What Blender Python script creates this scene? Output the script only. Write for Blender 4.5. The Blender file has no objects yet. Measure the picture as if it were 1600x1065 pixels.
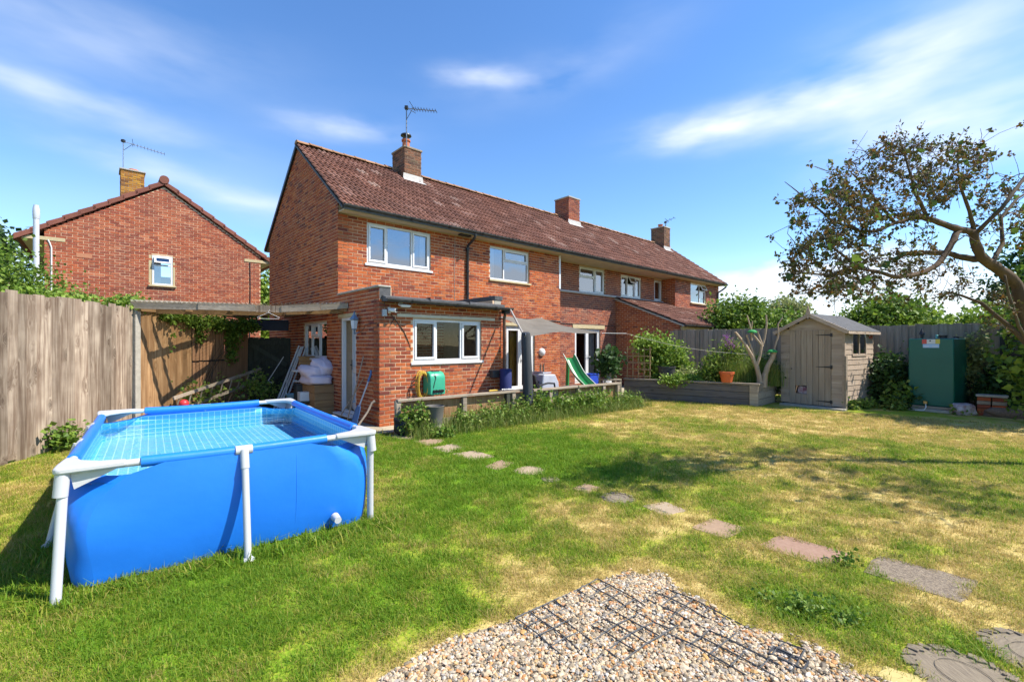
import bpy, bmesh, math, random
import numpy as np
from mathutils import Vector, Matrix
R = math.radians
rng = np.random.default_rng(7)
random.seed(11)
S = bpy.context.scene
COL = S.collection

# ------------------------------------------------------------------ camera
CAMH = 1.55
cam_d = bpy.data.cameras.new('camera')
cam = bpy.data.objects.new('camera', cam_d)
COL.objects.link(cam)
cam.location = (0, 0, CAMH)
cam.rotation_euler = (R(90), 0, 0)
cam_d.sensor_width = 36.0
cam_d.lens = 16.0
cam_d.shift_y = 5.5 / 1600.0
cam_d.clip_start = 0.05
cam_d.clip_end = 2000
S.camera = cam

# ------------------------------------------------------------------ light
SUN_EL = 51.0
SUN_X, SUN_Y = 0.988, -0.15          # horizontal direction towards the sun
EXPOSURE = 0.80
SKY_STRENGTH = 0.15
SUN_STRENGTH = 5.0
sd = bpy.data.lights.new('sun', 'SUN')
sd.energy = SUN_STRENGTH
sd.angle = R(0.53)
sd.color = (1.0, 0.93, 0.82)
sun = bpy.data.objects.new('sun', sd)
COL.objects.link(sun)
ce = math.cos(R(SUN_EL))
sv = Vector((SUN_X * ce, SUN_Y * ce, math.sin(R(SUN_EL)))).normalized()
sun.rotation_euler = sv.to_track_quat('Z', 'Y').to_euler()
sun.location = (20, -4, 30)

W = bpy.data.worlds.new('World')
S.world = W
W.use_nodes = True
wn = W.node_tree
wn.nodes.clear()


def N(tree, typ, **kw):
    n = tree.nodes.new(typ)
    for k, v in kw.items():
        if k.startswith('i_'):
            key = k[2:]
            n.inputs[int(key) if key.isdigit() else key].default_value = v
        else:
            setattr(n, k, v)
    return n


def math_n(tree, op, a, b=None, clamp=False):
    n = tree.nodes.new('ShaderNodeMath')
    n.operation = op
    n.use_clamp = clamp
    for i, x in enumerate((a, b)):
        if x is None:
            continue
        if isinstance(x, (int, float)):
            n.inputs[i].default_value = x
        else:
            tree.links.new(x, n.inputs[i])
    return n.outputs[0]


def build_world():
    t = wn
    L = t.links.new
    sky = N(t, 'ShaderNodeTexSky', sky_type='NISHITA', sun_disc=False)
    sky.sun_elevation = R(SUN_EL)
    sky.sun_rotation = math.atan2(SUN_X, SUN_Y)
    sky.air_density = 1.0
    sky.dust_density = 0.0
    sky.ozone_density = 2.6
    tc = N(t, 'ShaderNodeTexCoord')
    sep = N(t, 'ShaderNodeSeparateXYZ')
    L(tc.outputs['Generated'], sep.inputs[0])
    x, y, z = sep.outputs
    az = math_n(t, 'ARCTAN2', x, y)
    el = math_n(t, 'ARCSINE', z)
    # cirrus on a flat layer: streaks running one way
    zz = math_n(t, 'ADD', math_n(t, 'MAXIMUM', z, 0.0), 0.12)
    px = math_n(t, 'DIVIDE', x, zz)
    py = math_n(t, 'DIVIDE', y, zz)
    cv = N(t, 'ShaderNodeCombineXYZ')
    L(px, cv.inputs[0])
    L(py, cv.inputs[1])
    mp = N(t, 'ShaderNodeMapping')
    mp.inputs['Rotation'].default_value = (0, 0, R(24))
    mp.inputs['Scale'].default_value = (0.42, 1.1, 1)
    mp.inputs['Location'].default_value = (3.1, 1.7, 0)
    L(cv.outputs[0], mp.inputs[0])
    n1 = N(t, 'ShaderNodeTexNoise', noise_dimensions='3D')
    n1.inputs['Scale'].default_value = 0.9
    n1.inputs['Detail'].default_value = 2
    n1.inputs['Roughness'].default_value = 0.42
    n1.inputs['Distortion'].default_value = 0.0
    L(mp.outputs[0], n1.inputs['Vector'])
    base = math_n(t, 'SUBTRACT', n1.outputs['Fac'], 0.52)
    cir = math_n(t, 'MULTIPLY', base, 0.5, True)
    # wispy texture used to break up the single clouds in view
    mp2 = N(t, 'ShaderNodeMapping')
    mp2.inputs['Rotation'].default_value = (0, 0, R(-8))
    mp2.inputs['Scale'].default_value = (2.4, 7.5, 1)
    ae = N(t, 'ShaderNodeCombineXYZ')
    L(az, ae.inputs[0])
    L(el, ae.inputs[1])
    L(ae.outputs[0], mp2.inputs[0])
    n2 = N(t, 'ShaderNodeTexNoise', noise_dimensions='3D')
    n2.inputs['Scale'].default_value = 1.7
    n2.inputs['Detail'].default_value = 4
    n2.inputs['Roughness'].default_value = 0.5
    n2.inputs['Distortion'].default_value = 0.0
    L(mp2.outputs[0], n2.inputs['Vector'])
    wisp = math_n(t, 'MULTIPLY', math_n(t, 'SUBTRACT', n2.outputs['Fac'], 0.30), 2.2, True)
    # warp az/el a little so that the blobs have feathered outlines
    s3 = N(t, 'ShaderNodeSeparateXYZ')
    L(n2.outputs['Color'], s3.inputs[0])
    azw = math_n(t, 'ADD', az, math_n(t, 'MULTIPLY', math_n(t, 'SUBTRACT', s3.outputs[0], 0.5), 0.12))
    elw = math_n(t, 'ADD', el, math_n(t, 'MULTIPLY', math_n(t, 'SUBTRACT', s3.outputs[1], 0.5), 0.06))

    def blob(azd, eld, ra, rb, rot, amp):
        dx = math_n(t, 'SUBTRACT', azw, R(azd))
        dy = math_n(t, 'SUBTRACT', elw, R(eld))
        c, s_ = math.cos(R(rot)), math.sin(R(rot))
        a = math_n(t, 'ADD', math_n(t, 'MULTIPLY', dx, c), math_n(t, 'MULTIPLY', dy, s_))
        b = math_n(t, 'SUBTRACT', math_n(t, 'MULTIPLY', dy, c), math_n(t, 'MULTIPLY', dx, s_))
        a = math_n(t, 'DIVIDE', a, R(ra))
        b = math_n(t, 'DIVIDE', b, R(rb))
        r2 = math_n(t, 'ADD', math_n(t, 'MULTIPLY', a, a), math_n(t, 'MULTIPLY', b, b))
        e = math_n(t, 'POWER', 2.718, math_n(t, 'MULTIPLY', r2, -1.0))
        return math_n(t, 'MULTIPLY', e, amp)
    total = cir
    for bl in ((22, 23.6, 6.5, 1.5, 2, 1.0), (31, 24.2, 8, 1.9, 3, .8), (42, 25.0, 9, 3.4, 6, 1.0), (47, 18.6, 11, 3.2, 2, .95),
               (-3.2, 30.1, 5.0, 1.0, 0, 1.0), (-19.4, 24.0, 5.5, 1.3, 3, .85), (-45, 21.0, 11, 1.4, -3, .75), (-37, 16.6, 10, 1.1, -8, .6),
               (-42, 26, 13, 3.0, 6, .38), (-22, 14.5, 9, 1.6, -10, .4), (8, 31, 13, 2.4, 14, .25)):
        total = math_n(t, 'ADD', total, math_n(t, 'MULTIPLY', blob(*bl), wisp))
    # heaped cloud bank low over the fence on the right, and its like elsewhere round the horizon
    n4 = N(t, 'ShaderNodeTexNoise', noise_dimensions='3D')
    n4.inputs['Scale'].default_value = 5.5
    n4.inputs['Detail'].default_value = 4
    n4.inputs['Roughness'].default_value = 0.55
    mp4 = N(t, 'ShaderNodeMapping')
    mp4.inputs['Scale'].default_value = (1.0, 1.9, 1)
    mp4.inputs['Location'].default_value = (0.35, 0.1, 0)
    L(ae.outputs[0], mp4.inputs[0])
    L(mp4.outputs[0], n4.inputs['Vector'])
    bank = blob(36, 4.5, 17, 5.0, -4, 1.0)
    bank = math_n(t, 'ADD', bank, blob(-52, 8.5, 6, 3.0, 0, .8))
    bank = math_n(t, 'ADD', bank, blob(100, 8, 30, 6, 0, .8))
    bank = math_n(t, 'ADD', bank, blob(-120, 8, 30, 6, 0, .8))
    cum = math_n(t, 'ADD', math_n(t, 'MULTIPLY', bank, 1.25), math_n(t, 'MULTIPLY', math_n(t, 'SUBTRACT', n4.outputs['Fac'], .55), 1.5))
    cum = math_n(t, 'MULTIPLY', math_n(t, 'SUBTRACT', cum, 0.42), 3.2, True)
    cum = math_n(t, 'MULTIPLY', cum, 0.8)
    total = math_n(t, 'MAXIMUM', math_n(t, 'MULTIPLY', total, 1.0, True), cum)
    mix = N(t, 'ShaderNodeMix', data_type='RGBA')
    L(total, mix.inputs['Factor'])
    hs = N(t, 'ShaderNodeHueSaturation')
    hs.inputs['Hue'].default_value = 0.505
    hs.inputs['Saturation'].default_value = 1.2
    hs.inputs['Value'].default_value = 0.98
    L(sky.outputs[0], hs.inputs['Color'])
    L(hs.outputs[0], mix.inputs['A'])
    mix.inputs['B'].default_value = (4.5, 4.75, 5.2, 1)
    bg = N(t, 'ShaderNodeBackground')
    bg.inputs['Strength'].default_value = SKY_STRENGTH
    L(mix.outputs['Result'], bg.inputs['Color'])
    out = N(t, 'ShaderNodeOutputWorld')
    L(bg.outputs[0], out.inputs[0])


build_world()
vs = S.view_settings
vs.view_transform = 'Standard'
vs.look = 'None'
vs.exposure = EXPOSURE
vs.gamma = 1.0
vs.use_curve_mapping = False
S.cycles.use_denoising = True
S.cycles.use_adaptive_sampling = True
S.cycles.adaptive_threshold = 0.02
W.cycles.sampling_method = 'MANUAL'
W.cycles.sample_map_resolution = 512
S.cycles.max_bounces = 6
S.cycles.diffuse_bounces = 2
S.cycles.glossy_bounces = 3
S.cycles.transparent_max_bounces = 24
S.cycles.caustics_reflective = False
S.cycles.caustics_refractive = False

# ------------------------------------------------------------------ materials
MATS = {}


def rnd_socket(t):
    """0..1, different for every object and for every loose piece of a joined mesh"""
    oi = N(t, 'ShaderNodeObjectInfo')
    ge = N(t, 'ShaderNodeNewGeometry')
    a = math_n(t, 'ADD', oi.outputs['Random'], ge.outputs['Random Per Island'])
    return math_n(t, 'FRACT', math_n(t, 'MULTIPLY', a, 7.31))


def mat(name, c1, c2=None, scale=6.0, rough=0.7, bump=0.0, bscale=None, stretch=(1, 1, 1), rnd=0.0,
        ramp=None, metal=0.0, spec=0.4, detail=5, sub=0.0, coat=0.0, trans=0.0, contrast=1.0, dirt=None, coord='Object', stain=0.0):
    if name in MATS:
        return MATS[name]
    m = bpy.data.materials.new(name)
    m.use_nodes = True
    t = m.node_tree
    L = t.links.new
    b = t.nodes['Principled BSDF']
    b.inputs['Roughness'].default_value = rough
    b.inputs['Metallic'].default_value = metal
    b.inputs['Specular IOR Level'].default_value = spec
    if coat:
        b.inputs['Coat Weight'].default_value = coat
    tc = N(t, 'ShaderNodeTexCoord')
    mp = N(t, 'ShaderNodeMapping')
    mp.inputs['Scale'].default_value = stretch
    L(tc.outputs[coord], mp.inputs[0])
    vec = mp.outputs[0]
    if rnd or ramp:
        r = rnd_socket(t)
        vv = N(t, 'ShaderNodeVectorMath', operation='ADD')
        cx = N(t, 'ShaderNodeCombineXYZ')
        rr = math_n(t, 'MULTIPLY', r, 37.0)
        for i in range(3):
            L(rr, cx.inputs[i])
        L(vec, vv.inputs[0])
        L(cx.outputs[0], vv.inputs[1])
        vec = vv.outputs[0]
    ns = N(t, 'ShaderNodeTexNoise')
    ns.inputs['Scale'].default_value = scale
    ns.inputs['Detail'].default_value = detail
    ns.inputs['Roughness'].default_value = 0.6
    L(vec, ns.inputs['Vector'])
    fac = math_n(t, 'ADD', math_n(t, 'MULTIPLY', math_n(t, 'SUBTRACT', ns.outputs['Fac'], 0.5), 2.2 * contrast), 0.5, True)
    if ramp:
        cr = N(t, 'ShaderNodeValToRGB')
        els = cr.color_ramp.elements
        while len(els) > 1:
            els.remove(els[-1])
        for i, (p, c) in enumerate(ramp):
            e = els[0] if i == 0 else els.new(p)
            e.position = p
            e.color = (*c, 1)
        L(r, cr.inputs[0])
        A = cr.outputs[0]
        col = N(t, 'ShaderNodeMix', data_type='RGBA', blend_type='MULTIPLY')
        col.inputs['Factor'].default_value = 1.0
        g2 = N(t, 'ShaderNodeMix', data_type='RGBA')
        g2.inputs['A'].default_value = (0.72, 0.70, 0.68, 1)
        g2.inputs['B'].default_value = (1.16, 1.15, 1.14, 1)
        L(fac, g2.inputs['Factor'])
        L(A, col.inputs['A'])
        L(g2.outputs['Result'], col.inputs['B'])
        out = col.outputs['Result']
    else:
        col = N(t, 'ShaderNodeMix', data_type='RGBA')
        col.inputs['A'].default_value = (*c1, 1)
        col.inputs['B'].default_value = (*(c2 or [x * 0.7 for x in c1]), 1)
        L(fac, col.inputs['Factor'])
        out = col.outputs['Result']
        if rnd:
            hv = N(t, 'ShaderNodeHueSaturation')
            L(out, hv.inputs['Color'])
            L(math_n(t, 'ADD', math_n(t, 'MULTIPLY', math_n(t, 'SUBTRACT', r, 0.5), 2 * rnd), 1.0), hv.inputs['Value'])
            out = hv.outputs[0]
    if dirt:
        dcol, dscale, lo, amt = dirt
        dn = N(t, 'ShaderNodeTexNoise')
        dn.inputs['Scale'].default_value = dscale
        dn.inputs['Detail'].default_value = 6
        L(tc.outputs['Object'], dn.inputs['Vector'])
        df = math_n(t, 'MULTIPLY', math_n(t, 'MULTIPLY', math_n(t, 'SUBTRACT', dn.outputs['Fac'], lo), 6.0, True), amt)
        dm = N(t, 'ShaderNodeMix', data_type='RGBA')
        L(df, dm.inputs['Factor'])
        L(out, dm.inputs['A'])
        dm.inputs['B'].default_value = (*dcol, 1)
        out = dm.outputs['Result']
    if stain:       # broad weathering that runs over many pieces
        gw = N(t, 'ShaderNodeNewGeometry')
        sn_ = N(t, 'ShaderNodeTexNoise')
        sn_.inputs['Scale'].default_value = 0.9
        sn_.inputs['Detail'].default_value = 4
        sm = N(t, 'ShaderNodeMapping')
        sm.inputs['Scale'].default_value = (1, 1, .6)
        L(gw.outputs['Position'], sm.inputs[0])
        L(sm.outputs[0], sn_.inputs['Vector'])
        hv2 = N(t, 'ShaderNodeHueSaturation')
        L(out, hv2.inputs['Color'])
        q = math_n(t, 'MULTIPLY', math_n(t, 'SUBTRACT', sn_.outputs['Fac'], .5), 2.0)
        L(math_n(t, 'ADD', 1.0, math_n(t, 'MULTIPLY', q, stain)), hv2.inputs['Value'])
        L(math_n(t, 'SUBTRACT', 1.0, math_n(t, 'MULTIPLY', q, -.10)), hv2.inputs['Saturation'])
        out = hv2.outputs[0]
    L(out, b.inputs['Base Color'])
    if bump:
        bn = N(t, 'ShaderNodeTexNoise')
        bn.inputs['Scale'].default_value = bscale or scale * 2
        bn.inputs['Detail'].default_value = 6
        L(vec, bn.inputs['Vector'])
        bp = N(t, 'ShaderNodeBump')
        bp.inputs['Strength'].default_value = bump
        bp.inputs['Distance'].default_value = 0.01
        L(bn.outputs['Fac'], bp.inputs['Height'])
        L(bp.outputs[0], b.inputs['Normal'])
    if trans:   # thin leaves and fabric: light passing through
        tr = N(t, 'ShaderNodeBsdfTranslucent')
        L(out, tr.inputs['Color'])
        mx = N(t, 'ShaderNodeMixShader')
        mx.inputs[0].default_value = trans
        L(b.outputs[0], mx.inputs[1])
        L(tr.outputs[0], mx.inputs[2])
        L(mx.outputs[0], t.nodes['Material Output'].inputs[0])
    MATS[name] = m
    return m


def glass_mat(name, tint=(0.9, 0.93, 0.95), ior=1.9, rough=0.0, base=.22):
    if name in MATS:
        return MATS[name]
    m = bpy.data.materials.new(name)
    m.use_nodes = True
    t = m.node_tree
    t.nodes.remove(t.nodes['Principled BSDF'])
    fr = N(t, 'ShaderNodeFresnel')
    fr.inputs['IOR'].default_value = ior
    tr = N(t, 'ShaderNodeBsdfTransparent')
    tr.inputs['Color'].default_value = (*tint, 1)
    gl = N(t, 'ShaderNodeBsdfGlossy')
    gl.inputs['Roughness'].default_value = rough
    gl.inputs['Color'].default_value = (0.95, 0.97, 1, 1)
    tc = N(t, 'ShaderNodeTexCoord')
    ns = N(t, 'ShaderNodeTexNoise')
    ns.inputs['Scale'].default_value = 1.3
    t.links.new(tc.outputs['Object'], ns.inputs['Vector'])
    bp = N(t, 'ShaderNodeBump')
    bp.inputs['Strength'].default_value = 0.06
    bp.inputs['Distance'].default_value = 0.05
    t.links.new(ns.outputs['Fac'], bp.inputs['Height'])
    t.links.new(bp.outputs[0], gl.inputs['Normal'])
    mx = N(t, 'ShaderNodeMixShader')
    t.links.new(math_n(t, 'ADD', math_n(t, 'MULTIPLY', fr.outputs[0], .8), base, True), mx.inputs[0])
    t.links.new(tr.outputs[0], mx.inputs[1])
    t.links.new(gl.outputs[0], mx.inputs[2])
    t.links.new(mx.outputs[0], t.nodes['Material Output'].inputs[0])
    MATS[name] = m
    return m


BRICK_RAMP = [(0.0, (.16, .044, .030)), (.09, (.22, .055, .031)), (.22, (.31, .074, .032)), (.5, (.385, .097, .034)),
              (.70, (.43, .118, .038)), (.84, (.33, .083, .034)), (.93, (.46, .150, .052)), (1.0, (.35, .115, .056))]
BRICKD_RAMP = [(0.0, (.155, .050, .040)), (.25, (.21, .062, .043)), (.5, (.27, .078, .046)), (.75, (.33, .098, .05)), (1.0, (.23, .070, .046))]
TILE_RAMP = [(0.0, (.140, .066, .048)), (.3, (.175, .082, .058)), (.6, (.20, .095, .068)), (.85, (.23, .112, .08)), (.96, (.275, .15, .115)), (1.0, (.36, .25, .20))]
m_brick = mat('brick_red', None, ramp=BRICK_RAMP, stain=.32, scale=14, rough=.85, spec=.25, detail=3)
m_brickn = mat('brick_neighbour', None, stain=.3, ramp=[(0, (.24, .068, .045)), (.3, (.31, .086, .048)), (.6, (.38, .112, .056)), (.85, (.27, .076, .048)), (1, (.44, .155, .08))], scale=14, rough=.85, spec=.25, detail=3)
m_brickc = mat('brick_chimney', None, ramp=[(0, (.08, .05, .04)), (.4, (.17, .085, .055)), (.7, (.24, .11, .065)), (1, (.13, .09, .06))], scale=14, rough=.9, bump=.4, bscale=60, spec=.2)
m_brickl = mat('brick_lichen', None, ramp=[(0, (.16, .075, .03)), (.4, (.33, .15, .035)), (.7, (.45, .24, .04)), (1, (.28, .12, .04))], scale=14, rough=.9, bump=.4, bscale=60, spec=.2)
m_mortar = mat('mortar', (.64, .45, .30), (.53, .365, .235), scale=9, rough=.95, spec=.1, detail=3)
m_mortarc = mat('mortar_grey', (.34, .27, .20), (.24, .19, .14), scale=9, rough=.95, bump=.4, bscale=90, spec=.1)
m_tile = mat('roof_tile', None, ramp=TILE_RAMP, stain=.3, scale=11, rough=.85, bump=.5, bscale=50, spec=.2, dirt=((.42, .37, .31), 60, .63, .5))
m_tilen = mat('roof_tile_smooth', (.17, .062, .045), (.21, .08, .055), rnd=.12, scale=6, rough=.75, bump=.2, spec=.25)
m_white = mat('white_upvc', (.70, .70, .70), (.62, .63, .64), scale=3, rough=.32, spec=.5)
m_cream = mat('cream_soffit', (.60, .53, .40), (.50, .43, .31), scale=4, rough=.7, bump=.1)
m_stone = mat('sandstone', (.52, .43, .26), (.40, .33, .19), scale=9, rough=.9, bump=.3)
m_conc = mat('concrete', (.42, .39, .33), (.30, .28, .24), scale=12, rough=.9, bump=.4, spec=.2)
m_black = mat('black_plastic', (.018, .019, .021), (.03, .03, .033), scale=5, rough=.42)
m_blackw = mat('weathered_black', (.022, .023, .025), (.075, .073, .07), scale=8, rough=.6, bump=.2)
m_felt = mat('roofing_felt', (.11, .112, .115), (.06, .06, .062), scale=10, rough=.92, bump=.5, bscale=120)
m_lead = mat('lead', (.46, .45, .43), (.32, .31, .30), scale=8, rough=.6, bump=.2)
m_dark = mat('dark_interior', (.03, .028, .026), (.022, .02, .02), scale=2, rough=.9)
m_terra = mat('terracotta', (.46, .15, .07), (.36, .11, .055), scale=8, rough=.8, bump=.2)
m_glass = glass_mat('window_glass')
m_glassg = glass_mat('ground_floor_glass', ior=1.5, base=.0)
m_curtain = mat('curtain_cloth', (.32, .31, .29), (.24, .23, .22), scale=5, rough=.9)
m_curtw = mat('white_curtain', (.62, .62, .60), (.5, .5, .5), scale=5, rough=.9)
m_steel = mat('galvanised', (.52, .54, .56), (.40, .42, .44), scale=20, rough=.35, metal=.9)
m_metal = mat('grey_metal', (.25, .26, .27), (.18, .19, .20), scale=10, rough=.4, metal=.8)


# ------------------------------------------------------------------ mesh helpers
class MB:
    def __init__(self, tf=None):
        self.v = []
        self.f = []
        self.tf = tf

    def add(self, vs, fs):
        o = len(self.v)
        if self.tf:
            vs = [self.tf(*p) for p in vs]
        self.v += [tuple(p) for p in vs]
        self.f += [tuple(i + o for i in f) for f in fs]
        return self

    def box(self, x0, x1, y0, y1, z0, z1):
        vs = [(x, y, z) for x in (x0, x1) for y in (y0, y1) for z in (z0, z1)]
        return self.add(vs, [(0, 1, 3, 2), (4, 6, 7, 5), (0, 4, 5, 1), (2, 3, 7, 6), (0, 2, 6, 4), (1, 5, 7, 3)])

    def bar(self, p, q, w, h=None, up=(0, 0, 1), w2=None):
        p, q = Vector(p), Vector(q)
        h = h or w
        d = (q - p).normalized()
        upv = Vector(up)
        if abs(d.dot(upv)) > .98:
            upv = Vector((1, 0, 0)) if abs(d.x) < .9 else Vector((0, 1, 0))
        a = d.cross(upv).normalized()
        b = a.cross(d).normalized()
        w2 = w2 or w
        vs = []
        for c, ww in ((p, w), (q, w2)):
            for i, j in ((-1, -1), (1, -1), (1, 1), (-1, 1)):
                vs.append(c + a * (i * ww / 2) + b * (j * h / 2))
        return self.add(vs, [(3, 2, 1, 0), (4, 5, 6, 7), (0, 1, 5, 4), (1, 2, 6, 5), (2, 3, 7, 6), (3, 0, 4, 7)])

    def tube(self, pts, r, n=8, cap=True):
        pts = [Vector(p) for p in pts]
        rs = r if isinstance(r, (list, tuple)) else [r] * len(pts)
        vs, fs = [], []
        prev = None
        for i, p in enumerate(pts):
            if i == 0:
                d = pts[1] - p
            elif i == len(pts) - 1:
                d = p - pts[i - 1]
            else:
                d = pts[i + 1] - pts[i - 1]
            d.normalize()
            if prev is None:
                a = d.cross(Vector((0, 0, 1)))
                if a.length < .05:
                    a = d.cross(Vector((1, 0, 0)))
            else:
                a = prev - d * prev.dot(d)
                if a.length < 1e-4:
                    a = d.cross(Vector((0, 0, 1)))
            a.normalize()
            prev = a
            b = d.cross(a)
            for k in range(n):
                an = 2 * math.pi * k / n
                vs.append(p + (a * math.cos(an) + b * math.sin(an)) * rs[i])
        for i in range(len(pts) - 1):
            for k in range(n):
                k2 = (k + 1) % n
                fs.append((i * n + k, i * n + k2, (i + 1) * n + k2, (i + 1) * n + k))
        if cap:
            fs.append(tuple(range(n))[::-1])
            fs.append(tuple((len(pts) - 1) * n + k for k in range(n)))
        return self.add(vs, fs)

    def lathe(self, prof, c=(0, 0, 0), n=16, capb=True, capt=True, sx=1, sy=1):
        vs, fs = [], []
        for r, z in prof:
            for k in range(n):
                a = 2 * math.pi * k / n
                vs.append((c[0] + r * math.cos(a) * sx, c[1] + r * math.sin(a) * sy, c[2] + z))
        for i in range(len(prof) - 1):
            for k in range(n):
                k2 = (k + 1) % n
                fs.append((i * n + k, i * n + k2, (i + 1) * n + k2, (i + 1) * n + k))
        if capb:
            fs.append(tuple(range(n))[::-1])
        if capt:
            fs.append(tuple((len(prof) - 1) * n + k for k in range(n)))
        return self.add(vs, fs)

    def prism(self, poly, z0, z1):
        n = len(poly)
        vs = [(x, y, z0) for x, y in poly] + [(x, y, z1) for x, y in poly]
        fs = [tuple(range(n))[::-1], tuple(range(n, 2 * n))] + [(i, (i + 1) % n, n + (i + 1) % n, n + i) for i in range(n)]
        return self.add(vs, fs)

    def sheet(self, grid):
        h, w = len(grid), len(grid[0])
        vs = [p for row in grid for p in row]
        fs = [(i * w + j, i * w + j + 1, (i + 1) * w + j + 1, (i + 1) * w + j) for i in range(h - 1) for j in range(w - 1)]
        return self.add(vs, fs)

    def build(self, name, m, parent=None, smooth=False, bevel=0, recalc=True, loc=None, rot=None, solid=0, subsurf=0, **props):
        me = bpy.data.meshes.new(name)
        me.from_pydata(self.v, [], self.f)
        if recalc:
            bm = bmesh.new()
            bm.from_mesh(me)
            bmesh.ops.recalc_face_normals(bm, faces=bm.faces)
            bm.to_mesh(me)
            bm.free()
        return place(name, me, m, parent, smooth, bevel, loc, rot, solid, subsurf, **props)


def place(name, me, m, parent=None, smooth=False, bevel=0, loc=None, rot=None, solid=0, subsurf=0, **props):
    o = bpy.data.objects.new(name, me)
    COL.objects.link(o)
    if m and not me.materials:
        me.materials.append(m)
    if smooth:
        me.polygons.foreach_set('use_smooth', [True] * len(me.polygons))
        if smooth == 'auto':
            try:
                me.set_sharp_from_angle(angle=R(40))
            except Exception:
                pass
    if solid:
        md = o.modifiers.new('solid', 'SOLIDIFY')
        md.thickness = solid
        md.offset = 0
    if bevel:
        md = o.modifiers.new('bevel', 'BEVEL')
        md.width = bevel
        md.segments = 2
        md.limit_method = 'ANGLE'
        md.angle_limit = R(40)
    if subsurf:
        md = o.modifiers.new('sub', 'SUBSURF')
        md.levels = subsurf
        md.render_levels = subsurf
    if parent:
        o.parent = parent
    if loc is not None:
        o.location = loc
    if rot is not None:
        o.rotation_euler = rot
    for k, v in props.items():
        o[k] = v
    return o


def np_mesh(name, V, Fc):
    """V (n,3), Fc (m,k) arrays -> mesh"""
    me = bpy.data.meshes.new(name)
    V = np.asarray(V, dtype=np.float32)
    Fc = np.asarray(Fc, dtype=np.int32)
    m, k = Fc.shape
    me.vertices.add(len(V))
    me.vertices.foreach_set('co', V.ravel())
    me.loops.add(m * k)
    me.loops.foreach_set('vertex_index', Fc.ravel())
    me.polygons.add(m)
    me.polygons.foreach_set('loop_start', np.arange(0, m * k, k, dtype=np.int32))
    me.update(calc_edges=True)
    me.polygons.foreach_set('use_smooth', np.zeros(m, dtype=bool))
    return me


def thing(name, label, cat, loc=(0, 0, 0), rz=0.0, group=None):
    o = bpy.data.objects.new(name, None)
    COL.objects.link(o)
    o.location = loc
    o.rotation_euler = (0, 0, rz)
    o.empty_display_size = .2
    tag(o, label, cat, group)
    return o


def tag(o, label, cat, group=None):
    o['label'] = label
    o['category'] = cat
    if group:
        o['group'] = group
    return o


def struct(o):
    o['kind'] = 'structure'
    return o


def stuff(o, label=None, cat=None):
    o['kind'] = 'stuff'
    if label:
        tag(o, label, cat)
    return o


def vnoise(x, y, seed=0):
    """smooth value noise, 0..1"""
    r = np.random.default_rng(seed)
    tab = r.random((64, 64))
    xi, yi = np.floor(x).astype(int), np.floor(y).astype(int)
    fx, fy = x - xi, y - yi
    fx, fy = fx * fx * (3 - 2 * fx), fy * fy * (3 - 2 * fy)
    g = lambda a, b: tab[a % 64, b % 64]
    return (g(xi, yi) * (1 - fx) + g(xi + 1, yi) * fx) * (1 - fy) + (g(xi, yi + 1) * (1 - fx) + g(xi + 1, yi + 1) * fx) * fy


def fbm(x, y, seed=0, oct=4):
    s, a, tot = 0, 1.0, 0
    for i in range(oct):
        s = s + a * vnoise(x * 2 ** i + 13.7 * i, y * 2 ** i + 5.1 * i, seed + i)
        tot += a
        a *= .5
    return s / tot


# ------------------------------------------------------------------ brickwork
HOUSE_ANG = math.atan2(.6713088, .7411778)
CU, SU = math.cos(HOUSE_ANG), math.sin(HOUSE_ANG)
HX, HY = -2.4807, 8.5


class Wall:
    """one wall plane: (a, d, z) -> local, a along the wall, d outwards"""

    def __init__(self, kind, pos):
        self.kind, self.pos = kind, pos

    def __call__(self, a, d, z):
        if self.kind == 'front':      # faces -y
            return (a, self.pos - d, z)
        if self.kind == 'left':       # faces -x
            return (self.pos - d, a, z)
        if self.kind == 'right':      # faces +x
            return (self.pos + d, a, z)

    def rot(self):
        return {'front': 0, 'left': -math.pi / 2, 'right': math.pi / 2}[self.kind]


PITCH, COURSE, BL, BH = .225, .075, .211, .061


def lay_bricks(x0, x1, z0, z1, openings=(), top=None, jit=.003, minlen=.035):
    """list of (a0, a1, z) for a stretcher bond; openings = (a0,a1,z0,z1); top(a)=ceiling height"""
    out = []
    nc = int(math.floor((z1 - z0) / COURSE))
    for c in range(nc):
        z = z0 + c * COURSE + .007
        zm = z + BH / 2
        st = x0 - (PITCH / 2 if c % 2 else 0)
        spans = [(x0, x1)]
        for o in openings:
            if o[2] - .02 < zm < o[3] + .02:
                ns = []
                for a, b in spans:
                    if o[1] <= a or o[0] >= b:
                        ns.append((a, b))
                    else:
                        if o[0] > a:
                            ns.append((a, o[0]))
                        if o[1] < b:
                            ns.append((o[1], b))
                spans = ns
        k = 0
        while st + k * PITCH < x1:
            a, b = st + k * PITCH, st + k * PITCH + BL
            k += 1
            for p, q in spans:
                aa, bb = max(a, p), min(b, q)
                if bb - aa > minlen and (top is None or top((aa + bb) / 2) > z + BH * .8):
                    out.append((aa, bb, z))
    return out


UNIT_BRICK = {}


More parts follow.
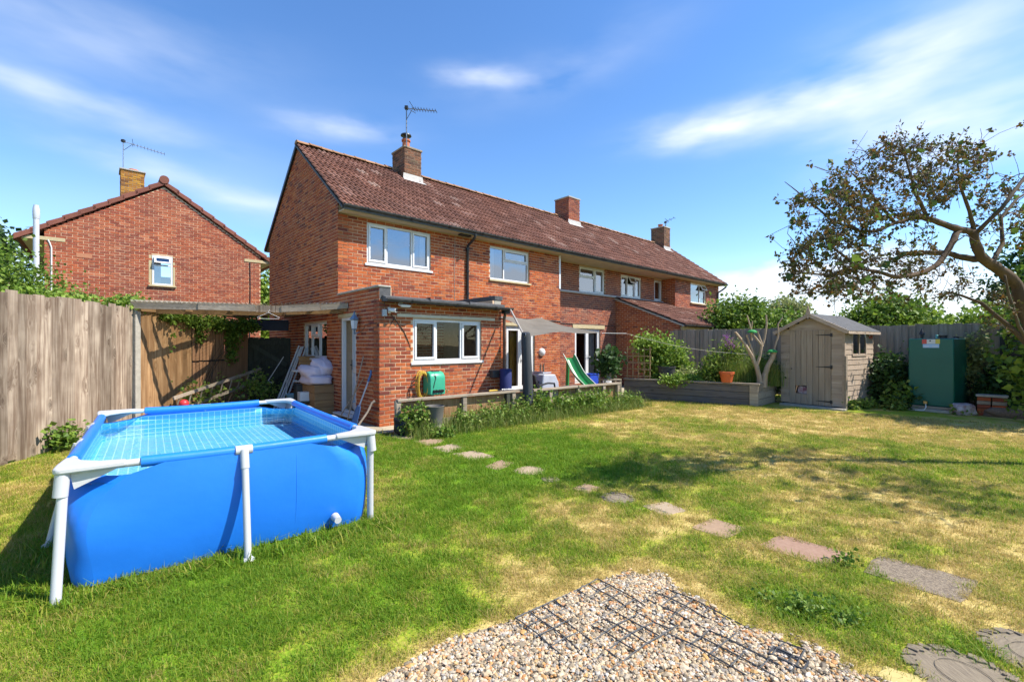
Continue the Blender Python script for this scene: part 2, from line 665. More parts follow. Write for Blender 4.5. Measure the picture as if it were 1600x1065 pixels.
def unit_brick(kind, L, m):
    key = (kind, round(L, 3), m.name)
    if key not in UNIT_BRICK:
        mb = MB()
        e = .004
        x, z = L / 2, BH / 2
        vs = [(-x, .03, -z), (x, .03, -z), (x, .03, z), (-x, .03, z), (-x, -.002, -z), (x, -.002, -z), (x, -.002, z), (-x, -.002, z),
              (-x + e, -.0065, -z + e), (x - e, -.0065, -z + e), (x - e, -.0065, z - e), (-x + e, -.0065, z - e)]
        fs = [(8, 9, 10, 11)]
        for i in range(4):
            j = (i + 1) % 4
            fs += [(i, j, 4 + j, 4 + i), (4 + i, 4 + j, 8 + j, 8 + i)]
        mb.add(vs, fs)
        me = bpy.data.meshes.new('brick')
        me.from_pydata(mb.v, [], mb.f)
        me.materials.append(m)
        UNIT_BRICK[key] = me
    return UNIT_BRICK[key]


def put_bricks(items, budget, xf):
    """items: (wallobj, Wall, a0, a1, z, material). nearest `budget` full/half bricks become objects, the rest one mesh per wall"""
    def dist(it):
        p = it[1]((it[2] + it[3]) / 2, 0, it[4])
        w = xf(p)
        return w[0] ** 2 + w[1] ** 2 + (w[2] - CAMH) ** 2
    okl = [it for it in items if abs((it[3] - it[2]) - BL) < .002 or abs((it[3] - it[2]) - (BL - PITCH / 2)) < .002]
    okl.sort(key=dist)
    single = set(id(i) for i in okl[:budget])
    rest = {}
    for it in items:
        wo, wl, a0, a1, z, m = it
        if id(it) in single:
            L = a1 - a0
            o = bpy.data.objects.new('brick', unit_brick('b', L, m))
            COL.objects.link(o)
            o.parent = wo
            j = random.uniform(-.002, .003)
            o.location = wl((a0 + a1) / 2, j, z + BH / 2)
            o.rotation_euler = (random.uniform(-.004, .004), random.uniform(-.006, .006), wl.rot() + random.uniform(-.006, .006))
        else:
            rest.setdefault((wo.name, m.name), []).append(it)
    for key, lst in rest.items():
        V, Fc = [], []
        for wo, wl, a0, a1, z, m in lst:
            d = .006 + random.uniform(-.003, .003)
            t1, t2 = random.uniform(-.0015, .0015), random.uniform(-.0015, .0015)
            n = len(V)
            for (a, zz, tt) in ((a0, z, t1), (a1, z, t2), (a1, z + BH, t2), (a0, z + BH, t1)):
                V.append(wl(a, -.02, zz))
            for (a, zz, tt) in ((a0, z, t1), (a1, z, t2), (a1, z + BH, t2), (a0, z + BH, t1)):
                V.append(wl(a, d + tt, zz))
            fl = [(4, 5, 6, 7), (0, 1, 5, 4), (1, 2, 6, 5), (2, 3, 7, 6), (3, 0, 4, 7)]
            if wl.kind == 'right':
                fl = [q[::-1] for q in fl]
            Fc += [tuple(n + i for i in q) for q in fl]
        me = np_mesh('brickwork', np.array(V), np.array(Fc))
        place('brickwork', me, lst[0][5], lst[0][0], kind='stuff')


def wall_body(name, wl, x0, x1, z0, z1, openings, thick, m, parent, gable=None):
    """mortar body with real openings"""
    mb = MB(wl)
    xs = sorted({x0, x1, *[o[0] for o in openings], *[o[1] for o in openings]})
    zs = sorted({z0, z1, *[o[2] for o in openings], *[o[3] for o in openings]})
    xs = [x for x in xs if x0 <= x <= x1]
    zs = [z for z in zs if z0 <= z <= z1]
    for i in range(len(xs) - 1):
        run = None
        for j in range(len(zs) - 1):
            cx, cz = (xs[i] + xs[i + 1]) / 2, (zs[j] + zs[j + 1]) / 2
            hole = any(o[0] < cx < o[1] and o[2] < cz < o[3] for o in openings)
            if not hole:
                if run is None:
                    run = zs[j]
                if j == len(zs) - 2:
                    mb.box(xs[i], xs[i + 1], -thick, 0, run, zs[j + 1])
            elif run is not None:
                mb.box(xs[i], xs[i + 1], -thick, 0, run, zs[j])
                run = None
    if gable:
        gx, gz = gable
        o = len(mb.v)
        pts = [(x0, z1), (x1, z1), (gx, gz)]
        vs = [wl(a, 0, z) for a, z in pts] + [wl(a, -thick, z) for a, z in pts]
        mb.v += vs
        mb.f += [tuple(o + i for i in q) for q in ((0, 1, 2), (5, 4, 3), (0, 3, 4, 1), (1, 4, 5, 2), (2, 5, 3, 0))]
    return mb.build(name, m, parent)


def window(parent, wl, a0, a1, z0, z1, panes, sill=None, depth=.07, name='window', fw=.05, inner=None, opened=None, label=None, gm=None):
    """panes: (fx0, fx1, fz0, fz1, kind) in fractions of the frame; kind f fixed, c casement"""
    tf = lambda a, d, z: wl(a, d, z)
    mb = MB(tf)
    w, h = a1 - a0, z1 - z0
    d0, d1 = -depth - .06, -depth
    mb.box(a0, a0 + fw, d0, d1, z0, z1).box(a1 - fw, a1, d0, d1, z0, z1)
    mb.box(a0 + fw, a1 - fw, d0, d1, z1 - fw, z1).box(a0 + fw, a1 - fw, d0, d1, z0, z0 + fw)
    xs = sorted({round(p[0], 4) for p in panes if p[0] > 0})
    for p in panes:       # bars between panes
        if p[0] > 0:
            x = a0 + p[0] * w
            mb.box(x - .022, x + .022, d0 + .003, d1 - .003, z0 + fw + p[2] * (h - 2 * fw), z0 + fw + p[3] * (h - 2 * fw))
        if p[2] > 0:
            z = z0 + p[2] * h
            mb.box(a0 + p[0] * w + .02, a0 + p[1] * w - .02, d0 + .005, d1 - .005, z - .022, z + .022)
    fr = mb.build(name, m_white, parent, bevel=.004)
    if label:
        fr['label'] = label
    for p in panes:
        xa = a0 + (fw if p[0] == 0 else p[0] * w + .022)
        xb = a1 - fw if p[1] == 1 else a0 + p[1] * w - .022
        za = z0 + (fw if p[2] == 0 else p[2] * h + .022)
        zb = z1 - fw if p[3] == 1 else z0 + p[3] * h - .022
        if p[4] == 'o':      # open top-hung vent: build sash tilted outwards
            zt = zb
            hh = zb - za
            an = R(28)
            tf2 = lambda a, d, z, zt=zt, an=an: wl(a, d1 + .012 + (zt - z) * math.sin(an) + d * math.cos(an), zt - (zt - z) * math.cos(an) + d * math.sin(an))
            s = MB(tf2)
            s.box(xa, xa + .045, 0, .03, za, zb).box(xb - .045, xb, 0, .03, za, zb)
            s.box(xa + .045, xb - .045, 0, .03, zb - .045, zb).box(xa + .045, xb - .045, 0, .03, za, za + .045)
            s.build('sash', m_white, fr)
            g = MB(tf2)
            g.box(xa + .045, xb - .045, .010, .016, za + .045, zb - .045)
            g.build('pane', gm or m_glass, fr, recalc=True)
            continue
        if p[4] == 'c':
            s = MB(tf)
            e = .045
            f0, f1 = d0 + .02, d1 + .018
            s.box(xa, xa + e, f0, f1, za, zb).box(xb - e, xb, f0, f1, za, zb)
            s.box(xa + e, xb - e, f0, f1, zb - e, zb).box(xa + e, xb - e, f0, f1, za, za + e)
            s.build('sash', m_white, fr, bevel=.004)
            xa, xb, za, zb = xa + e, xb - e, za + e, zb - e
        g = MB(tf)
        g.add([(xa, d0 + .03, za), (xb, d0 + .03, za), (xb, d0 + .03, zb), (xa, d0 + .03, zb)], [(0, 1, 2, 3)])
        g.build('pane', gm or m_glass, fr, recalc=False)
    if sill:
        s = MB(tf)
        m, ov, pr = sill
        s.box(a0 - ov, a1 + ov, d1 - .02, pr, z0 - .055, z0 - .004)
        s.build('sill', m, fr, bevel=.006)
    if inner:
        c = MB(tf)
        mi, ca, cb = inner
        n = 40
        xa, xb = a0 + ca * w, a0 + cb * w
        g = [[(xa + (xb - xa) * i / n, d0 - .10 + .025 * math.sin(i * 1.9), z) for i in range(n + 1)] for z in (z0 + .02, z1 - .02)]
        c.sheet(g)
        c.build('curtain', mi, fr, smooth=True)
    return fr

# ------------------------------------------------------------------ ground
def seg_gauss(x, y, cx, cy, rx, ry):
    return np.exp(-((x - cx) / rx) ** 2 - ((y - cy) / ry) ** 2)


def dryness(x, y):
    n = fbm(x * .55, y * .55, 21, 4)
    n2 = fbm(x * 2.6, y * 2.6, 40, 3)
    n3 = fbm(x * 8.5, y * 8.5, 60, 2)
    d = .33 + .85 * (n - .5) + .95 * (n2 - .5) + .75 * (n3 - .5)
    d = d + .28 * np.clip((x - .6) / 1.4, 0, 1)
    d = d - .42 * seg_gauss(x, y, .5, 6.8, 1.7, 1.5) - .30 * seg_gauss(x, y, -1.6, 2.5, 1.5, .9)
    d = d - .25 * seg_gauss(x, y, -.6, 4.9, .7, 1.3) - .25 * seg_gauss(x, y, 1.9, 2.55, .45, .35) - .2 * seg_gauss(x, y, 0.9, 5.3, .8, .5)
    d = d + .50 * seg_gauss(x, y, 4.0, 10.0, 2.2, .8) + .32 * seg_gauss(x, y, .55, 4.1, .8, .55) + .45 * seg_gauss(x, y, -5.6, 5.6, .9, 2.4)
    d = d + .34 * seg_gauss(x, y, .0, 3.05, .6, .3) + .30 * seg_gauss(x, y, -1.4, 5.0, .5, .8) + .3 * seg_gauss(x, y, 7, 8.6, 2.5, .8)
    d = d + .30 * seg_gauss(x, y, 1.9, 8.6, .9, .5) + .25 * seg_gauss(x, y, 3.3, 3.9, 1.2, .6) + .4 * seg_gauss(x, y, 2.9, 2.6, .6, .4)
    # parched straw along the gravel's edges
    for (ax, ay, bx, by) in ((-.62, 2.09, .85, 3.16), (.95, 3.1, 1.75, 2.05)):
        tt = np.clip(((x - ax) * (bx - ax) + (y - ay) * (by - ay)) / ((bx - ax) ** 2 + (by - ay) ** 2), 0, 1)
        q = np.hypot(x - ax - tt * (bx - ax), y - ay - tt * (by - ay))
        d = d + .75 * np.exp(-(q / .13) ** 2)
    return np.clip(d, 0, 1)


def grass_color_nodes(t, src):
    cr = N(t, 'ShaderNodeValToRGB')
    els = cr.color_ramp.elements
    pts = [(0, (.135, .265, .014)), (.25, (.205, .320, .022)), (.5, (.320, .345, .038)), (.72, (.45, .365, .105)), (1, (.57, .435, .17))]
    els[0].position, els[0].color = 0, (*pts[0][1], 1)
    els[1].position, els[1].color = 1, (*pts[-1][1], 1)
    for p, c in pts[1:-1]:
        e = els.new(p)
        e.color = (*c, 1)
    t.links.new(src, cr.inputs[0])
    return cr.outputs[0]


def lawn_material():
    m = bpy.data.materials.new('lawn_turf')
    m.use_nodes = True
    t = m.node_tree
    b = t.nodes['Principled BSDF']
    b.inputs['Roughness'].default_value = .95
    b.inputs['Specular IOR Level'].default_value = .1
    at = N(t, 'ShaderNodeAttribute', attribute_name='dry')
    tc = N(t, 'ShaderNodeTexCoord')
    ns = N(t, 'ShaderNodeTexNoise')
    ns.inputs['Scale'].default_value = 45
    ns.inputs['Detail'].default_value = 5
    t.links.new(tc.outputs['Object'], ns.inputs['Vector'])
    f = math_n(t, 'ADD', at.outputs['Fac'], math_n(t, 'MULTIPLY', math_n(t, 'SUBTRACT', ns.outputs['Fac'], .5), .9))
    c = grass_color_nodes(t, f)
    mx = N(t, 'ShaderNodeMix', data_type='RGBA')
    mx.inputs['B'].default_value = (.075, .055, .03, 1)
    n2 = N(t, 'ShaderNodeTexNoise')
    n2.inputs['Scale'].default_value = 90
    t.links.new(tc.outputs['Object'], n2.inputs['Vector'])
    t.links.new(math_n(t, 'MULTIPLY', math_n(t, 'MULTIPLY', math_n(t, 'SUBTRACT', n2.outputs['Fac'], .45), 2.5, True), .5), mx.inputs['Factor'])
    t.links.new(c, mx.inputs['A'])
    t.links.new(mx.outputs['Result'], b.inputs['Base Color'])
    bp = N(t, 'ShaderNodeBump')
    bp.inputs['Strength'].default_value = .6
    bp.inputs['Distance'].default_value = .02
    t.links.new(ns.outputs['Fac'], bp.inputs['Height'])
    t.links.new(bp.outputs[0], b.inputs['Normal'])
    return m


m_soil = mat('soil', (.11, .085, .05), (.06, .045, .028), scale=14, rough=.95, bump=.6)
m_field = mat('far_ground', (.10, .13, .035), (.16, .15, .05), scale=.4, rough=.95)
g = MB().sheet([[(x, y, -.012) for x in (-700, -60, 60, 700)] for y in (-700, -60, 60, 1200)])
struct(g.build('ground', m_field, recalc=False))
LX0, LX1, LY0, LY1, LS = -9.0, 14.5, -3.0, 15.5, .12
nx, ny = int((LX1 - LX0) / LS), int((LY1 - LY0) / LS)
gx, gy = np.meshgrid(LX0 + np.arange(nx) * LS, LY0 + np.arange(ny) * LS)
V = np.stack([gx.ravel(), gy.ravel(), np.zeros(gx.size)], 1)
ii = np.arange(nx * ny).reshape(ny, nx)
Fc = np.stack([ii[:-1, :-1].ravel(), ii[:-1, 1:].ravel(), ii[1:, 1:].ravel(), ii[1:, :-1].ravel()], 1)
me = np_mesh('lawn', V, Fc)
at = me.attributes.new('dry', 'FLOAT', 'POINT')
at.data.foreach_set('value', dryness(V[:, 0], V[:, 1]).astype(np.float32))
struct(place('lawn', me, lawn_material()))


def hw(s, t, z=0.0):
    """house local -> world"""
    return (HX + CU * s - SU * t, HY + SU * s + CU * t, z)


# ------------------------------------------------------------------ main house
house = thing('brick_house', 'long red brick house with brown tiled roof and flat-roofed rear extension', 'house', (HX, HY, 0), HOUSE_ANG)
T0, TR, TG, TRI, ZS = 1.985, 2.585, 7.41, 4.70, 4.45
TAN = 2.27 / 3.075
XF = lambda p: hw(*p)
bricks = []
roof_z = lambda t: 4.53 + (t - 1.625) * TAN if t <= TRI else 4.53 + (2 * TRI - t - 1.625) * TAN


def do_wall(name, kind, pos, a0, a1, z0, z1, ops=(), top=None, gable=None, thick=.25, m=None, b=True, mm=None, parent=None, store=None, th_poly=None):
    wl = Wall(kind, pos)
    wo = wall_body(name, wl, a0, a1, z0, z1, list(ops), thick, mm or m_mortar, parent or house, gable)
    if b:
        zt = gable[1] if gable else z1
        for (p, q, z) in lay_bricks(a0, a1, z0, zt, ops, top):
            (bricks if store is None else store).append((wo, wl, p, q, z, m or m_brick))
    return wo, wl


DOOR_S = (1.03, 1.83, .1, 2.12)
WIN_S = (2.63, 4.23, 1.23, 2.08)
w_side, WL_side = do_wall('extension_side_wall', 'left', 0, 0, T0, 0, 2.625, [DOOR_S])
w_gab, WL_gab = do_wall('gable_wall', 'left', 0, T0, TG, 0, 4.70, [WIN_S],
                        top=lambda a: roof_z(a) - .03, gable=(TRI, 6.70))
w_ext, WL_ext = do_wall('extension_front_wall', 'front', 0, 0, 3.0, 0, 2.40, [(.707, 2.424, 1.2, 2.065)])
do_wall('extension_end_wall', 'right', 3.0, .001, T0, 0, 2.55, b=True)
w_f1, WL_f1 = do_wall('rear_wall', 'front', T0, .001, 7.26, 0, ZS, [(.66, 2.36, 3.41, 4.36), (4.30, 5.86, 3.40, 4.35), (4.90, 6.10, .15, 2.10)])
do_wall('rear_wall_return', 'right', 7.26, T0 + .001, TR, 0, ZS, thick=.2, b=False)
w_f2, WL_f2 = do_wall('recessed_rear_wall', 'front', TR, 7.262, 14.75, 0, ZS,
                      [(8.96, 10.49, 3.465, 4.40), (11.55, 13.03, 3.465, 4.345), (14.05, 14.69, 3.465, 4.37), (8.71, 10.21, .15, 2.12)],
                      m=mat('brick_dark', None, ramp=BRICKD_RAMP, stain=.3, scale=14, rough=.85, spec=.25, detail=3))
w_f3r, _ = do_wall('wing_return_wall', 'left', 14.75, T0, TR, 0, ZS, thick=.2)
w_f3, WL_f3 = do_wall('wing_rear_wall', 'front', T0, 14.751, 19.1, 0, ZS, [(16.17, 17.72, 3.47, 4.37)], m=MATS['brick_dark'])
do_wall('far_gable_wall', 'right', 19.1, T0 + .001, TG, 0, 4.70, gable=(TRI, 6.70), b=False)
mb = MB().box(.01, 19.09, TG - .25, TG - .001, 0, 4.6)
mb.build('street_wall', m_mortar, house)
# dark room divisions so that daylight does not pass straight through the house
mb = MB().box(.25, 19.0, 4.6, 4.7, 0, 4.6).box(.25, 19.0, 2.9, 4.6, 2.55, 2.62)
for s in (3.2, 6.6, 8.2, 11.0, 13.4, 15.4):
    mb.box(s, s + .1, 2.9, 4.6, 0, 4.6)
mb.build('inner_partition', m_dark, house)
# lean-to of the attached house
LT0 = -.09
lt_top = lambda t: 2.27 + (t - LT0) * (3.36 - 2.27) / (TR - LT0)
wl = Wall('left', 11.2)
mb = MB(wl)
mb.add([(LT0, 0, 0), (TR, 0, 0), (TR, 0, lt_top(TR)), (LT0, 0, lt_top(LT0)), (LT0, -.2, 0), (TR, -.2, 0), (TR, -.2, lt_top(TR)), (LT0, -.2, lt_top(LT0))],
       [(0, 1, 2, 3), (7, 6, 5, 4), (0, 4, 5, 1), (1, 5, 6, 2), (2, 6, 7, 3), (3, 7, 4, 0)])
w_lt = mb.build('lean_to_wall', m_mortar, house)
for (p, q, z) in lay_bricks(LT0, TR, 0, 3.4, (), lt_top):
    bricks.append((w_lt, wl, p, q, z, m_brick))
do_wall('lean_to_front_wall', 'front', LT0, 11.201, 18.0, 0, 2.26, m=m_brick)
put_bricks(bricks, 300, XF)

# string course below the recessed windows, lintels, white corner strip
MB().box(7.262, 14.74, TR - .07, TR + .02, 3.385, 3.455).build('string_course', m_lead, house, bevel=.006)
MB().box(7.20, 7.27, T0 - .02, T0 + .04, 3.36, ZS - .003).build('corner_strip', m_white, house)
MB().box(8.58, 10.45, TR - .03, TR + .05, 2.135, 2.27).build('door_lintel', m_stone, house)
MB().box(.36, 2.80, -.022, .02, 2.085, 2.145).build('window_head_strip', mat('cream_paint', (.66, .59, .46), (.5, .44, .33), scale=6, rough=.7), house)
MB(Wall('left', 0)).box(1.0, 1.95, -.03, .012, 2.125, 2.20).build('door_lintel', m_stone, house)
MB().box(4.86, 6.14, T0 - .02, T0 + .05, 2.105, 2.2).build('door_lintel', m_stone, house)

# roof ---------------------------------------------------------------
PITCH_A = math.atan(TAN)
SLEN = math.hypot(TRI - 1.60, (TRI - 1.60) * TAN)


def tile_mesh(m, w=.26, l=.33, amp=.034, nw=12):
    V, Fq = [], []
    prof = []
    for i in range(nw + 1):
        x = w * i / nw
        ph = (x / w * 2) % 1.0
        z = amp * (max(0, math.sin(math.pi * min(1, ph / .55))) ** .8 if ph < .55 else -.12 * math.sin(math.pi * (ph - .55) / .45))
        prof.append((x * .985, z))
    for (y, dz) in ((-.0, -.030), (0, .012), (l, -.020)):
        for x, z in prof:
            V.append((x, y, z + dz + .03))
    n = nw + 1
    for r in range(2):
        for i in range(nw):
            Fq.append((r * n + i, r * n + i + 1, (r + 1) * n + i + 1, (r + 1) * n + i))
    me = bpy.data.meshes.new('roof_tile')
    me.from_pydata(V, [], Fq)
    me.materials.append(m)
    return me, np.array(V), np.array(Fq)


def tile_roof(parent, s0, s1, t_e, z_e, t_r, z_r, budget, m, skip=None, w=.26, rows=None):
    an = math.atan2(z_r - z_e, t_r - t_e)
    L = math.hypot(z_r - z_e, t_r - t_e)
    rows = rows or int(round(L / .29))
    gauge = L / rows
    me, V, Fq = tile_mesh(m, w=w, l=gauge + .045)
    cols = int((s1 - s0) / w)
    base = MB()
    dn = .012
    base.add([(s0 + .03, t_e, z_e - dn), (s1, t_e, z_e - dn), (s1, t_r, z_r - dn), (s0 + .03, t_r, z_r - dn),
              (s0 + .03, t_e, z_e - dn - .06), (s1, t_e, z_e - dn - .06), (s1, t_r, z_r - dn - .06), (s0 + .03, t_r, z_r - dn - .06)],
             [(0, 1, 2, 3), (7, 6, 5, 4), (0, 4, 5, 1), (1, 5, 6, 2), (2, 6, 7, 3), (3, 7, 4, 0)])
    deck = base.build('roof', m_felt, parent)
    ca, sa = math.cos(an), math.sin(an)
    lst = []
    for r in range(rows):
        for c in range(cols):
            p = (s0 + c * w, t_e + r * gauge * ca, z_e + r * gauge * sa)
            if skip and skip(p[0] + w / 2, p[1] + .1):
                continue
            wp = hw(*p)
            lst.append((wp[0] ** 2 + wp[1] ** 2 + wp[2] ** 2, p))
    lst.sort()
    for d, p in lst[:budget]:
        o = bpy.data.objects.new('roof_tile', me)
        COL.objects.link(o)
        o.parent = deck
        o.location = (p[0], p[1], p[2] + random.uniform(-.004, .004))
        o.rotation_euler = (an + random.uniform(-.012, .012), random.uniform(-.012, .012), random.uniform(-.01, .01))
    rest = lst[budget:]
    if rest:
        P = np.array([p for d, p in rest])
        P[:, 2] += rng.uniform(-.005, .005, len(P))
        Rm = np.array([[1, 0, 0], [0, ca, -sa], [0, sa, ca]])
        Vt = V @ Rm.T
        tilt = rng.uniform(-.012, .012, len(P))
        AV = (Vt[None] + P[:, None])
        AV[:, :, 2] += tilt[:, None] * V[None, :, 0] * 1.0
        AF = (Fq[None] + (np.arange(len(P)) * len(V))[:, None, None]).reshape(-1, 4)
        me2 = np_mesh('roof_tiling', AV.reshape(-1, 3), AF)
        me2.materials.append(m)
        place('roof_tiling', me2, None, deck, kind='stuff')
    return deck


CHIMS = ((2.87, 3.44, 4.25, 5.0, 7.43), (10.32, 11.02, 4.25, 5.0, 7.56), (17.85, 18.45, 4.25, 5.0, 7.64))
inch = lambda s, t: any(c[0] - .02 < s < c[1] + .02 and t > c[2] - .05 for c in CHIMS)
deck = tile_roof(house, -.05, 19.2, 1.60, 4.51, TRI, 4.51 + (TRI - 1.60) * TAN, 300, m_tile, skip=inch)
zr = 4.51 + (TRI - 1.60) * TAN
mb = MB().add([(0, TRI, zr), (19.2, TRI, zr), (19.2, 7.75, 4.53), (0, 7.75, 4.53), (0, TRI, zr - .1), (19.2, TRI, zr - .1), (19.2, 7.75, 4.43), (0, 7.75, 4.43)],
              [(0, 1, 2, 3), (7, 6, 5, 4), (0, 4, 5, 1), (1, 5, 6, 2), (2, 6, 7, 3), (3, 7, 4, 0)])
mb.build('street_roof_slope', m_tile, house)
# black barge strips along the verges
mb = MB()
mb.bar((-.025, 1.62, 4.47), (-.025, TRI, zr - .045), .05, .05)
mb.build('verge_strip', m_blackw, house)
MB().bar((-.03, TRI, zr - .02), (-.03, 7.78, 4.47), .06, .09).build('verge_strip', m_black, house)
# ridge tiles
me_r = bpy.data.meshes.new('ridge_tile')
rv, rf = [], []
for x, sc in ((0, 1.0), (.04, 1.0), (.04, .93), (.315, .90)):
    for k in range(9):
        a = math.pi * k / 8
        rv.append((x, -.125 * sc * math.cos(a), .085 * sc * math.sin(a)))
for i in range(3):
    for k in range(8):
        rf.append((i * 9 + k, i * 9 + k + 1, (i + 1) * 9 + k + 1, (i + 1) * 9 + k))
rf.append(tuple(range(9)))
me_r.from_pydata(rv, [], rf)
me_r.materials.append(mat('ridge_clay', (.23, .115, .065), (.33, .19, .10), rnd=.22, scale=14, rough=.9, bump=.5))
k = 0
s = -.05
while s < 19.1:
    if not any(c[0] - .25 < s < c[1] for c in CHIMS):
        o = bpy.data.objects.new('ridge_tile', me_r)
        COL.objects.link(o)
        o.parent = deck
        o.location = (s, TRI, zr + .035 + random.uniform(-.008, .008))
        o.rotation_euler = (random.uniform(-.06, .06), random.uniform(-.02, .02), 0)
    s += .31
# eaves: soffit, fascia, gutter
MB().box(.012, 19.15, 1.69, TR + .05, ZS + .002, ZS + .02).build('soffit', m_cream, house)
MB().box(.0, 19.17, 1.665, 1.688, ZS - .012, ZS + .10).build('fascia', m_cream, house)


def gutter(parent, p, q, r=.06, m=None, brackets=1.0, name='gutter'):
    p, q = Vector(p), Vector(q)
    d = (q - p).normalized()
    side = d.cross(Vector((0, 0, 1))).normalized()
    prof = []
    for k in range(9):
        a = math.pi * k / 8
        prof.append((-math.cos(a) * r, -math.sin(a) * r))
    for k in range(8, -1, -1):
        a = math.pi * k / 8
        prof.append((-math.cos(a) * (r - .008), -math.sin(a) * (r - .008) + .001))
    vs = [c + side * x + Vector((0, 0, z)) for c in (p, q) for x, z in prof]
    n = len(prof)
    fs = [(i, (i + 1) % n, n + (i + 1) % n, n + i) for i in range(n)] + [tuple(range(9)), tuple(range(n, n + 9))]
    g = MB().add(vs, fs).build(name, m or m_blackw, parent)
    L = (q - p).length
    k = int(L / brackets)
    for i in range(k):
        c = p + d * (L * (i + .5) / k)
        b = MB()
        for j in range(8):
            a0, a1 = math.pi * j / 8, math.pi * (j + 1) / 8
            vs = []
            for off in (-.02, .02):
                for a, rr in ((a0, r), (a1, r), (a1, r + .012), (a0, r + .012)):
                    vs.append(c + d * off + side * (-math.cos(a) * rr) + Vector((0, 0, -math.sin(a) * rr)))
            b.add(vs, [(0, 1, 2, 3), (4, 5, 6, 7), (0, 1, 5, 4), (2, 3, 7, 6), (1, 2, 6, 5), (3, 0, 4, 7)])
        b.build('gutter_bracket', m_black, g)
    return g


gutter(house, (-.02, 1.60, ZS + .095), (19.2, 1.60, ZS + .065), brackets=1.05)
dp = MB().tube([(3.486, 1.60, 4.47), (3.486, 1.60, 4.40), (3.486, 1.68, 4.33), (3.486, 1.90, 4.22), (3.486, 1.935, 4.15), (3.486, 1.935, 2.5)], .036, 10)
dpo = dp.build('downpipe', m_black, house, smooth='auto')
for z in (4.10, 3.5, 2.9):
    MB().lathe([(.05, 0), (.05, .05)], (3.486, 1.935, z), 12).build('pipe_clip', m_black, dpo)
dp = MB().tube([(19.05, 1.60, 4.47), (19.05, 1.60, 4.38), (19.0, 1.75, 4.25), (18.9, 1.92, 4.12), (18.9, 1.93, 3.9), (18.9, 1.93, .1)], .04, 10)
dp.build('downpipe', m_black, house, smooth='auto')
MB().box(3.10, 3.45, 1.72, 1.84, ZS - .045, ZS).build('soffit_light', m_black, house, bevel=.01)
MB().box(14.72, 14.95, T0 - .03, T0 + .02, 3.10, 3.20).build('lead_flashing', m_lead, house)

# lean-to roof
deck2 = tile_roof(house, 11.12, 18.1, LT0 - .22, 2.24, TR, 3.40, 0, m_tile, skip=lambda s, t: s > 14.75 and t > T0 - .02, rows=11)
MB().bar((11.14, LT0 - .2, 2.19), (11.14, TR, 3.335), .05, .06).build('verge_strip', m_conc, house)
gutter(house, (11.12, LT0 - .26, 2.235), (18.1, LT0 - .26, 2.215), brackets=1.2)
MB().box(11.2, 18.0, LT0 - .08, LT0 - .03, 2.06, 2.17).build('lean_to_beam', m_stone, house)
MB().bar((14.7, T0 - .015, 3.13), (18.05, T0 - .015, 3.13), .03, .12).build('lead_flashing', m_lead, house)

# chimneys
for i, (a0, a1, t0, t1, zt) in enumerate(CHIMS):
    mm = m_brickc if i != 1 else MATS['brick_dark']
    body = MB().box(a0, a1, t0, t1, 6.0, zt).build('chimney', m_mortarc, house)
    lst = []
    for kind, pos, p, q in (('front', t0, a0, a1), ('left', a0, t0, t1)):
        wl = Wall(kind, pos)
        lst += [(body, wl, x, y, z, mm) for (x, y, z) in lay_bricks(p, q, zt - .075 * 19, zt)]
    put_bricks(lst, 0, XF)
    MB().box(a0 - .03, a1 + .03, t0 - .03, t1 + .03, zt + .001, zt + .06).build('chimney_cap', m_mortarc if i == 0 else m_conc, body, bevel=.012)
    zz = 4.51 + (t0 - 1.6) * TAN
    fl = MB()
    fl.add([(a0 - .04, t0 - .012, zz + .20), (a1 + .04, t0 - .012, zz + .20), (a1 + .06, t0 - .03, zz + .05), (a0 - .06, t0 - .03, zz + .05), (a1 + .10, t0 - .17, zz - .055), (a0 - .10, t0 - .17, zz - .055)],
           [(0, 1, 2, 3), (3, 2, 4, 5)])
    fl.build('lead_flashing', m_lead, body)
c = CHIMS[0]
pot = MB().lathe([(.125, 0), (.115, .10), (.105, .24), (.135, .25), (.135, .30), (.11, .31)], (3.06, 4.5, c[4] + .05), 16).build('chimney_pot', m_terra, house, smooth='auto')
MB().lathe([(.10, .31), (.10, .34), (.04, .35), (.04, .41), (.165, .42), (.15, .46), (.05, .49)], (3.06, 4.5, c[4] + .05), 16).build('cowl', m_black, pot, smooth='auto')
c = CHIMS[2]
MB().lathe([(.12, 0), (.11, .12), (.13, .15), (.13, .19)], (18.1, 4.6, c[4] + .05), 14).build('chimney_pot', m_terra, house, smooth='auto')

# windows ------------------------------------------------------------
m_bluecurt = mat('interior_blind', (.16, .17, .19), (.10, .11, .12), scale=4, rough=.9)
window(house, WL_f1, .662, 2.358, 3.412, 4.358, [(0, .30, 0, 1, 'c'), (.30, .69, 0, 1, 'f'), (.69, 1, 0, 1, 'c')], sill=(m_white, .05, .03), depth=.03, inner=(m_curtw, .88, .99), label='three-light upper window above the extension')
window(house, WL_f1, 4.302, 5.858, 3.402, 4.348, [(0, .36, 0, 1, 'f'), (.36, 1, 0, .62, 'f'), (.36, 1, .62, 1, 'c')], sill=(m_stone, .04, .05), depth=.05, inner=(m_curtw, .02, .20))
window(house, WL_f2, 8.962, 10.488, 3.467, 4.398, [(0, .62, 0, .6, 'f'), (0, .62, .6, 1, 'c'), (.62, 1, 0, 1, 'c')], depth=.04, inner=(m_curtain, .70, .98))
window(house, WL_f2, 11.552, 13.028, 3.467, 4.343, [(0, .36, 0, 1, 'c'), (.36, .68, 0, .6, 'f'), (.36, .68, .6, 1, 'o'), (.68, 1, 0, 1, 'c')], depth=.04, label='upper window with its small top vent open')
window(house, WL_f2, 14.052, 14.688, 3.467, 4.368, [(0, 1, 0, 1, 'c')], depth=.04)
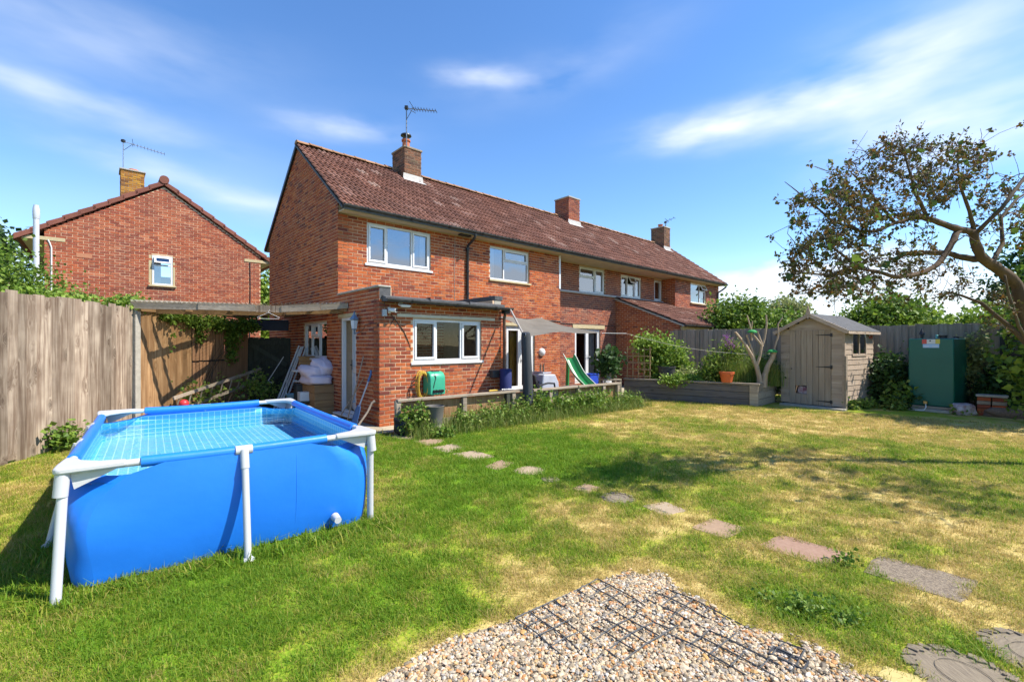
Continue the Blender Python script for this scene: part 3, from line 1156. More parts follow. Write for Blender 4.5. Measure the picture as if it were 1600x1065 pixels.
window(house, WL_f3, 16.172, 17.718, 3.472, 4.368, [(0, .62, 0, 1, 'f'), (.62, 1, 0, .66, 'f'), (.62, 1, .66, 1, 'o')], sill=(m_stone, .06, .08), depth=.04)
window(house, WL_ext, .709, 2.422, 1.202, 2.063, [(0, .325, 0, 1, 'c'), (.325, .69, 0, 1, 'f'), (.69, 1, 0, 1, 'c')], sill=(m_white, .05, .035), depth=.03, label='large kitchen window of the extension above the hose reel', gm=m_glassg)
window(house, WL_gab, 2.632, 4.228, 1.232, 2.078, [(0, .36, 0, 1, 'f'), (.36, .70, 0, .6, 'f'), (.36, .70, .6, 1, 'c'), (.70, 1, 0, 1, 'f')], sill=(m_white, .05, .10), depth=.03, gm=m_glassg)


def pair_door(parent, wl, a0, a1, z0, z1, n=2, depth=.05, label=None, curtain=None):
    mb = MB(wl)
    d0, d1 = -depth - .07, -depth
    fw = .055
    mb.box(a0, a0 + fw, d0, d1, z0, z1).box(a1 - fw, a1, d0, d1, z0, z1).box(a0 + fw, a1 - fw, d0, d1, z1 - fw, z1).box(a0 + fw, a1 - fw, d0, d1, z0, z0 + .05)
    fr = mb.build('door_frame', m_white, parent, bevel=.004)
    if label:
        fr['label'] = label
    wd = (a1 - a0 - 2 * fw) / n
    for i in range(n):
        x0, x1 = a0 + fw + i * wd + .003, a0 + fw + (i + 1) * wd - .003
        e = .075
        b = MB(wl)
        f0, f1 = d0 + .01, d1 + .012
        b.box(x0, x0 + e, f0, f1, z0 + .055, z1 - fw - .004).box(x1 - e, x1, f0, f1, z0 + .055, z1 - fw - .004)
        b.box(x0 + e, x1 - e, f0, f1, z1 - fw - .004 - e, z1 - fw - .004).box(x0 + e, x1 - e, f0, f1, z0 + .055, z0 + .055 + e * 1.4)
        b.build('door_leaf', m_white, fr, bevel=.004)
        g = MB(wl)
        g.add([(x0 + e, d0 + .04, z0 + .16), (x1 - e, d0 + .04, z0 + .16), (x1 - e, d0 + .04, z1 - fw - e - .004), (x0 + e, d0 + .04, z1 - fw - e - .004)], [(0, 1, 2, 3)])
        g.build('pane', m_glassg, fr, recalc=False)
        hx = x1 - .04 if i == 0 else x0 + .04
        h = MB(wl).box(hx - .012, hx + .012, f1, f1 + .012, 1.0, 1.18).box(hx - (.11 if i == 0 else -.0), hx + (.0 if i == 0 else .11), f1 + .03, f1 + .045, 1.09, 1.105).box(hx - .008, hx + .008, f1, f1 + .04, 1.088, 1.107)
        h.build('door_handle', m_white, fr)
    for (mi, ca, cb) in (curtain or ()):
        xa, xb = a0 + ca * (a1 - a0), a0 + cb * (a1 - a0)
        k = 36
        c = MB(wl).sheet([[(xa + (xb - xa) * i / k, d0 - .12 + .03 * math.sin(i * 1.7), z) for i in range(k + 1)] for z in (z0 + .06, z1 - .05)])
        c.build('curtain', mi, fr, smooth=True)
    return fr


pair_door(house, WL_f2, 8.712, 10.208, .152, 2.118, 2, label='white glazed french doors in the recessed wall', curtain=[(m_curtain, .05, .22), (m_curtain, .74, .95)])
pair_door(house, WL_f1, 4.902, 6.098, .152, 2.098, 2, label='white glazed door under the shade sail', curtain=[(mat('ochre_curtain', (.42, .24, .05), (.3, .16, .03), scale=5), .30, .62)])

# side door, standing a little open
mb = MB(WL_side)
a0, a1, z0, z1 = DOOR_S
a0, a1, z1 = a0 + .002, a1 - .002, z1 - .002
mb.box(a0, a0 + .06, -.10, -.02, z0, z1).box(a1 - .06, a1, -.10, -.02, z0, z1).box(a0 + .06, a1 - .06, -.10, -.02, z1 - .06, z1).box(a0 + .06, a1 - .06, -.10, -.02, z0, z0 + .05)
dfr = mb.build('door_frame', m_white, house, bevel=.004, label='white glazed side door of the extension standing ajar')
hng = (a0 + .06, -.06)
an = R(16)
tfd = lambda a, d, z: WL_side(hng[0] + a * math.cos(an) + d * math.sin(an), hng[1] - a * math.sin(an) + d * math.cos(an), z)
b = MB(tfd)
dw = a1 - a0 - .125
b.box(0, .1, -.03, .03, z0 + .06, z1 - .065).box(dw - .1, dw, -.03, .03, z0 + .06, z1 - .065)
b.box(.1, dw - .1, -.03, .03, z1 - .17, z1 - .065).box(.1, dw - .1, -.03, .03, z0 + .06, z0 + .22).box(.1, dw - .1, -.03, .03, .95, 1.08)
b.build('door_leaf', m_white, dfr, bevel=.004)
for za, zb in ((z0 + .22, .95), (1.08, z1 - .17)):
    MB(tfd).add([(.1, 0, za), (dw - .1, 0, za), (dw - .1, 0, zb), (.1, 0, zb)], [(0, 1, 2, 3)]).build('pane', m_glass, dfr, recalc=False)
MB(tfd).box(dw - .06, dw - .03, .03, .045, 1.0, 1.22).box(dw - .16, dw - .035, .06, .075, 1.10, 1.12).build('door_handle', m_black, dfr)
MB(WL_side).box(a0 - .06, a1 + .10, -.02, .14, .06, .10).build('door_step', m_white, dfr, bevel=.006)

# extension roof
mb = MB().add([(.24, -.08, 2.45), (2.98, -.08, 2.45), (2.98, T0, 2.58), (.24, T0, 2.58), (.24, -.08, 2.40), (2.98, -.08, 2.40), (2.98, T0, 2.50), (.24, T0, 2.50)],
              [(0, 1, 2, 3), (7, 6, 5, 4), (0, 4, 5, 1), (1, 5, 6, 2), (2, 6, 7, 3), (3, 7, 4, 0)])
er = mb.build('extension_roof', m_felt, house)
MB().box(-.03, .235, -.02, T0 - .002, 2.626, 2.665).build('coping', m_conc, house, bevel=.01)
MB().box(.0, .235, -.005, .12, 2.401, 2.625).build('parapet_end', m_felt, house, bevel=.01)
MB().box(2.80, 3.04, -.02, T0 - .002, 2.56, 2.66).build('coping', m_felt, house, bevel=.01)
MB().box(2.80, 3.0, -.005, .12, 2.401, 2.56).build('parapet_end', m_conc, house, bevel=.01)
mb = MB().add([(.05, -.16, 2.44), (2.98, -.16, 2.44), (2.98, .0, 2.475), (.05, .0, 2.475), (.05, -.165, 2.36), (2.98, -.165, 2.36), (2.98, .0, 2.36), (.05, .0, 2.36)],
              [(0, 1, 2, 3), (0, 4, 5, 1), (7, 6, 5, 4), (3, 2, 6, 7), (0, 3, 7, 4), (1, 5, 6, 2)])
mb.build('roof_edge', m_felt, er)
for s in (1.0, 1.98):
    MB().box(s, s + .01, -.172, -.0, 2.37, 2.485).build('felt_seam', m_black, er)
gutter(house, (.03, -.225, 2.40), (3.15, -.225, 2.38), brackets=1.0)
MB().box(2.98, 3.14, -.18, -.02, 2.25, 2.36).build('gutter_outlet', m_black, house, bevel=.02)
dp = MB().tube([(3.06, -.1, 2.3), (3.06, -.05, 2.15), (3.06, -.045, .05)], .035, 10)
dp.build('downpipe', mat('brown_downpipe', (.16, .09, .06), (.10, .06, .045), scale=5, rough=.5), house, smooth='auto')
# cables, lamps and boxes on the walls
cb = MB().tube([(3.05, T0 - .02, 2.315), (4.5, T0 - .02, 2.31), (5.8, T0 - .02, 2.318), (7.25, T0 - .02, 2.30), (7.30, T0 - .02, 2.30), (7.31, TR - .02, 2.29), (9, TR - .02, 2.28), (11.1, TR - .02, 2.27), (11.14, TR - .025, 2.2), (11.14, TR - .025, 1.6)], .012, 6)
cb.build('cable', m_black, house)
MB().tube([(3.1, T0 - .012, 4.40), (3.08, T0 - .012, 3.6), (3.09, T0 - .012, 2.62)], .006, 5).build('cable', mat('cream_cable', (.5, .42, .33)), house)
cam_o = MB(WL_ext)
cam_o.box(.17, .23, .0, .02, 2.14, 2.26).bar((.20, .02, 2.2), (.22, .06, 2.2), .03)
co = cam_o.build('security_camera', m_white, house, bevel=.005)
MB().tube([(.19, -.05, 2.20), (.26, -.17, 2.19)], .042, 12).build('camera_body', m_white, co, smooth='auto')
MB().tube([(.26, -.17, 2.19), (.262, -.174, 2.1895)], .032, 12).build('lens', m_black, co)
MB(WL_ext).box(.05, .13, 0, .06, 2.08, 2.21).build('junction_box', mat('grey_plastic', (.42, .44, .46), (.36, .38, .4), rough=.5), house, bevel=.008)
fl = MB(WL_ext).box(.40, .44, 0, .10, 2.30, 2.36).add([(.33, .09, 2.335), (.55, .09, 2.335), (.55, .22, 2.30), (.33, .22, 2.30), (.35, .08, 2.29), (.53, .08, 2.29), (.53, .2, 2.255), (.35, .2, 2.255)],
                                                    [(0, 1, 2, 3), (7, 6, 5, 4), (0, 4, 5, 1), (1, 5, 6, 2), (2, 6, 7, 3), (3, 7, 4, 0)])
fl.build('floodlight', m_white, house, bevel=.006)
MB(WL_ext).tube([(.10, .008, 2.27), (.10, .008, 2.40)], .006, 5).build('cable', m_black, house)
# dead climber stems on the wall beside the kitchen window
st = MB(WL_ext)
for pts in ([(.24, .01, 2.12), (.36, .012, 1.98), (.50, .012, 1.82), (.60, .01, 1.62), (.66, .01, 1.45)], [(.42, .012, 1.93), (.52, .014, 1.93), (.60, .012, 1.96)], [(.30, .012, 2.05), (.24, .012, 1.95), (.20, .012, 1.88)]):
    st.tube(pts, [.010] * (len(pts) - 1) + [.004], 5)
st.build('dead_climber_stem', mat('dead_stem', (.09, .05, .035), (.05, .03, .02)), house)
# lantern by the side door
ln = MB(WL_side).bar((.86, .0, 1.80), (.86, .11, 1.76), .02).bar((.86, .11, 1.76), (.86, .11, 1.84), .02).bar((.86, .11, 2.16), (.86, .11, 2.21), .02)
p = WL_side(.86, .11, 1.84)
lo = ln.build('wall_lantern', mat('lantern_blue', (.16, .24, .34), (.12, .18, .26), rough=.4), house)
MB().lathe([(.045, 0), (.075, .20), (.10, .21), (.03, .30), (.012, .34)], p, 6).build('lantern_cage', MATS['lantern_blue'], lo)
MB().lathe([(.055, .02), (.077, .18)], (p[0], p[1], p[2] + .005), 6).build('lantern_glass', mat('frosted_glass', (.55, .62, .68), (.5, .56, .62), rough=.2), lo)
MB(WL_side).tube([(.80, .008, 1.80), (.66, .008, 1.86), (.58, .008, 1.93), (.35, .008, 1.95), (.1, .008, 1.95)], .006, 5).build('cable', m_black, house)
# round bulkhead light, pipes
pw = WL_f1(6.39, .0, 1.31)
bl = MB(WL_f1)
for i in range(6):
    a0, a1 = math.pi / 2 * i / 6, math.pi / 2 * (i + 1) / 6
    r0, r1, d0, d1 = .13 * math.cos(a0), .13 * math.cos(a1), .12 * math.sin(a0), .12 * math.sin(a1)
    vs = []
    for k in range(14):
        an = 2 * math.pi * k / 14
        vs += [(6.39 + r0 * math.cos(an), d0, 1.31 + r0 * math.sin(an)), (6.39 + r1 * math.cos(an), d1, 1.31 + r1 * math.sin(an))]
    bl.add(vs, [(2 * k, 2 * ((k + 1) % 14), 2 * ((k + 1) % 14) + 1, 2 * k + 1) for k in range(14)])
bl.build('bulkhead_light', m_white, house, smooth=True)
for s in (6.34, 6.47):
    MB(WL_f1).tube([(s, .02, .95), (s, .02, .42)], .018, 6).build('wall_pipe', mat('old_pipe', (.25, .2, .16), (.18, .14, .12)), house)
MB(WL_ext).box(2.66, 2.86, 0, .12, .80, .96).build('wall_box', m_blackw, house, bevel=.012)

# patio round the house
m_patio = mat('patio_slab', (.42, .37, .27), (.33, .29, .21), rnd=.16, scale=7, rough=.9, bump=.25)
MB().box(-4.2, 11.2, -1.15, 7.4, -.05, .004).build('patio_bed', m_soil, None, loc=(HX, HY, 0), rot=(0, 0, HOUSE_ANG))['kind'] = 'structure'
pat = MB().box(-.01, .0, -.01, 0, -.03, -.02).build('patio', m_soil, None, loc=(HX, HY, 0), rot=(0, 0, HOUSE_ANG))
struct(pat)
bpy.data.objects['patio_bed'].name = 'path'
slab = {}
for i in range(-7, 20):
    for j in range(-2, 4):
        x0, y0 = i * .6, j * .6
        cx, cy = x0 + .295, y0 + .295
        if cy > T0 - .2 and cx > 0 or (cx > 0 and cx < 3.0 and cy > 0) or (cy < -.75) or cx > 10.9 or (cx < -2.4 and cy < 1.2) or (cx < 0.2 and cy < -.3 and cx < -1.1):
            continue
        if 'm' not in slab:
            slab['m'] = MB().box(-.295, .295, -.295, .295, -.04, .012)
            me = bpy.data.meshes.new('paving_slab')
            me.from_pydata(slab['m'].v, [], slab['m'].f)
            me.materials.append(m_patio)
            slab['me'] = me
        o = bpy.data.objects.new('paving_slab', slab['me'])
        COL.objects.link(o)
        o.parent = pat
        o.location = (cx, cy, random.uniform(-.003, .003))
        o.rotation_euler = (random.uniform(-.006, .006), random.uniform(-.006, .006), random.uniform(-.006, .006))

# ------------------------------------------------------------------ neighbour house
NX, NY = -8.844, 16.0
nb = thing('neighbour_house', 'red brick neighbouring house, its plain gable showing over the left fence', 'house', (NX, NY, 0), HOUSE_ANG)
nxf = lambda p: (NX + CU * p[0] - SU * p[1], NY + SU * p[0] + CU * p[1], p[2])
NT = .688
n_top = lambda a: 6.47 - abs(a + 2.70) * NT
nstore = []
NW = (-3.005, -2.475, 3.385, 4.30)
w_n, WL_n = do_wall('gable_wall', 'front', 0, -5.31, 0, 0, 4.63, [NW], top=lambda a: n_top(a) - .01, gable=(-2.70, 6.45), m=m_brickn, parent=nb, store=nstore)
put_bricks(nstore, 300, nxf)
MB().box(-5.31, -5.06, .3, 8, 0, 4.6).box(-.25, 0, .3, 8, 0, 4.6).box(-5.31, 0, 8.0, 8.2, 0, 4.6).build('wall', m_mortar, nb)
for sgn in (-1, 1):
    e = -2.70 + sgn * 3.12
    ze = 6.60 - 3.12 * NT
    mb = MB().add([(-2.70, -.02, 6.60), (e, -.02, ze), (e, 8.4, ze), (-2.70, 8.4, 6.60), (-2.70, -.02, 6.50), (e, -.02, ze - .1), (e, 8.4, ze - .1), (-2.70, 8.4, 6.50)],
                  [(0, 1, 2, 3), (7, 6, 5, 4), (0, 4, 5, 1), (1, 5, 6, 2), (2, 6, 7, 3), (3, 7, 4, 0)])
    rf_ = mb.build('roof', m_tilen, nb)
    L = math.hypot(3.12, 3.12 * NT)
    n = 10
    an = math.atan(NT)
    for i in range(n):
        f0, f1 = i / n, (i + 1) / n + .025
        b = MB()
        up = .03
        pts = []
        for f, lift in ((f0, .0), (min(f1, 1.02), .045)):
            a = -2.70 + sgn * 3.12 * f
            z = 6.60 - 3.12 * NT * f + lift
            pts.append((a, z))
        (xa, za), (xb, zb) = pts
        b.add([(xa, -.075, za - .105), (xb, -.075, zb - .125), (xb, -.075, zb + .035), (xa, -.075, za + .03),
               (xa, .2, za - .105), (xb, .2, zb - .125), (xb, .2, zb + .035), (xa, .2, za + .03)],
              [(0, 1, 2, 3), (7, 6, 5, 4), (0, 4, 5, 1), (1, 5, 6, 2), (2, 6, 7, 3), (3, 7, 4, 0)])
        b.build('verge_tile', m_tilen, rf_, bevel=.012)
    ex = -2.70 + sgn * 2.62
    x0, x1 = sorted((ex - sgn * .42, ex + sgn * .46))
    MB().box(x0, x1, -.02, .1, 4.40, 4.50).build('eaves_block', m_stone, nb, bevel=.006)
    x0, x1 = sorted((ex + sgn * .02, ex + sgn * .46))
    MB().box(x0, x1, .1, 8.2, 4.40, 4.46).build('soffit', m_cream, nb)
    xx = ex + sgn * .53
    g_ = MB().tube([(xx, -.05, 4.42), (xx, 8.3, 4.40)], .06, 8).build('gutter', m_black, nb)
b = MB().tube([(-2.70, -.10, 6.66), (-2.70, 8.4, 6.66)], .125, 14).build('ridge_tile', m_tilen, nb, smooth='auto')
window(nb, WL_n, NW[0] + .01, NW[1] - .01, NW[2] + .005, NW[3] - .005, [(0, 1, 0, .68, 'f'), (0, 1, .68, 1, 'o')], sill=(m_stone, .09, .07), depth=.0, inner=(m_curtw, .0, .45))
MB(WL_n).box(NW[0] - .07, NW[0], -.02, .008, NW[2], NW[3]).box(NW[1], NW[1] + .05, -.02, .008, NW[2], NW[3]).build('window_surround', m_stone, nb)
ch = MB().box(-3.62, -2.95, 4.0, 4.8, 5.2, 7.92).build('chimney', m_mortarc, nb)
lst = []
for kind, pos, p, q in (('front', 4.0, -3.62, -2.95), ('left', -3.62, 4.0, 4.8)):
    wl = Wall(kind, pos)
    lst += [(ch, wl, x, y, z, m_brickl) for (x, y, z) in lay_bricks(p, q, 7.92 - .075 * 22, 7.92)]
put_bricks(lst, 0, nxf)
MB().box(-3.66, -2.91, 3.96, 4.84, 7.921, 7.97).build('chimney_cap', m_conc, ch, bevel=.01)
MB().lathe([(.16, 0), (.17, .06), (.15, .10)], (-3.25, 4.3, 7.965), 14).build('chimney_pot', m_terra, ch, smooth='auto')
MB().tube([(-.33, -.02, 4.4), (-.32, -.02, 3.5), (-.34, -.02, 2.2), (-.33, -.02, .2)], .014, 6).build('cable', m_black, nb)
MB().tube([(-5.24, -.02, 4.42), (-5.20, -.02, 4.32), (-5.17, -.02, 4.2), (-5.17, -.02, 3.2), (-5.17, -.02, 2.2)], .018, 6).build('wall_pipe', m_white, nb)
MB(WL_n).box(-4.68, -4.35, -.02, .012, 4.02, 4.14).build('repair_patch', mat('pale_brick', (.44, .20, .11), (.38, .16, .09), scale=20, rough=.9), nb)


# ------------------------------------------------------------------ television aerials
def aerial(name, label, base, h, boom_dir, boom_len, n_el, el_len, tilt=0.0, col=None, group=None):
    m = col or m_metal
    o = thing(name, label, 'aerial', base, 0, group)
    MB().tube([(0, 0, 0), (0, 0, h)], .018, 6).build('mast', m, o)
    d = Vector(boom_dir).normalized()
    z = h - .06
    p0 = Vector((0, 0, z)) - d * .08
    p1 = Vector((0, 0, z)) + d * boom_len
    p1.z += tilt
    MB().tube([p0, p1], .011, 6).build('boom', m, o)
    MB().box(-.05, .05, -.05, .05, z - .05, z + .05).build('clamp', m_black, o, bevel=.01)
    side = d.cross(Vector((0, 0, 1))).normalized()
    for i in range(n_el):
        f = .3 + .7 * i / max(1, n_el - 1)
        c = p0.lerp(p1, f)
        L = el_len * (1 - .35 * f)
        e = MB().tube([c - side * L, c + side * L], .006, 5).tube([c - side * L * .6 + Vector((0, 0, -.045)), c + side * L * .6 + Vector((0, 0, .045))], .005, 5)
        e.build('element', m_black, o)
    q = p0.lerp(p1, .27)
    rx = MB()
    for k in (-1, 1):
        rx.bar(q - side * .2 + Vector((0, 0, k * .03)), q + side * .2 + Vector((0, 0, k * .12)), .012)
    rx.tube([q, (0, 0, z - .35)], .008, 5)
    rx.build('reflector', m_black, o)
    return o


aerial('television_aerial', 'long slanting television aerial on the chimney with the black cowl', hw(2.92, 4.22, 7.45), 1.22, (.97, -.25, 0), .95, 9, .13, tilt=-.22)
aerial('television_aerial', 'thin grey television aerial on the lichen-covered neighbouring chimney', nxf((-3.55, 4.1, 7.9)), 1.15, (.80, .6, 0), 1.2, 10, .10, tilt=-.18, col=m_steel)
aerial('television_aerial', 'small spiky television aerial on the farthest chimney of the brick house', hw(18.6, 4.6, 7.3), .85, (.7, -.7, 0), .5, 3, .22, tilt=.15)

# vent pipe behind the left fence
vp = thing('vent_pipe', 'pale grey vent pipe standing up behind the left fence beside the neighbouring gable', 'pipe', (-11.97, 11.45, 0))
MB().tube([(0, 0, 0), (0, 0, 4.95)], .058, 14).build('pipe', mat('pale_pipe', (.56, .59, .64), (.48, .51, .56), scale=3, rough=.35), vp, smooth='auto')
MB().lathe([(.061, 4.70), (.068, 4.72), (.068, 4.95), (.05, 5.03), (.05, 5.05)], (0, 0, .002), 14).build('pipe_cap', MATS['pale_pipe'], vp, smooth='auto')

# ------------------------------------------------------------------ timber
def wood(name, c1, c2, c3, rough=.85, rnd=.16, along='z', knots=True, sc=1.0):
    """weathered sawn timber with grain along one object axis"""
    m = bpy.data.materials.new(name)
    m.use_nodes = True
    t = m.node_tree
    L = t.links.new
    b = t.nodes['Principled BSDF']
    b.inputs['Roughness'].default_value = rough
    b.inputs['Specular IOR Level'].default_value = .2
    tc = N(t, 'ShaderNodeTexCoord')
    r = rnd_socket(t)
    cx = N(t, 'ShaderNodeCombineXYZ')
    rr = math_n(t, 'MULTIPLY', r, 53.0)
    for i in range(3):
        L(rr, cx.inputs[i])
    vv = N(t, 'ShaderNodeVectorMath', operation='ADD')
    L(tc.outputs['Object'], vv.inputs[0])
    L(cx.outputs[0], vv.inputs[1])
    # knots bend the grain
    kn = N(t, 'ShaderNodeTexVoronoi', feature='SMOOTH_F1')
    kmp = N(t, 'ShaderNodeMapping')
    ks = {'z': (4, 4, 2.2), 'x': (2.2, 4, 4), 'y': (4, 2.2, 4)}[along]
    kmp.inputs['Scale'].default_value = [k * sc for k in ks]
    L(vv.outputs[0], kmp.inputs[0])
    L(kmp.outputs[0], kn.inputs['Vector'])
    kn.inputs['Scale'].default_value = 1.0
    kd = math_n(t, 'SUBTRACT', 1.0, math_n(t, 'MULTIPLY', kn.outputs['Distance'], 2.6), True)
    kd2 = math_n(t, 'POWER', kd, 3.0)
    gm = N(t, 'ShaderNodeMapping')
    gs = {'z': (26, 26, 1.1), 'x': (1.1, 26, 26), 'y': (26, 1.1, 26)}[along]
    gm.inputs['Scale'].default_value = [g_ * sc for g_ in gs]
    L(vv.outputs[0], gm.inputs[0])
    off = N(t, 'ShaderNodeVectorMath', operation='ADD')
    L(gm.outputs[0], off.inputs[0])
    o2 = N(t, 'ShaderNodeCombineXYZ')
    k3 = math_n(t, 'MULTIPLY', kd2, 4.5 if knots else 0)
    for i in range(3):
        L(k3, o2.inputs[i])
    L(o2.outputs[0], off.inputs[1])
    gr = N(t, 'ShaderNodeTexNoise')
    gr.inputs['Scale'].default_value = 1.0
    gr.inputs['Detail'].default_value = 5
    gr.inputs['Roughness'].default_value = .6
    gr.inputs['Distortion'].default_value = .5
    L(off.outputs[0], gr.inputs['Vector'])
    bl = N(t, 'ShaderNodeTexNoise')
    bl.inputs['Scale'].default_value = 2.3 * sc
    bl.inputs['Detail'].default_value = 5
    L(vv.outputs[0], bl.inputs['Vector'])
    f1 = math_n(t, 'ADD', math_n(t, 'MULTIPLY', math_n(t, 'SUBTRACT', gr.outputs['Fac'], .5), 3.8), .5, True)
    f2 = math_n(t, 'ADD', math_n(t, 'MULTIPLY', math_n(t, 'SUBTRACT', bl.outputs['Fac'], .5), 2.4), .45, True)
    m1 = N(t, 'ShaderNodeMix', data_type='RGBA')
    m1.inputs['A'].default_value = (*c1, 1)
    m1.inputs['B'].default_value = (*c2, 1)
    L(f1, m1.inputs['Factor'])
    m2 = N(t, 'ShaderNodeMix', data_type='RGBA')
    L(math_n(t, 'MULTIPLY', f2, .75), m2.inputs['Factor'])
    L(m1.outputs['Result'], m2.inputs['A'])
    m2.inputs['B'].default_value = (*c3, 1)
    hv = N(t, 'ShaderNodeHueSaturation')
    L(m2.outputs['Result'], hv.inputs['Color'])
    v = math_n(t, 'ADD', math_n(t, 'MULTIPLY', math_n(t, 'SUBTRACT', r, .5), 2 * rnd), 1.0)
    v = math_n(t, 'MULTIPLY', v, math_n(t, 'SUBTRACT', 1.0, math_n(t, 'MULTIPLY', kd2, .6 if knots else 0)))
    L(v, hv.inputs['Value'])
    L(hv.outputs[0], b.inputs['Base Color'])
    bp = N(t, 'ShaderNodeBump')
    bp.inputs['Strength'].default_value = .5
    bp.inputs['Distance'].default_value = .006
    L(gr.outputs['Fac'], bp.inputs['Height'])
    L(bp.outputs[0], b.inputs['Normal'])
    MATS[name] = m
    return m


m_wgrey = wood('weathered_fence', (.47, .385, .295), (.185, .130, .092), (.12, .080, .055), rnd=.32)
m_wbrown = wood('brown_fence', (.46, .29, .15), (.25, .135, .06), (.22, .12, .055), rnd=.18)
m_wslat = wood('red_slat', (.40, .22, .12), (.27, .14, .075), (.29, .16, .085), rnd=.14)
m_wdark = wood('dark_gate', (.075, .075, .058), (.04, .04, .032), (.05, .055, .04), rnd=.25)
m_wsilver = wood('silver_timber', (.36, .31, .25), (.22, .185, .15), (.28, .22, .16), rnd=.15, along='x')
m_wshed = wood('shed_board', (.47, .385, .305), (.33, .26, .20), (.38, .285, .21), rnd=.12, along='x')
m_wdoor = wood('shed_door', (.41, .33, .25), (.27, .21, .155), (.32, .25, .185), rnd=.10, along='z', knots=False)
m_wbed = wood('bed_sleeper', (.16, .15, .155), (.085, .08, .085), (.20, .16, .11), rnd=.12, along='x')
m_wright = wood('grey_fence', (.33, .295, .245), (.20, .175, .145), (.25, .205, .15), rnd=.16, along='z', knots=False)
m_wnew = wood('cedar_box', (.36, .21, .09), (.26, .14, .06), (.30, .19, .10), rnd=.12, along='x')

BOARD = {}


def board_mesh(w, h, m, th=.018, variant=0, top_round=0):
    key = (round(w, 3), round(h, 3), m.name, variant)
    if key in BOARD:
        return BOARD[key]
    r = random.Random(hash((round(w, 3), variant)) & 0xffff)
    mb = MB()
    n = 4
    vs = []
    for i in range(n + 1):
        z = h * i / n
        if i == n:
            z += r.uniform(-.012, .012)
        wob = r.uniform(-.004, .004)
        wob2 = r.uniform(-.004, .004)
        vs += [(-w / 2 + wob, wob2 * .5, z), (w / 2 + wob, -th * 1.35 + wob2, z + (r.uniform(-.008, .008) if i == n else 0)), (w / 2 + wob, .006 + wob2, z), (-w / 2 + wob, .010 + wob2, z)]
    fs = [(3, 2, 1, 0), tuple(4 * n + k for k in range(4))]
    for i in range(n):
        for k in range(4):
            a, b = 4 * i + k, 4 * i + (k + 1) % 4
            fs.append((a, b, b + 4, a + 4))
    me = bpy.data.meshes.new('board')
    me.from_pydata(vs, [], fs)
    me.materials.append(m)
    BOARD[key] = me
    return me


def board_fence(root, p, q, h, pitch, m, name='board', z0=0.02, w=None, flip=1, hvar=.012, gap=None):
    """feather-edge boards from p to q in the root's own frame"""
    p, q = Vector((*p, 0)), Vector((*q, 0))
    L = (q - p).length
    d = (q - p) / L
    n = int(round(L / pitch))
    ang = math.atan2(d.y, d.x)
    for i in range(n):
        me = board_mesh((w or pitch * 1.12), h, m, variant=i % 7)
        o = bpy.data.objects.new(name, me)
        COL.objects.link(o)
        o.parent = root
        c = p + d * (L * (i + .5) / n)
        o.location = (c.x, c.y, z0 + random.uniform(-hvar, hvar))
        o.rotation_euler = (random.uniform(-.006, .006), random.uniform(-.004, .004), ang + (0 if flip > 0 else math.pi) + random.uniform(-.06, .025))


fa = thing('garden_fence', 'tall weathered board fence along the left side behind the pool', 'fence', (-7.13, 8.50, 0))
board_fence(fa, (1.66, -7.3), (0, 0), 2.22, .150, m_wgrey, flip=1, hvar=.03, w=.149)
for z in (.35, 1.15, 1.95):
    MB().bar((1.60, -7.3, z), (-.06, 0, z), .05, .08).build('rail', m_wgrey, fa)
po = MB().box(-.055, .055, -.055, .055, 0, 2.24).build('fence_post', m_conc, None, bevel=.008, loc=(-7.10, 8.585, 0), rot=(0, 0, -.1))
tag(po, 'pale concrete post at the end of the weathered left fence', 'post')
fb = thing('garden_fence', 'brown board fence with a slatted panel under the canopy', 'fence', (-7.08, 8.66, 0))
board_fence(fb, (0, 0), (.03, 1.30), 2.18, .130, m_wbrown, flip=1)
MB().bar((-.05, 0, .5), (-.03, 3.3, .5), .05, .08).bar((-.05, 0, 1.6), (-.03, 3.3, 1.6), .05, .08).build('rail', m_wbrown, fb)
for zz, hh in ((.02, 1.13), (1.19, .98)):
    for i in range(11):
        y = 1.38 + i * .112
        me = board_mesh(.066, hh, m_wslat, th=.012, variant=i % 3)
        o = bpy.data.objects.new('slat', me)
        COL.objects.link(o)
        o.parent = fb
        o.location = (.06, y, zz)
        o.rotation_euler = (0, 0, math.pi / 2 + random.uniform(-.03, .03))
    MB().box(.01, .035, 1.32, 2.53, zz + .05, zz + .10).box(.01, .035, 1.32, 2.53, zz + hh - .12, zz + hh - .07).build('slat_rail', m_wslat, fb)
MB().box(-.03, .05, 1.29, 1.325, 0, 2.2).build('post', m_wdark, fb)
MB().box(-.03, -.015, 1.33, 2.56, 0, 2.17).build('added_dark_backing', m_black, fb)  # black sheet added behind the slats, its colour stands in for shade in the gaps
board_fence(fb, (.06, 2.56), (.08, 3.34), 2.1, .125, m_wslat, flip=1)

gt = thing('garden_gate', 'dark ledged and braced gate in the shade beside the brick gable', 'gate', (-7.0, 12.02, 0), math.atan2(.42, .97))
for i in range(8):
    x = .03 + i * .127
    o = bpy.data.objects.new('board', board_mesh(.122, 1.68, m_wdark, variant=i % 4))
    COL.objects.link(o)
    o.parent = gt
    o.location = (x + .06, .03, .05)
for z in (.16, .92, 1.60):
    MB().box(.03, 1.04, -.005, .025, z - .06, z + .06).build('ledge', m_wdark, gt)
for z0_, z1_ in ((.22, .86), (.98, 1.54)):
    MB().bar((.10, -.012, z0_), (.95, -.012, z1_), .03, .10, up=(0, 0, 1)).bar((.95, -.018, z0_), (.10, -.018, z1_), .03, .10).build('brace', m_wdark, gt)
MB().box(.02, 1.04, .055, .07, .06, 1.70).build('added_dark_backing', m_wdark, gt)  # dark sheet added behind the gate boards to block light through the gaps
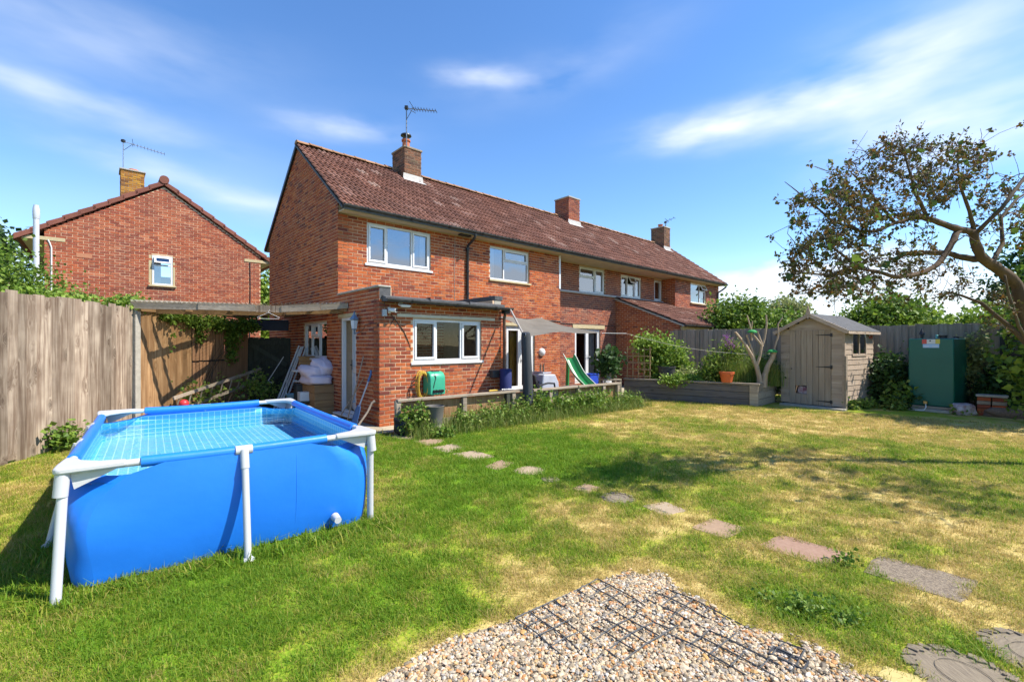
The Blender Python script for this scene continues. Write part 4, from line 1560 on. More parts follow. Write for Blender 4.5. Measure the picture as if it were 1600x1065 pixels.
MB().box(-.06, .02, -.03, .07, 0, 1.8).build('gate_post', m_wdark, gt)
nv = MB().box(0, 1.05, 0, .12, 1.93, 2.22).build('beam', mat('navy_paint', (.012, .016, .035), (.02, .024, .045), rough=.6), None, loc=(-7.02, 12.2, 0), rot=(0, 0, math.atan2(.42, .97)))
tag(nv, 'dark navy beam spanning above the garden gate', 'beam')

# ------------------------------------------------------------------ canopy over the side passage
cn = thing('canopy', 'low timber canopy with clear sheeting between the left fence and the extension', 'canopy', (-7.15, 8.5, 0))
P = [(0, 0, 2.285), (1.1, .30, 2.285), (2.05, .57, 2.268), (2.5, .70, 2.262), (3.2, .89, 2.31), (3.72, 1.03, 2.365)]
for i in range(5):
    a, b = Vector(P[i]), Vector(P[i + 1])
    off = Vector((0, -.02 * (i % 2), .006 * (i % 2)))
    MB().bar(a + off, b + off, .035, .135 if i < 4 else .11).build('fascia_board', m_wsilver if i != 2 else m_wgrey, cn)
m_under = wood('canopy_rafter', (.36, .23, .12), (.25, .15, .07), (.2, .12, .06), along='y', rnd=.15)
for i, f in enumerate((.03, .22, .42, .62, .82, .985)):
    a = Vector((3.72 * f, 1.03 * f + .03, 2.22 + .07 * f))
    b = Vector((.15 + 1.0 * f if f < .9 else 2.6, 3.55 + .4 * f if f < .9 else 2.3, 2.28 + .04 * f))
    MB().bar(a, b, .05, .09).build('rafter', m_under, cn)
MB().bar((2.45, .95, 2.22), (3.70, 1.30, 2.28), .04, .11).bar((.2, .4, 2.2), (2.4, 1.0, 2.2), .04, .10).build('wall_plate', m_under, cn)
pc = bpy.data.materials.new('clear_sheet')
pc.use_nodes = True
t = pc.node_tree
tr = N(t, 'ShaderNodeBsdfTransparent')
tr.inputs['Color'].default_value = (.80, .78, .72, 1)
mx = N(t, 'ShaderNodeMixShader')
mx.inputs[0].default_value = .28
pb = t.nodes['Principled BSDF']
pb.inputs['Base Color'].default_value = (.62, .58, .50, 1)
pb.inputs['Roughness'].default_value = .4
t.links.new(tr.outputs[0], mx.inputs[1])
t.links.new(pb.outputs[0], mx.inputs[2])
t.links.new(mx.outputs[0], t.nodes['Material Output'].inputs[0])
rows = []
n = 96
for g_ in (0, 1):
    row = []
    for i in range(n + 1):
        f = i / n
        if g_ == 0:
            p = Vector((3.72 * f - .0, 1.03 * f - .06, 2.37 + .05 * f + .02 * (1 if i % 2 else -1) - .035 * math.sin(math.pi * f)))
        else:
            p = Vector((.1 + 1.15 * f, 3.6 + .45 * f, 2.40 + .02 * (1 if i % 2 else -1)))
        row.append(p)
    rows.append(row)
MB().sheet(rows).build('roof_sheet', pc, cn, recalc=False)
hg = MB().tube([(0, 0, 0), (.0, 0, .03), (.02, 0, .05), (.03, 0, .03)], .003, 5).tube([(0, 0, 0), (.20, 0, -.10), (.19, 0, -.125), (-.19, 0, -.125), (-.20, 0, -.10), (0, 0, 0)], .0032, 5)
ho = hg.build('coat_hanger', m_white, None, loc=(-4.87, 9.10, 2.19), rot=(0, 0, .3))
tag(ho, 'white wire coat hanger hooked on the canopy edge', 'coat hanger')

# ------------------------------------------------------------------ swimming pool
PL = thing('frame_pool', 'blue rectangular frame swimming pool with white legs on the lawn', 'pool', (-2.935, 4.57, 0), R(38.5))
PA, PB, PZ = .955, 1.49, .765       # half sizes at the rim and rim height
m_pblue = mat('pool_vinyl', (.016, .200, .78), (.013, .175, .70), scale=2, rough=.36, spec=.5, bump=.35, bscale=6)
m_pwhite = mat('pool_white', (.50, .51, .53), (.46, .47, .49), scale=3, rough=.35)


def pool_ring(h, inset=0.0):
    """closed outline of the liner at height fraction h (0 ground .. 1 rim)"""
    bul = .022 * math.sin(math.pi * min(1, h)) ** .8
    off = .034 - .010 * math.sin(math.pi * h) - .055 * (1 - h) ** 3 - inset
    cut = .11 + .23 * h ** 5
    a, b = PA + off, PB + off
    pts = []
    n = 12
    sides = [((-a + cut, -b), (a - cut, -b), (0, -1), (1, 0)), ((a, -b + cut), (a, b - cut), (1, 0), (0, 1)), ((a - cut, b), (-a + cut, b), (0, 1), (-1, 0)), ((-a, b - cut), (-a, -b + cut), (-1, 0), (0, -1))]
    rnd_ = max(0.0, 1 - h ** 3)
    for (p, q, nn, dd_) in sides:
        for i in range(n + 1):
            f = i / n
            w = bul * (1 - abs(2 * f - 1) ** 3)
            pts.append((p[0] + (q[0] - p[0]) * f + nn[0] * w, p[1] + (q[1] - p[1]) * f + nn[1] * w))
        # corner turning towards the next side: chamfered at the rim, rounded lower down
        for k in (1, 2, 3):
            an_ = math.pi / 2 * k / 4
            rx_ = (q[0] + dd_[0] * cut * math.sin(an_) - nn[0] * cut * (1 - math.cos(an_)), q[1] + dd_[1] * cut * math.sin(an_) - nn[1] * cut * (1 - math.cos(an_)))
            ch = (q[0] + (dd_[0] - nn[0]) * cut * k / 4, q[1] + (dd_[1] - nn[1]) * cut * k / 4)
            pts.append((rx_[0] * rnd_ + ch[0] * (1 - rnd_), rx_[1] * rnd_ + ch[1] * (1 - rnd_)))
    return pts


NPS = 16       # outline points per side


def rim_top(i):
    k = i % NPS
    end = min(k, 12 - k) if k <= 12 else -1
    return PZ - {-1: .075, 0: .060, 1: .030}.get(end, 0.0), end


NH = 14
out = MB()
rings = []
for j in range(NH + 1):
    h = j / NH
    r = pool_ring(h)
    row = []
    m_ = len(r)
    for i, (x, y) in enumerate(r):
        zt, end = rim_top(i)
        crease = .006 * math.sin(h * 9 + i * 1.3) * (1 if end <= 1 else 0)
        row.append((x + crease, y + crease, .012 + (zt - .012) * h))
    rings.append(row + [row[0]])
out.sheet(rings)
liner = out.build('liner', m_pblue, PL, smooth=True, recalc=False)

# inside of the liner with its printed tile pattern
pm = bpy.data.materials.new('pool_tile_print')
pm.use_nodes = True
t = pm.node_tree
b = t.nodes['Principled BSDF']
b.inputs['Roughness'].default_value = .45
tc = N(t, 'ShaderNodeTexCoord')
sp = N(t, 'ShaderNodeSeparateXYZ')
t.links.new(tc.outputs['Object'], sp.inputs[0])


def lines(sock, period, width):
    f = math_n(t, 'FRACT', math_n(t, 'DIVIDE', math_n(t, 'ADD', sock, 10.0), period))
    d = math_n(t, 'ABSOLUTE', math_n(t, 'SUBTRACT', f, .5))
    return math_n(t, 'MULTIPLY', math_n(t, 'SUBTRACT', d, .5 - width / period / 2), 60.0, True)


gx_, gy_, gz_ = lines(sp.outputs[0], .066, .010), lines(sp.outputs[1], .066, .010), lines(sp.outputs[2], .05, .009)
ge = N(t, 'ShaderNodeNewGeometry')
ns_ = N(t, 'ShaderNodeSeparateXYZ')
vt = N(t, 'ShaderNodeVectorTransform', vector_type='NORMAL', convert_from='WORLD', convert_to='OBJECT')
t.links.new(ge.outputs['True Normal'], vt.inputs[0])
t.links.new(vt.outputs[0], ns_.inputs[0])
ax = math_n(t, 'GREATER_THAN', math_n(t, 'ABSOLUTE', ns_.outputs[0]), .6)
ay = math_n(t, 'GREATER_THAN', math_n(t, 'ABSOLUTE', ns_.outputs[1]), .6)
az_ = math_n(t, 'GREATER_THAN', math_n(t, 'ABSOLUTE', ns_.outputs[2]), .6)
lx = math_n(t, 'MULTIPLY', gx_, math_n(t, 'SUBTRACT', 1.0, ax))
ly = math_n(t, 'MULTIPLY', gy_, math_n(t, 'SUBTRACT', 1.0, ay))
lz = math_n(t, 'MULTIPLY', gz_, math_n(t, 'SUBTRACT', 1.0, az_))
ln_ = math_n(t, 'MAXIMUM', lx, math_n(t, 'MAXIMUM', ly, lz))
below = math_n(t, 'LESS_THAN', sp.outputs[2], .705)
ln_ = math_n(t, 'MULTIPLY', ln_, below)
ns2 = N(t, 'ShaderNodeTexNoise')
ns2.inputs['Scale'].default_value = 3.0
t.links.new(tc.outputs['Object'], ns2.inputs['Vector'])
c0 = N(t, 'ShaderNodeMix', data_type='RGBA')
c0.inputs['A'].default_value = (.13, .50, .85, 1)
c0.inputs['B'].default_value = (.18, .58, .88, 1)
t.links.new(ns2.outputs['Fac'], c0.inputs['Factor'])
c1 = N(t, 'ShaderNodeMix', data_type='RGBA')
t.links.new(below, c1.inputs['Factor'])
c1.inputs['A'].default_value = (.016, .200, .78, 1)
t.links.new(c0.outputs['Result'], c1.inputs['B'])
c2 = N(t, 'ShaderNodeMix', data_type='RGBA')
t.links.new(ln_, c2.inputs['Factor'])
t.links.new(c1.outputs['Result'], c2.inputs['A'])
c2.inputs['B'].default_value = (.62, .80, .90, 1)
t.links.new(c2.outputs['Result'], b.inputs['Base Color'])
inn = MB()
rr = []
for j in range(NH + 1):
    row = []
    for i in range(4 * NPS):
        zt, end = rim_top(i)
        zt -= .004
        z = .47 + (zt - .47) * j / NH
        x, y = pool_ring(max(0, min(1, (z - .012) / (zt - .012))), .014)[i]
        row.append((x, y, z))
    rr.append(row + [row[0]])
inn.sheet(rr)
base_r = rr[0][:-1]
grid_n = len(base_r)
inn.add([p for p in base_r], [tuple(range(grid_n))])
inn.build('inner_liner', pm, PL, smooth=False, recalc=False)

wm = bpy.data.materials.new('pool_water')
wm.use_nodes = True
t = wm.node_tree
t.nodes.remove(t.nodes['Principled BSDF'])
tr = N(t, 'ShaderNodeBsdfTransparent')
tr.inputs['Color'].default_value = (.74, .95, 1.0, 1)
gl = N(t, 'ShaderNodeBsdfGlossy')
gl.inputs['Roughness'].default_value = .02
fr = N(t, 'ShaderNodeFresnel')
fr.inputs['IOR'].default_value = 1.33
tc = N(t, 'ShaderNodeTexCoord')
ns = N(t, 'ShaderNodeTexNoise')
ns.inputs['Scale'].default_value = 7
ns.inputs['Detail'].default_value = 3
t.links.new(tc.outputs['Object'], ns.inputs['Vector'])
bp = N(t, 'ShaderNodeBump')
bp.inputs['Strength'].default_value = .25
bp.inputs['Distance'].default_value = .03
t.links.new(ns.outputs['Fac'], bp.inputs['Height'])
t.links.new(bp.outputs[0], gl.inputs['Normal'])
t.links.new(bp.outputs[0], fr.inputs['Normal'])
mx = N(t, 'ShaderNodeMixShader')
t.links.new(fr.outputs[0], mx.inputs[0])
t.links.new(tr.outputs[0], mx.inputs[1])
t.links.new(gl.outputs[0], mx.inputs[2])
t.links.new(mx.outputs[0], t.nodes['Material Output'].inputs[0])
hw_ = .655 / PZ
wr = pool_ring(hw_, .020)
MB().add([(x, y, .655) for x, y in wr], [tuple(range(len(wr)))]).build('water', wm, PL, recalc=False)

# rim: sleeves, white stubs, corner caps, legs
CUT = .36
zr_ = PZ + .005
for (p, q) in (((-PA + CUT, -PB), (PA - CUT, -PB)), ((PA, -PB + CUT), (PA, PB - CUT)), ((PA - CUT, PB), (-PA + CUT, PB)), ((-PA, PB - CUT), (-PA, -PB + CUT))):
    d = Vector((q[0] - p[0], q[1] - p[1], 0)).normalized()
    n_ = 10
    MB().tube([Vector((*p, zr_)).lerp(Vector((*q, zr_)), i / n_) + Vector((0, 0, -.008 * math.sin(math.pi * i / n_))) for i in range(n_ + 1)], .038, 12).build('sleeve', m_pblue, PL, smooth='auto')
    # flap hanging from the sleeve down to the liner edge
    nrm = Vector((d.y, -d.x, 0))
    for e, s_ in ((p, -1), (q, 1)):
        a = Vector((*e, zr_)) - d * s_ * .02
        bq = Vector((*e, zr_)) + d * s_ * (CUT - .10)
        MB().tube([a, bq], .025, 12).build('rim_tube', m_pwhite, PL, smooth='auto')
    # clip and leg positions
    L = 2 * (PA if abs(d.x) > .5 else PB)
    for f in ([.5] if abs(d.x) > .5 else [.34, .66]):
        full0 = Vector((*p, zr_)) - d * CUT
        c = full0 + d * (L * f)
        co_ = c + nrm * .014 + Vector((0, 0, -.004))
        tee = MB().tube([co_ - d * .055, co_ + d * .055], .035, 12).tube([c + nrm * .035, c + nrm * .075 + Vector((0, 0, -.13))], .029, 12)
        to = tee.build('leg_joint', m_pwhite, PL, smooth='auto')
        foot = c + nrm * .20
        foot.z = .01
        MB().tube([c + nrm * .07 + Vector((0, 0, -.10)), foot], .024, 10).build('leg', m_pwhite, PL, smooth='auto')
        MB().lathe([(.045, 0), (.045, .010), (.028, .025)], foot, 12).build('foot', m_pwhite, PL, smooth='auto')
for sx in (-1, 1):
    for sy in (-1, 1):
        c = Vector((sx * (PA + .012), sy * (PB + .012), zr_ + .012))
        # boomerang-shaped corner plate
        ex, ey = Vector((-sx, 0, 0)), Vector((0, -sy, 0))
        poly = [c - ex * .045 - ey * .02, c - ex * .02 - ey * .045, c + ex * .10 - ey * .042, c + ex * .30 - ey * .024, c + ex * .30 + ey * .03, c + ex * .17 + ey * .075,
                c + ex * .075 + ey * .17, c + ex * .03 + ey * .30, c - ex * .024 + ey * .30, c - ex * .042 + ey * .10]
        o = MB().prism([(v.x, v.y) for v in poly], zr_ - .012, zr_ + .030)
        cp = o.build('corner_cap', m_pwhite, PL, bevel=.012, smooth='auto')
        MB().tube([(c.x, c.y, zr_ - .01), (c.x + sx * .01, c.y + sy * .01, zr_ - .15)], .037, 12).build('leg_socket', m_pwhite, PL, smooth='auto')
        # gusset under the plate
        for e_ in (ex, ey):
            g_ = MB().add([c + e_ * .03 + Vector((0, 0, -.03)), c + e_ * .26 + Vector((0, 0, -.03)), c + e_ * .05 + Vector((0, 0, -.13)),
                           c + e_ * .03 + Vector((0, 0, -.03)) + (ex + ey - e_) * .02, c + e_ * .26 + Vector((0, 0, -.03)) + (ex + ey - e_) * .02, c + e_ * .05 + Vector((0, 0, -.13)) + (ex + ey - e_) * .02],
                          [(0, 1, 2), (5, 4, 3), (0, 3, 4, 1), (1, 4, 5, 2), (2, 5, 3, 0)])
            g_.build('gusset', m_pwhite, PL)
        lean = {(-1, -1): (-.02, -.11), (1, -1): (.01, .03), (-1, 1): (-.03, .03), (1, 1): (.03, .03)}[(sx, sy)]
        MB().tube([(c.x, c.y, zr_ - .10), (c.x + lean[0], c.y + lean[1], .0)], .027, 12).build('leg', m_pwhite, PL, smooth='auto')
# weld seam and drain valve on the near side
MB().tube([(.36, -PB - .034 + .010 * math.sin(math.pi * h) + .055 * (1 - h) ** 3 - .020 * math.sin(math.pi * h) ** .8, .03 + .70 * h) for h in [i / 12 for i in range(13)]], .0025, 5).build('seam', m_pblue, PL)
MB().tube([(.66, -PB - .02, .115), (.66, -PB - .105, .11)], [.035, .028], 12).build('drain_valve', m_pwhite, PL, smooth='auto')

# ------------------------------------------------------------------ things in the side passage
m_alu = mat('aluminium', (.50, .51, .52), (.42, .43, .44), scale=12, rough=.4)
m_awood = wood('ladder_timber', (.36, .31, .25), (.24, .2, .16), (.28, .23, .17), rnd=.1, along='z')
ld = thing('ladder', 'old timber ladder lying propped along the brown fence behind the pool', 'ladder', (-6.55, 8.70, .22))
dv = Vector((.15, 2.75, .42))
for z in (0, .30):
    MB().bar(Vector((z * .25, 0, z)), Vector((z * .25, 0, z)) + dv, .035, .06).build('rail', m_awood, ld)
for i in range(9):
    c = dv * ((i + .5) / 9)
    MB().tube([c, c + Vector((.075, 0, .30))], .014, 6).build('rung', m_awood, ld)
tag(MB().lathe([(.0, -.085), (.05, -.07), (.08, -.03), (.085, 0), (.08, .03), (.05, .07), (.0, .085)], (0, 0, 0), 16, capb=False, capt=False).build('ball', mat('red_rubber', (.55, .035, .04), (.45, .03, .04), rough=.4), None, smooth=True, loc=(-6.38, 8.85, .40)),
    'small red ball showing over the far rim of the pool', 'ball')
tag(MB().lathe([(.13, 0), (.17, .30), (.18, .315)], (0, 0, 0), 16).build('bucket', m_black, None, smooth='auto', loc=(-6.38, 8.85, .0)), 'upturned black bucket under the red ball behind the pool', 'bucket')

rd = thing('folded_airer', 'bundle of pale folded poles leaning on the gable wall by the gate', 'clothes airer', (-5.75, 11.0, 0))
top = Vector((.38, .48, 1.52))
for i, (dx, dz) in enumerate(((0, 0), (.06, -.03), (.11, -.02), (.19, -.06), (-.05, -.10))):
    MB().tube([(dx, .02 * i, .0), Vector((dx * .8, .015 * i, dz)) + top], .021, 8).build('pole', m_alu, rd)
MB().tube([(-.05, 0, .62), (-.13, -.02, .68), (.12, .22, 1.25)], .009, 6).build('arm', m_alu, rd)
MB().tube([(.30, .0, .3), (.24, .12, .7), (.28, .2, .92)], .008, 6).build('arm', m_alu, rd)
tag(MB().lathe([(.14, 0), (.185, .34), (.195, .35), (.19, .36), (.175, .34), (.13, .03)], (0, 0, 0), 18).build('bucket', mat('sky_blue_plastic', (.30, .52, .62), (.26, .46, .56), rough=.4), None, smooth='auto', loc=(-5.28, 11.05, 0)),
    'pale blue plastic bucket at the foot of the folded poles', 'bucket')
tbl = thing('side_table', 'small white round-topped table against the gable wall under the window', 'table', (-5.05, 11.0, 0), .3)
MB().lathe([(.24, .90), (.25, .92), (.24, .94)], (0, 0, 0), 20).build('table_top', m_white, tbl, smooth='auto')
MB().lathe([(.22, .66), (.23, .67), (.22, .69)], (0, 0, 0), 20).build('shelf', m_white, tbl, smooth='auto')
for k in range(3):
    a = k * 2.09
    MB().tube([(.18 * math.cos(a), .18 * math.sin(a), .9), (.2 * math.cos(a), .2 * math.sin(a), 0)], .014, 6).build('leg', m_black, tbl)
hv = thing('hive_box', 'honey-coloured pine box standing on the white table', 'box', (-5.02, 11.12, .94), .4)
for i in range(3):
    MB().box(-.17, .17, -.13, .13, i * .10, i * .10 + .094).build('board', m_wnew, hv, bevel=.006)
MB().box(-.19, .19, -.15, .15, .30, .325).build('lid', m_wnew, hv, bevel=.004)
po_ = thing('plant_pot', 'small grey pot of dead twigs beside the duvet', 'pot', (-4.80, 10.6, .69))
MB().lathe([(.07, 0), (.10, .16), (.11, .17), (.095, .165), (.08, .02)], (0, 0, 0), 14).build('pot', m_conc, po_, smooth='auto')
tw = MB()
for k in range(7):
    a = k * .9
    tw.tube([(0, 0, .1), (.05 * math.cos(a), .05 * math.sin(a), .28), (.10 * math.cos(a), .10 * math.sin(a), .38 + .05 * math.sin(k))], [.006, .004, .002], 4)
tw.build('twigs', MATS['dead_stem'], po_)
tag(MB().box(-.2, .2, -.18, .18, 0, .64).build('storage_box', m_black, None, bevel=.02, loc=(-4.85, 10.62, 0), rot=(0, 0, .6)), 'black plastic box between the white table and the wooden chest', 'box')
pap = MB().box(-.13, .13, -.10, .10, 0, .20).build('carton', m_white, None, bevel=.004, loc=(-4.62, 10.15, .30), rot=(0, 0, .7))
tag(pap, 'white carton on a low stool beside the wooden chest', 'box')
stl = thing('stool', 'low brown wooden stool carrying the white carton', 'stool', (-4.62, 10.15, 0), .7)
MB().box(-.2, .2, -.17, .17, .26, .298).build('seat', m_wdark, stl, bevel=.005)
for x in (-.16, .16):
    for y in (-.13, .13):
        MB().box(x - .02, x + .02, y - .02, y + .02, 0, .26).build('leg', m_wdark, stl)
# wooden chest with a folded duvet
bx = thing('wooden_chest', 'cedar planter-like chest by the side door with a duvet on top', 'chest', hw(-.42, 2.2), HOUSE_ANG)
for i in range(4):
    z0_, z1_ = .02 + i * .155, .02 + i * .155 + .149
    MB().box(0, .415, 0, .03, z0_, z1_).build('plank', m_wnew, bx, bevel=.004)
    MB().box(0, .03, .031, .90, z0_, z1_).build('plank', m_wnew, bx, bevel=.004)
    MB().box(.385, .415, .031, .90, z0_, z1_).build('plank', m_wnew, bx)
MB().box(.031, .384, .87, .90, .02, .63).box(.031, .384, .031, .87, .02, .05).build('back', m_wnew, bx)
MB().box(-.01, .42, -.01, .91, .64, .662).build('lid', m_wnew, bx, bevel=.004)


def cushion(name, m, parent, loc, sx, sy, sz, rot=(0, 0, 0), seed=0, wr=.12, **kw):
    """soft folded bundle: superellipsoid with wrinkles"""
    n, k = 26, 14
    r = np.random.default_rng(seed)
    ph = r.uniform(0, 6.28, 8)
    g_ = []
    for j in range(k + 1):
        v = -math.pi / 2 + math.pi * j / k
        row = []
        for i in range(n + 1):
            a = 2 * math.pi * (i % n) / n
            f = lambda c: math.copysign(abs(c) ** .55, c)
            x, y, z = f(math.cos(v)) * f(math.cos(a)), f(math.cos(v)) * f(math.sin(a)), f(math.sin(v))
            w = 1 + wr * (math.sin(3 * a + ph[0] + 2 * z) * .4 + math.sin(5 * a + ph[1] + 3 * v) * .3 + math.sin(7 * v + ph[2] + 2 * x) * .3)
            row.append((x * sx * w, y * sy * w, z * sz * (1 + .5 * (w - 1))))
        g_.append(row)
    return MB().sheet(g_).build(name, m, parent, smooth=True, loc=loc, rot=rot, recalc=True, **kw)


m_duv = mat('duvet_cotton', (.66, .60, .68), (.56, .50, .60), scale=6, rough=.95, bump=.3, bscale=14)
dvt = thing('duvet', 'crumpled pale lilac duvet heaped on the wooden chest', 'duvet', hw(-.24, 2.60, .665), HOUSE_ANG)
cushion('lower_fold', m_duv, dvt, (0, 0, .10), .27, .42, .11, seed=3, wr=.16)
cushion('roll', m_duv, dvt, (-.05, .06, .27), .24, .34, .13, rot=(.05, .15, .2), seed=5, wr=.2)
cushion('upper_fold', m_duv, dvt, (.10, -.10, .38), .18, .24, .16, rot=(.5, -.3, .3), seed=9, wr=.2)
# tools by the corner of the extension
br = thing('broom', 'wooden broom handle leaning on the brick beside the side door', 'broom', hw(-.32, .72, 0), HOUSE_ANG)
MB().tube([(0, 0, .04), (.285, -.12, 1.32)], .012, 8).build('handle', m_wsilver, br)
MB().box(-.05, .05, -.13, .13, .012, .06).build('head', m_wdark, br, bevel=.01)
rk = thing('rake', 'short pale stick crossing the broom handle by the side door', 'stick', hw(-.42, .98, 0), HOUSE_ANG)
MB().tube([(0, 0, .012), (.395, -.35, .88)], .011, 8).build('handle', m_wsilver, rk)
sh = thing('shovel', 'blue-handled shovel standing against the corner of the extension', 'shovel', hw(-.36, .34, 0), HOUSE_ANG)
m_sblue = mat('shovel_blue', (.06, .16, .36), (.05, .13, .30), rough=.45)
MB().tube([(.12, .0, .38), (.30, -.02, .86)], .015, 8).build('shaft', m_alu, sh)
MB().tube([(.29, -.02, .84), (.345, -.02, .985), (.35, -.02, 1.06)], [.02, .022, .026], 10).build('handle', m_sblue, sh, smooth='auto')
g_ = []
for j in range(8):
    f = j / 7
    w = .135 * (1 - .25 * f) if f < .8 else .135 * (.8 - (f - .8) * 2.2)
    g_.append([(0 + .12 * f + .015 * (1 - (k / 2 - 1) ** 2), (k / 2 - 1) * w * 1.0, .012 + .40 * f) for k in range(5)])
MB().sheet(g_).build('blade', m_sblue, sh, smooth=True, solid=.006)
hd = thing('axe_handle', 'thick pale timber handle lying against the shovel blade', 'handle', hw(-.40, .10, 0), HOUSE_ANG)
MB().tube([(0, 0, .02), (.22, .0, .30), (.29, -.03, .46), (.34, -.05, .50)], [.018, .02, .022, .028], 8).build('shaft', m_wsilver, hd, smooth='auto')

# ------------------------------------------------------------------ hose reel, tap
m_green = mat('reel_green', (.045, .36, .22), (.04, .32, .19), scale=3, rough=.35)
m_yhose = mat('yellow_hose', (.62, .40, .05), (.52, .33, .04), scale=6, rough=.5)
hr = thing('hose_reel', 'green wall-mounted hose reel with loops of yellow hose under the kitchen window', 'hose reel', hw(0, 0, 0), HOUSE_ANG)
prof = []
for k in range(17):
    a = math.pi * k / 16
    prof.append((1.085 - .165 * math.cos(a), .82 + .20 * math.sin(a) if True else 0))
# body: arched front outline, extruded along x with rounded edges
arch = [(-.06, .56)] + [(-.06, .80)] + [(-.20 + .14 * math.cos(math.pi * k / 16), .86 + .16 * math.sin(math.pi * k / 16)) for k in range(17)][0:17] + [(-.34, .56)]
vs, fs = [], []
na = len(arch)
for x, sc in ((.90, .93), (.935, 1.0), (1.215, 1.0), (1.25, .93)):
    cy, cz = -.20, .78
    vs += [(x, cy + (y - cy) * sc, cz + (z - cz) * sc) for y, z in arch]
fs.append(tuple(range(na))[::-1])
fs.append(tuple(3 * na + i for i in range(na)))
for r_ in range(3):
    for i in range(na):
        j = (i + 1) % na
        fs.append((r_ * na + i, r_ * na + j, (r_ + 1) * na + j, (r_ + 1) * na + i))
MB().add(vs, fs).build('case', m_green, hr, bevel=.012, smooth='auto')
MB().box(.99, 1.16, -.26, -.14, 1.012, 1.03).build('handle_grip', m_black, hr, bevel=.01)
fc = MB()
for x in (.98, 1.04, 1.11, 1.17):
    fc.tube([(x, -.325, .64), (x, -.365, .63)], .03, 10)
fc.build('guide_roller', m_black, hr, smooth='auto')
MB().tube([(1.0, -.33, .98), (1.02, -.345, .9), (.985, -.345, .78), (.965, -.345, .70)], .008, 6).build('strap', m_black, hr)
MB().box(.93, 1.22, -.06, .0, .60, .95).build('bracket', m_black, hr, bevel=.008)
for k in range(6):
    rx_, rz2 = .115 - .012 * (k % 3), .27 - .018 * (k % 4)
    ln2 = []
    for i in range(33):
        a = 2 * math.pi * i / 32
        ln2.append((.83 + rx_ * math.cos(a) + .01 * math.sin(k), -.10 - .022 * k + .02 * math.sin(a + k), .755 + rz2 * math.sin(a)))
    MB().tube(ln2, .0105, 7, cap=False).build('hose', m_yhose, hr, smooth=True)
MB().tube([(1.06, -.30, .58), (1.06, -.30, .48), (1.03, -.2, .46), (1.0, -.1, .5), (.95, -.08, .7)], .0105, 7).tube([(1.10, -.30, .57), (1.10, -.3, .44), (1.14, -.2, .43), (1.18, -.12, .5)], .0105, 7).build('hose', m_yhose, hr, smooth=True)
tp = thing('garden_tap', 'brass garden tap on a short pipe low on the extension wall', 'tap', hw(1.42, 0, 0), HOUSE_ANG)
m_brass = mat('brass', (.55, .40, .18), (.42, .30, .14), rough=.35, metal=.9)
MB().tube([(0, 0, .64), (0, -.08, .64), (.02, -.11, .62), (.02, -.115, .56)], .014, 8).build('spout', m_brass, tp, smooth='auto')
MB().tube([(0, -.05, .64), (0, -.05, .70)], .010, 6).bar((-.03, -.05, .705), (.03, -.05, .705), .014).build('handle', m_brass, tp)
MB().tube([(-.12, -.01, .52), (-.08, -.015, .62), (0, -.012, .64)], .009, 6).build('pipe', m_conc, tp)

# ------------------------------------------------------------------ low rail fence beside the patio
m_rail = wood('rail_timber', (.40, .34, .26), (.24, .195, .15), (.28, .22, .16), rnd=.12, along='x')
lr = thing('low_rail', 'low weathered timber rail and retaining boards along the patio edge', 'low fence', (-1.975, 7.87, 0), math.atan2(3.75, 4.72))
LRL = 6.03
for x0, x1, dz in ((-.02, 2.9, .0), (3.08, LRL, -.012)):
    MB().box(x0, x1, -.055, .055, .555 + dz, .60 + dz).build('rail', m_rail, lr, bevel=.006)
for i, x in enumerate((.0, 1.35, 2.40, 2.55, 3.6, 4.5, 5.4, 5.95)):
    MB().box(x - .045, x + .045, -.04, .045, 0, .552).build('post', m_rail if i != 2 else m_wdark, lr, bevel=.006)
for i, z in enumerate((.02, .20, .365)):
    for x0, x1 in ((.06, 1.3), (1.31, 2.5), (2.52, 3.9), (3.91, 5.2), (5.21, 5.98)):
        MB().box(x0, x1, .05, .085, z, z + .168).build('board', m_wbrown if (i + int(x0 * 3)) % 3 else m_rail, lr, bevel=.004)
MB().box(-.055, -.046, -.03, .03, .44, .58).build('bracket', m_steel, lr)
bk = MB().lathe([(.135, 0), (.165, .30), (.172, .31), (.165, .315), (.15, .28), (.125, .03)], (0, 0, 0), 20)
bko = thing('planter', 'dark ribbed flower tub tucked under the low rail among the weeds', 'flower tub', (-1.36, 8.02, .16))
bk.build('tub', mat('ribbed_tub', (.10, .095, .085), (.17, .155, .135), scale=30, stretch=(1, 1, 6), rough=.7), bko, smooth='auto')
MB().lathe([(.14, .26), (.0, .27)], (0, 0, 0), 20, capb=False, capt=False).build('soil', m_soil, bko)
MB().lathe([(.13, -.16), (.13, 0)], (0, 0, 0), 12).build('base', m_conc, bko)
cushion('rubble_sack', mat('black_sack', (.012, .012, .014), (.02, .02, .022), rough=.3, bump=.5, bscale=12), None, (-1.86, 7.80, .17), .14, .14, .16, seed=2, wr=.3,
        label='crumpled black sack beside the end post of the low rail', category='sack')
tls = thing('hand_tool', 'rusty garden hand tool lying on the low rail', 'hand tool', (-.33, 9.19, .605), .66)
MB().tube([(-.16, 0, .02), (.0, 0, .022), (.05, .0, .015)], [.016, .014, .007], 8).build('handle', m_yhose, tls, smooth='auto')
MB().box(.05, .15, -.03, .03, .008, .014).build('blade', m_metal, tls)
tls2 = thing('hand_tool', 'pair of dark shears lying on the low rail beside the shadow line', 'shears', (-.08, 9.39, .605), .66)
MB().tube([(-.14, -.02, .02), (0, 0, .02), (.16, .03, .014)], .013, 6).tube([(-.14, .03, .02), (0, 0, .022), (.16, -.02, .014)], .013, 6).build('blades', m_metal, tls2)

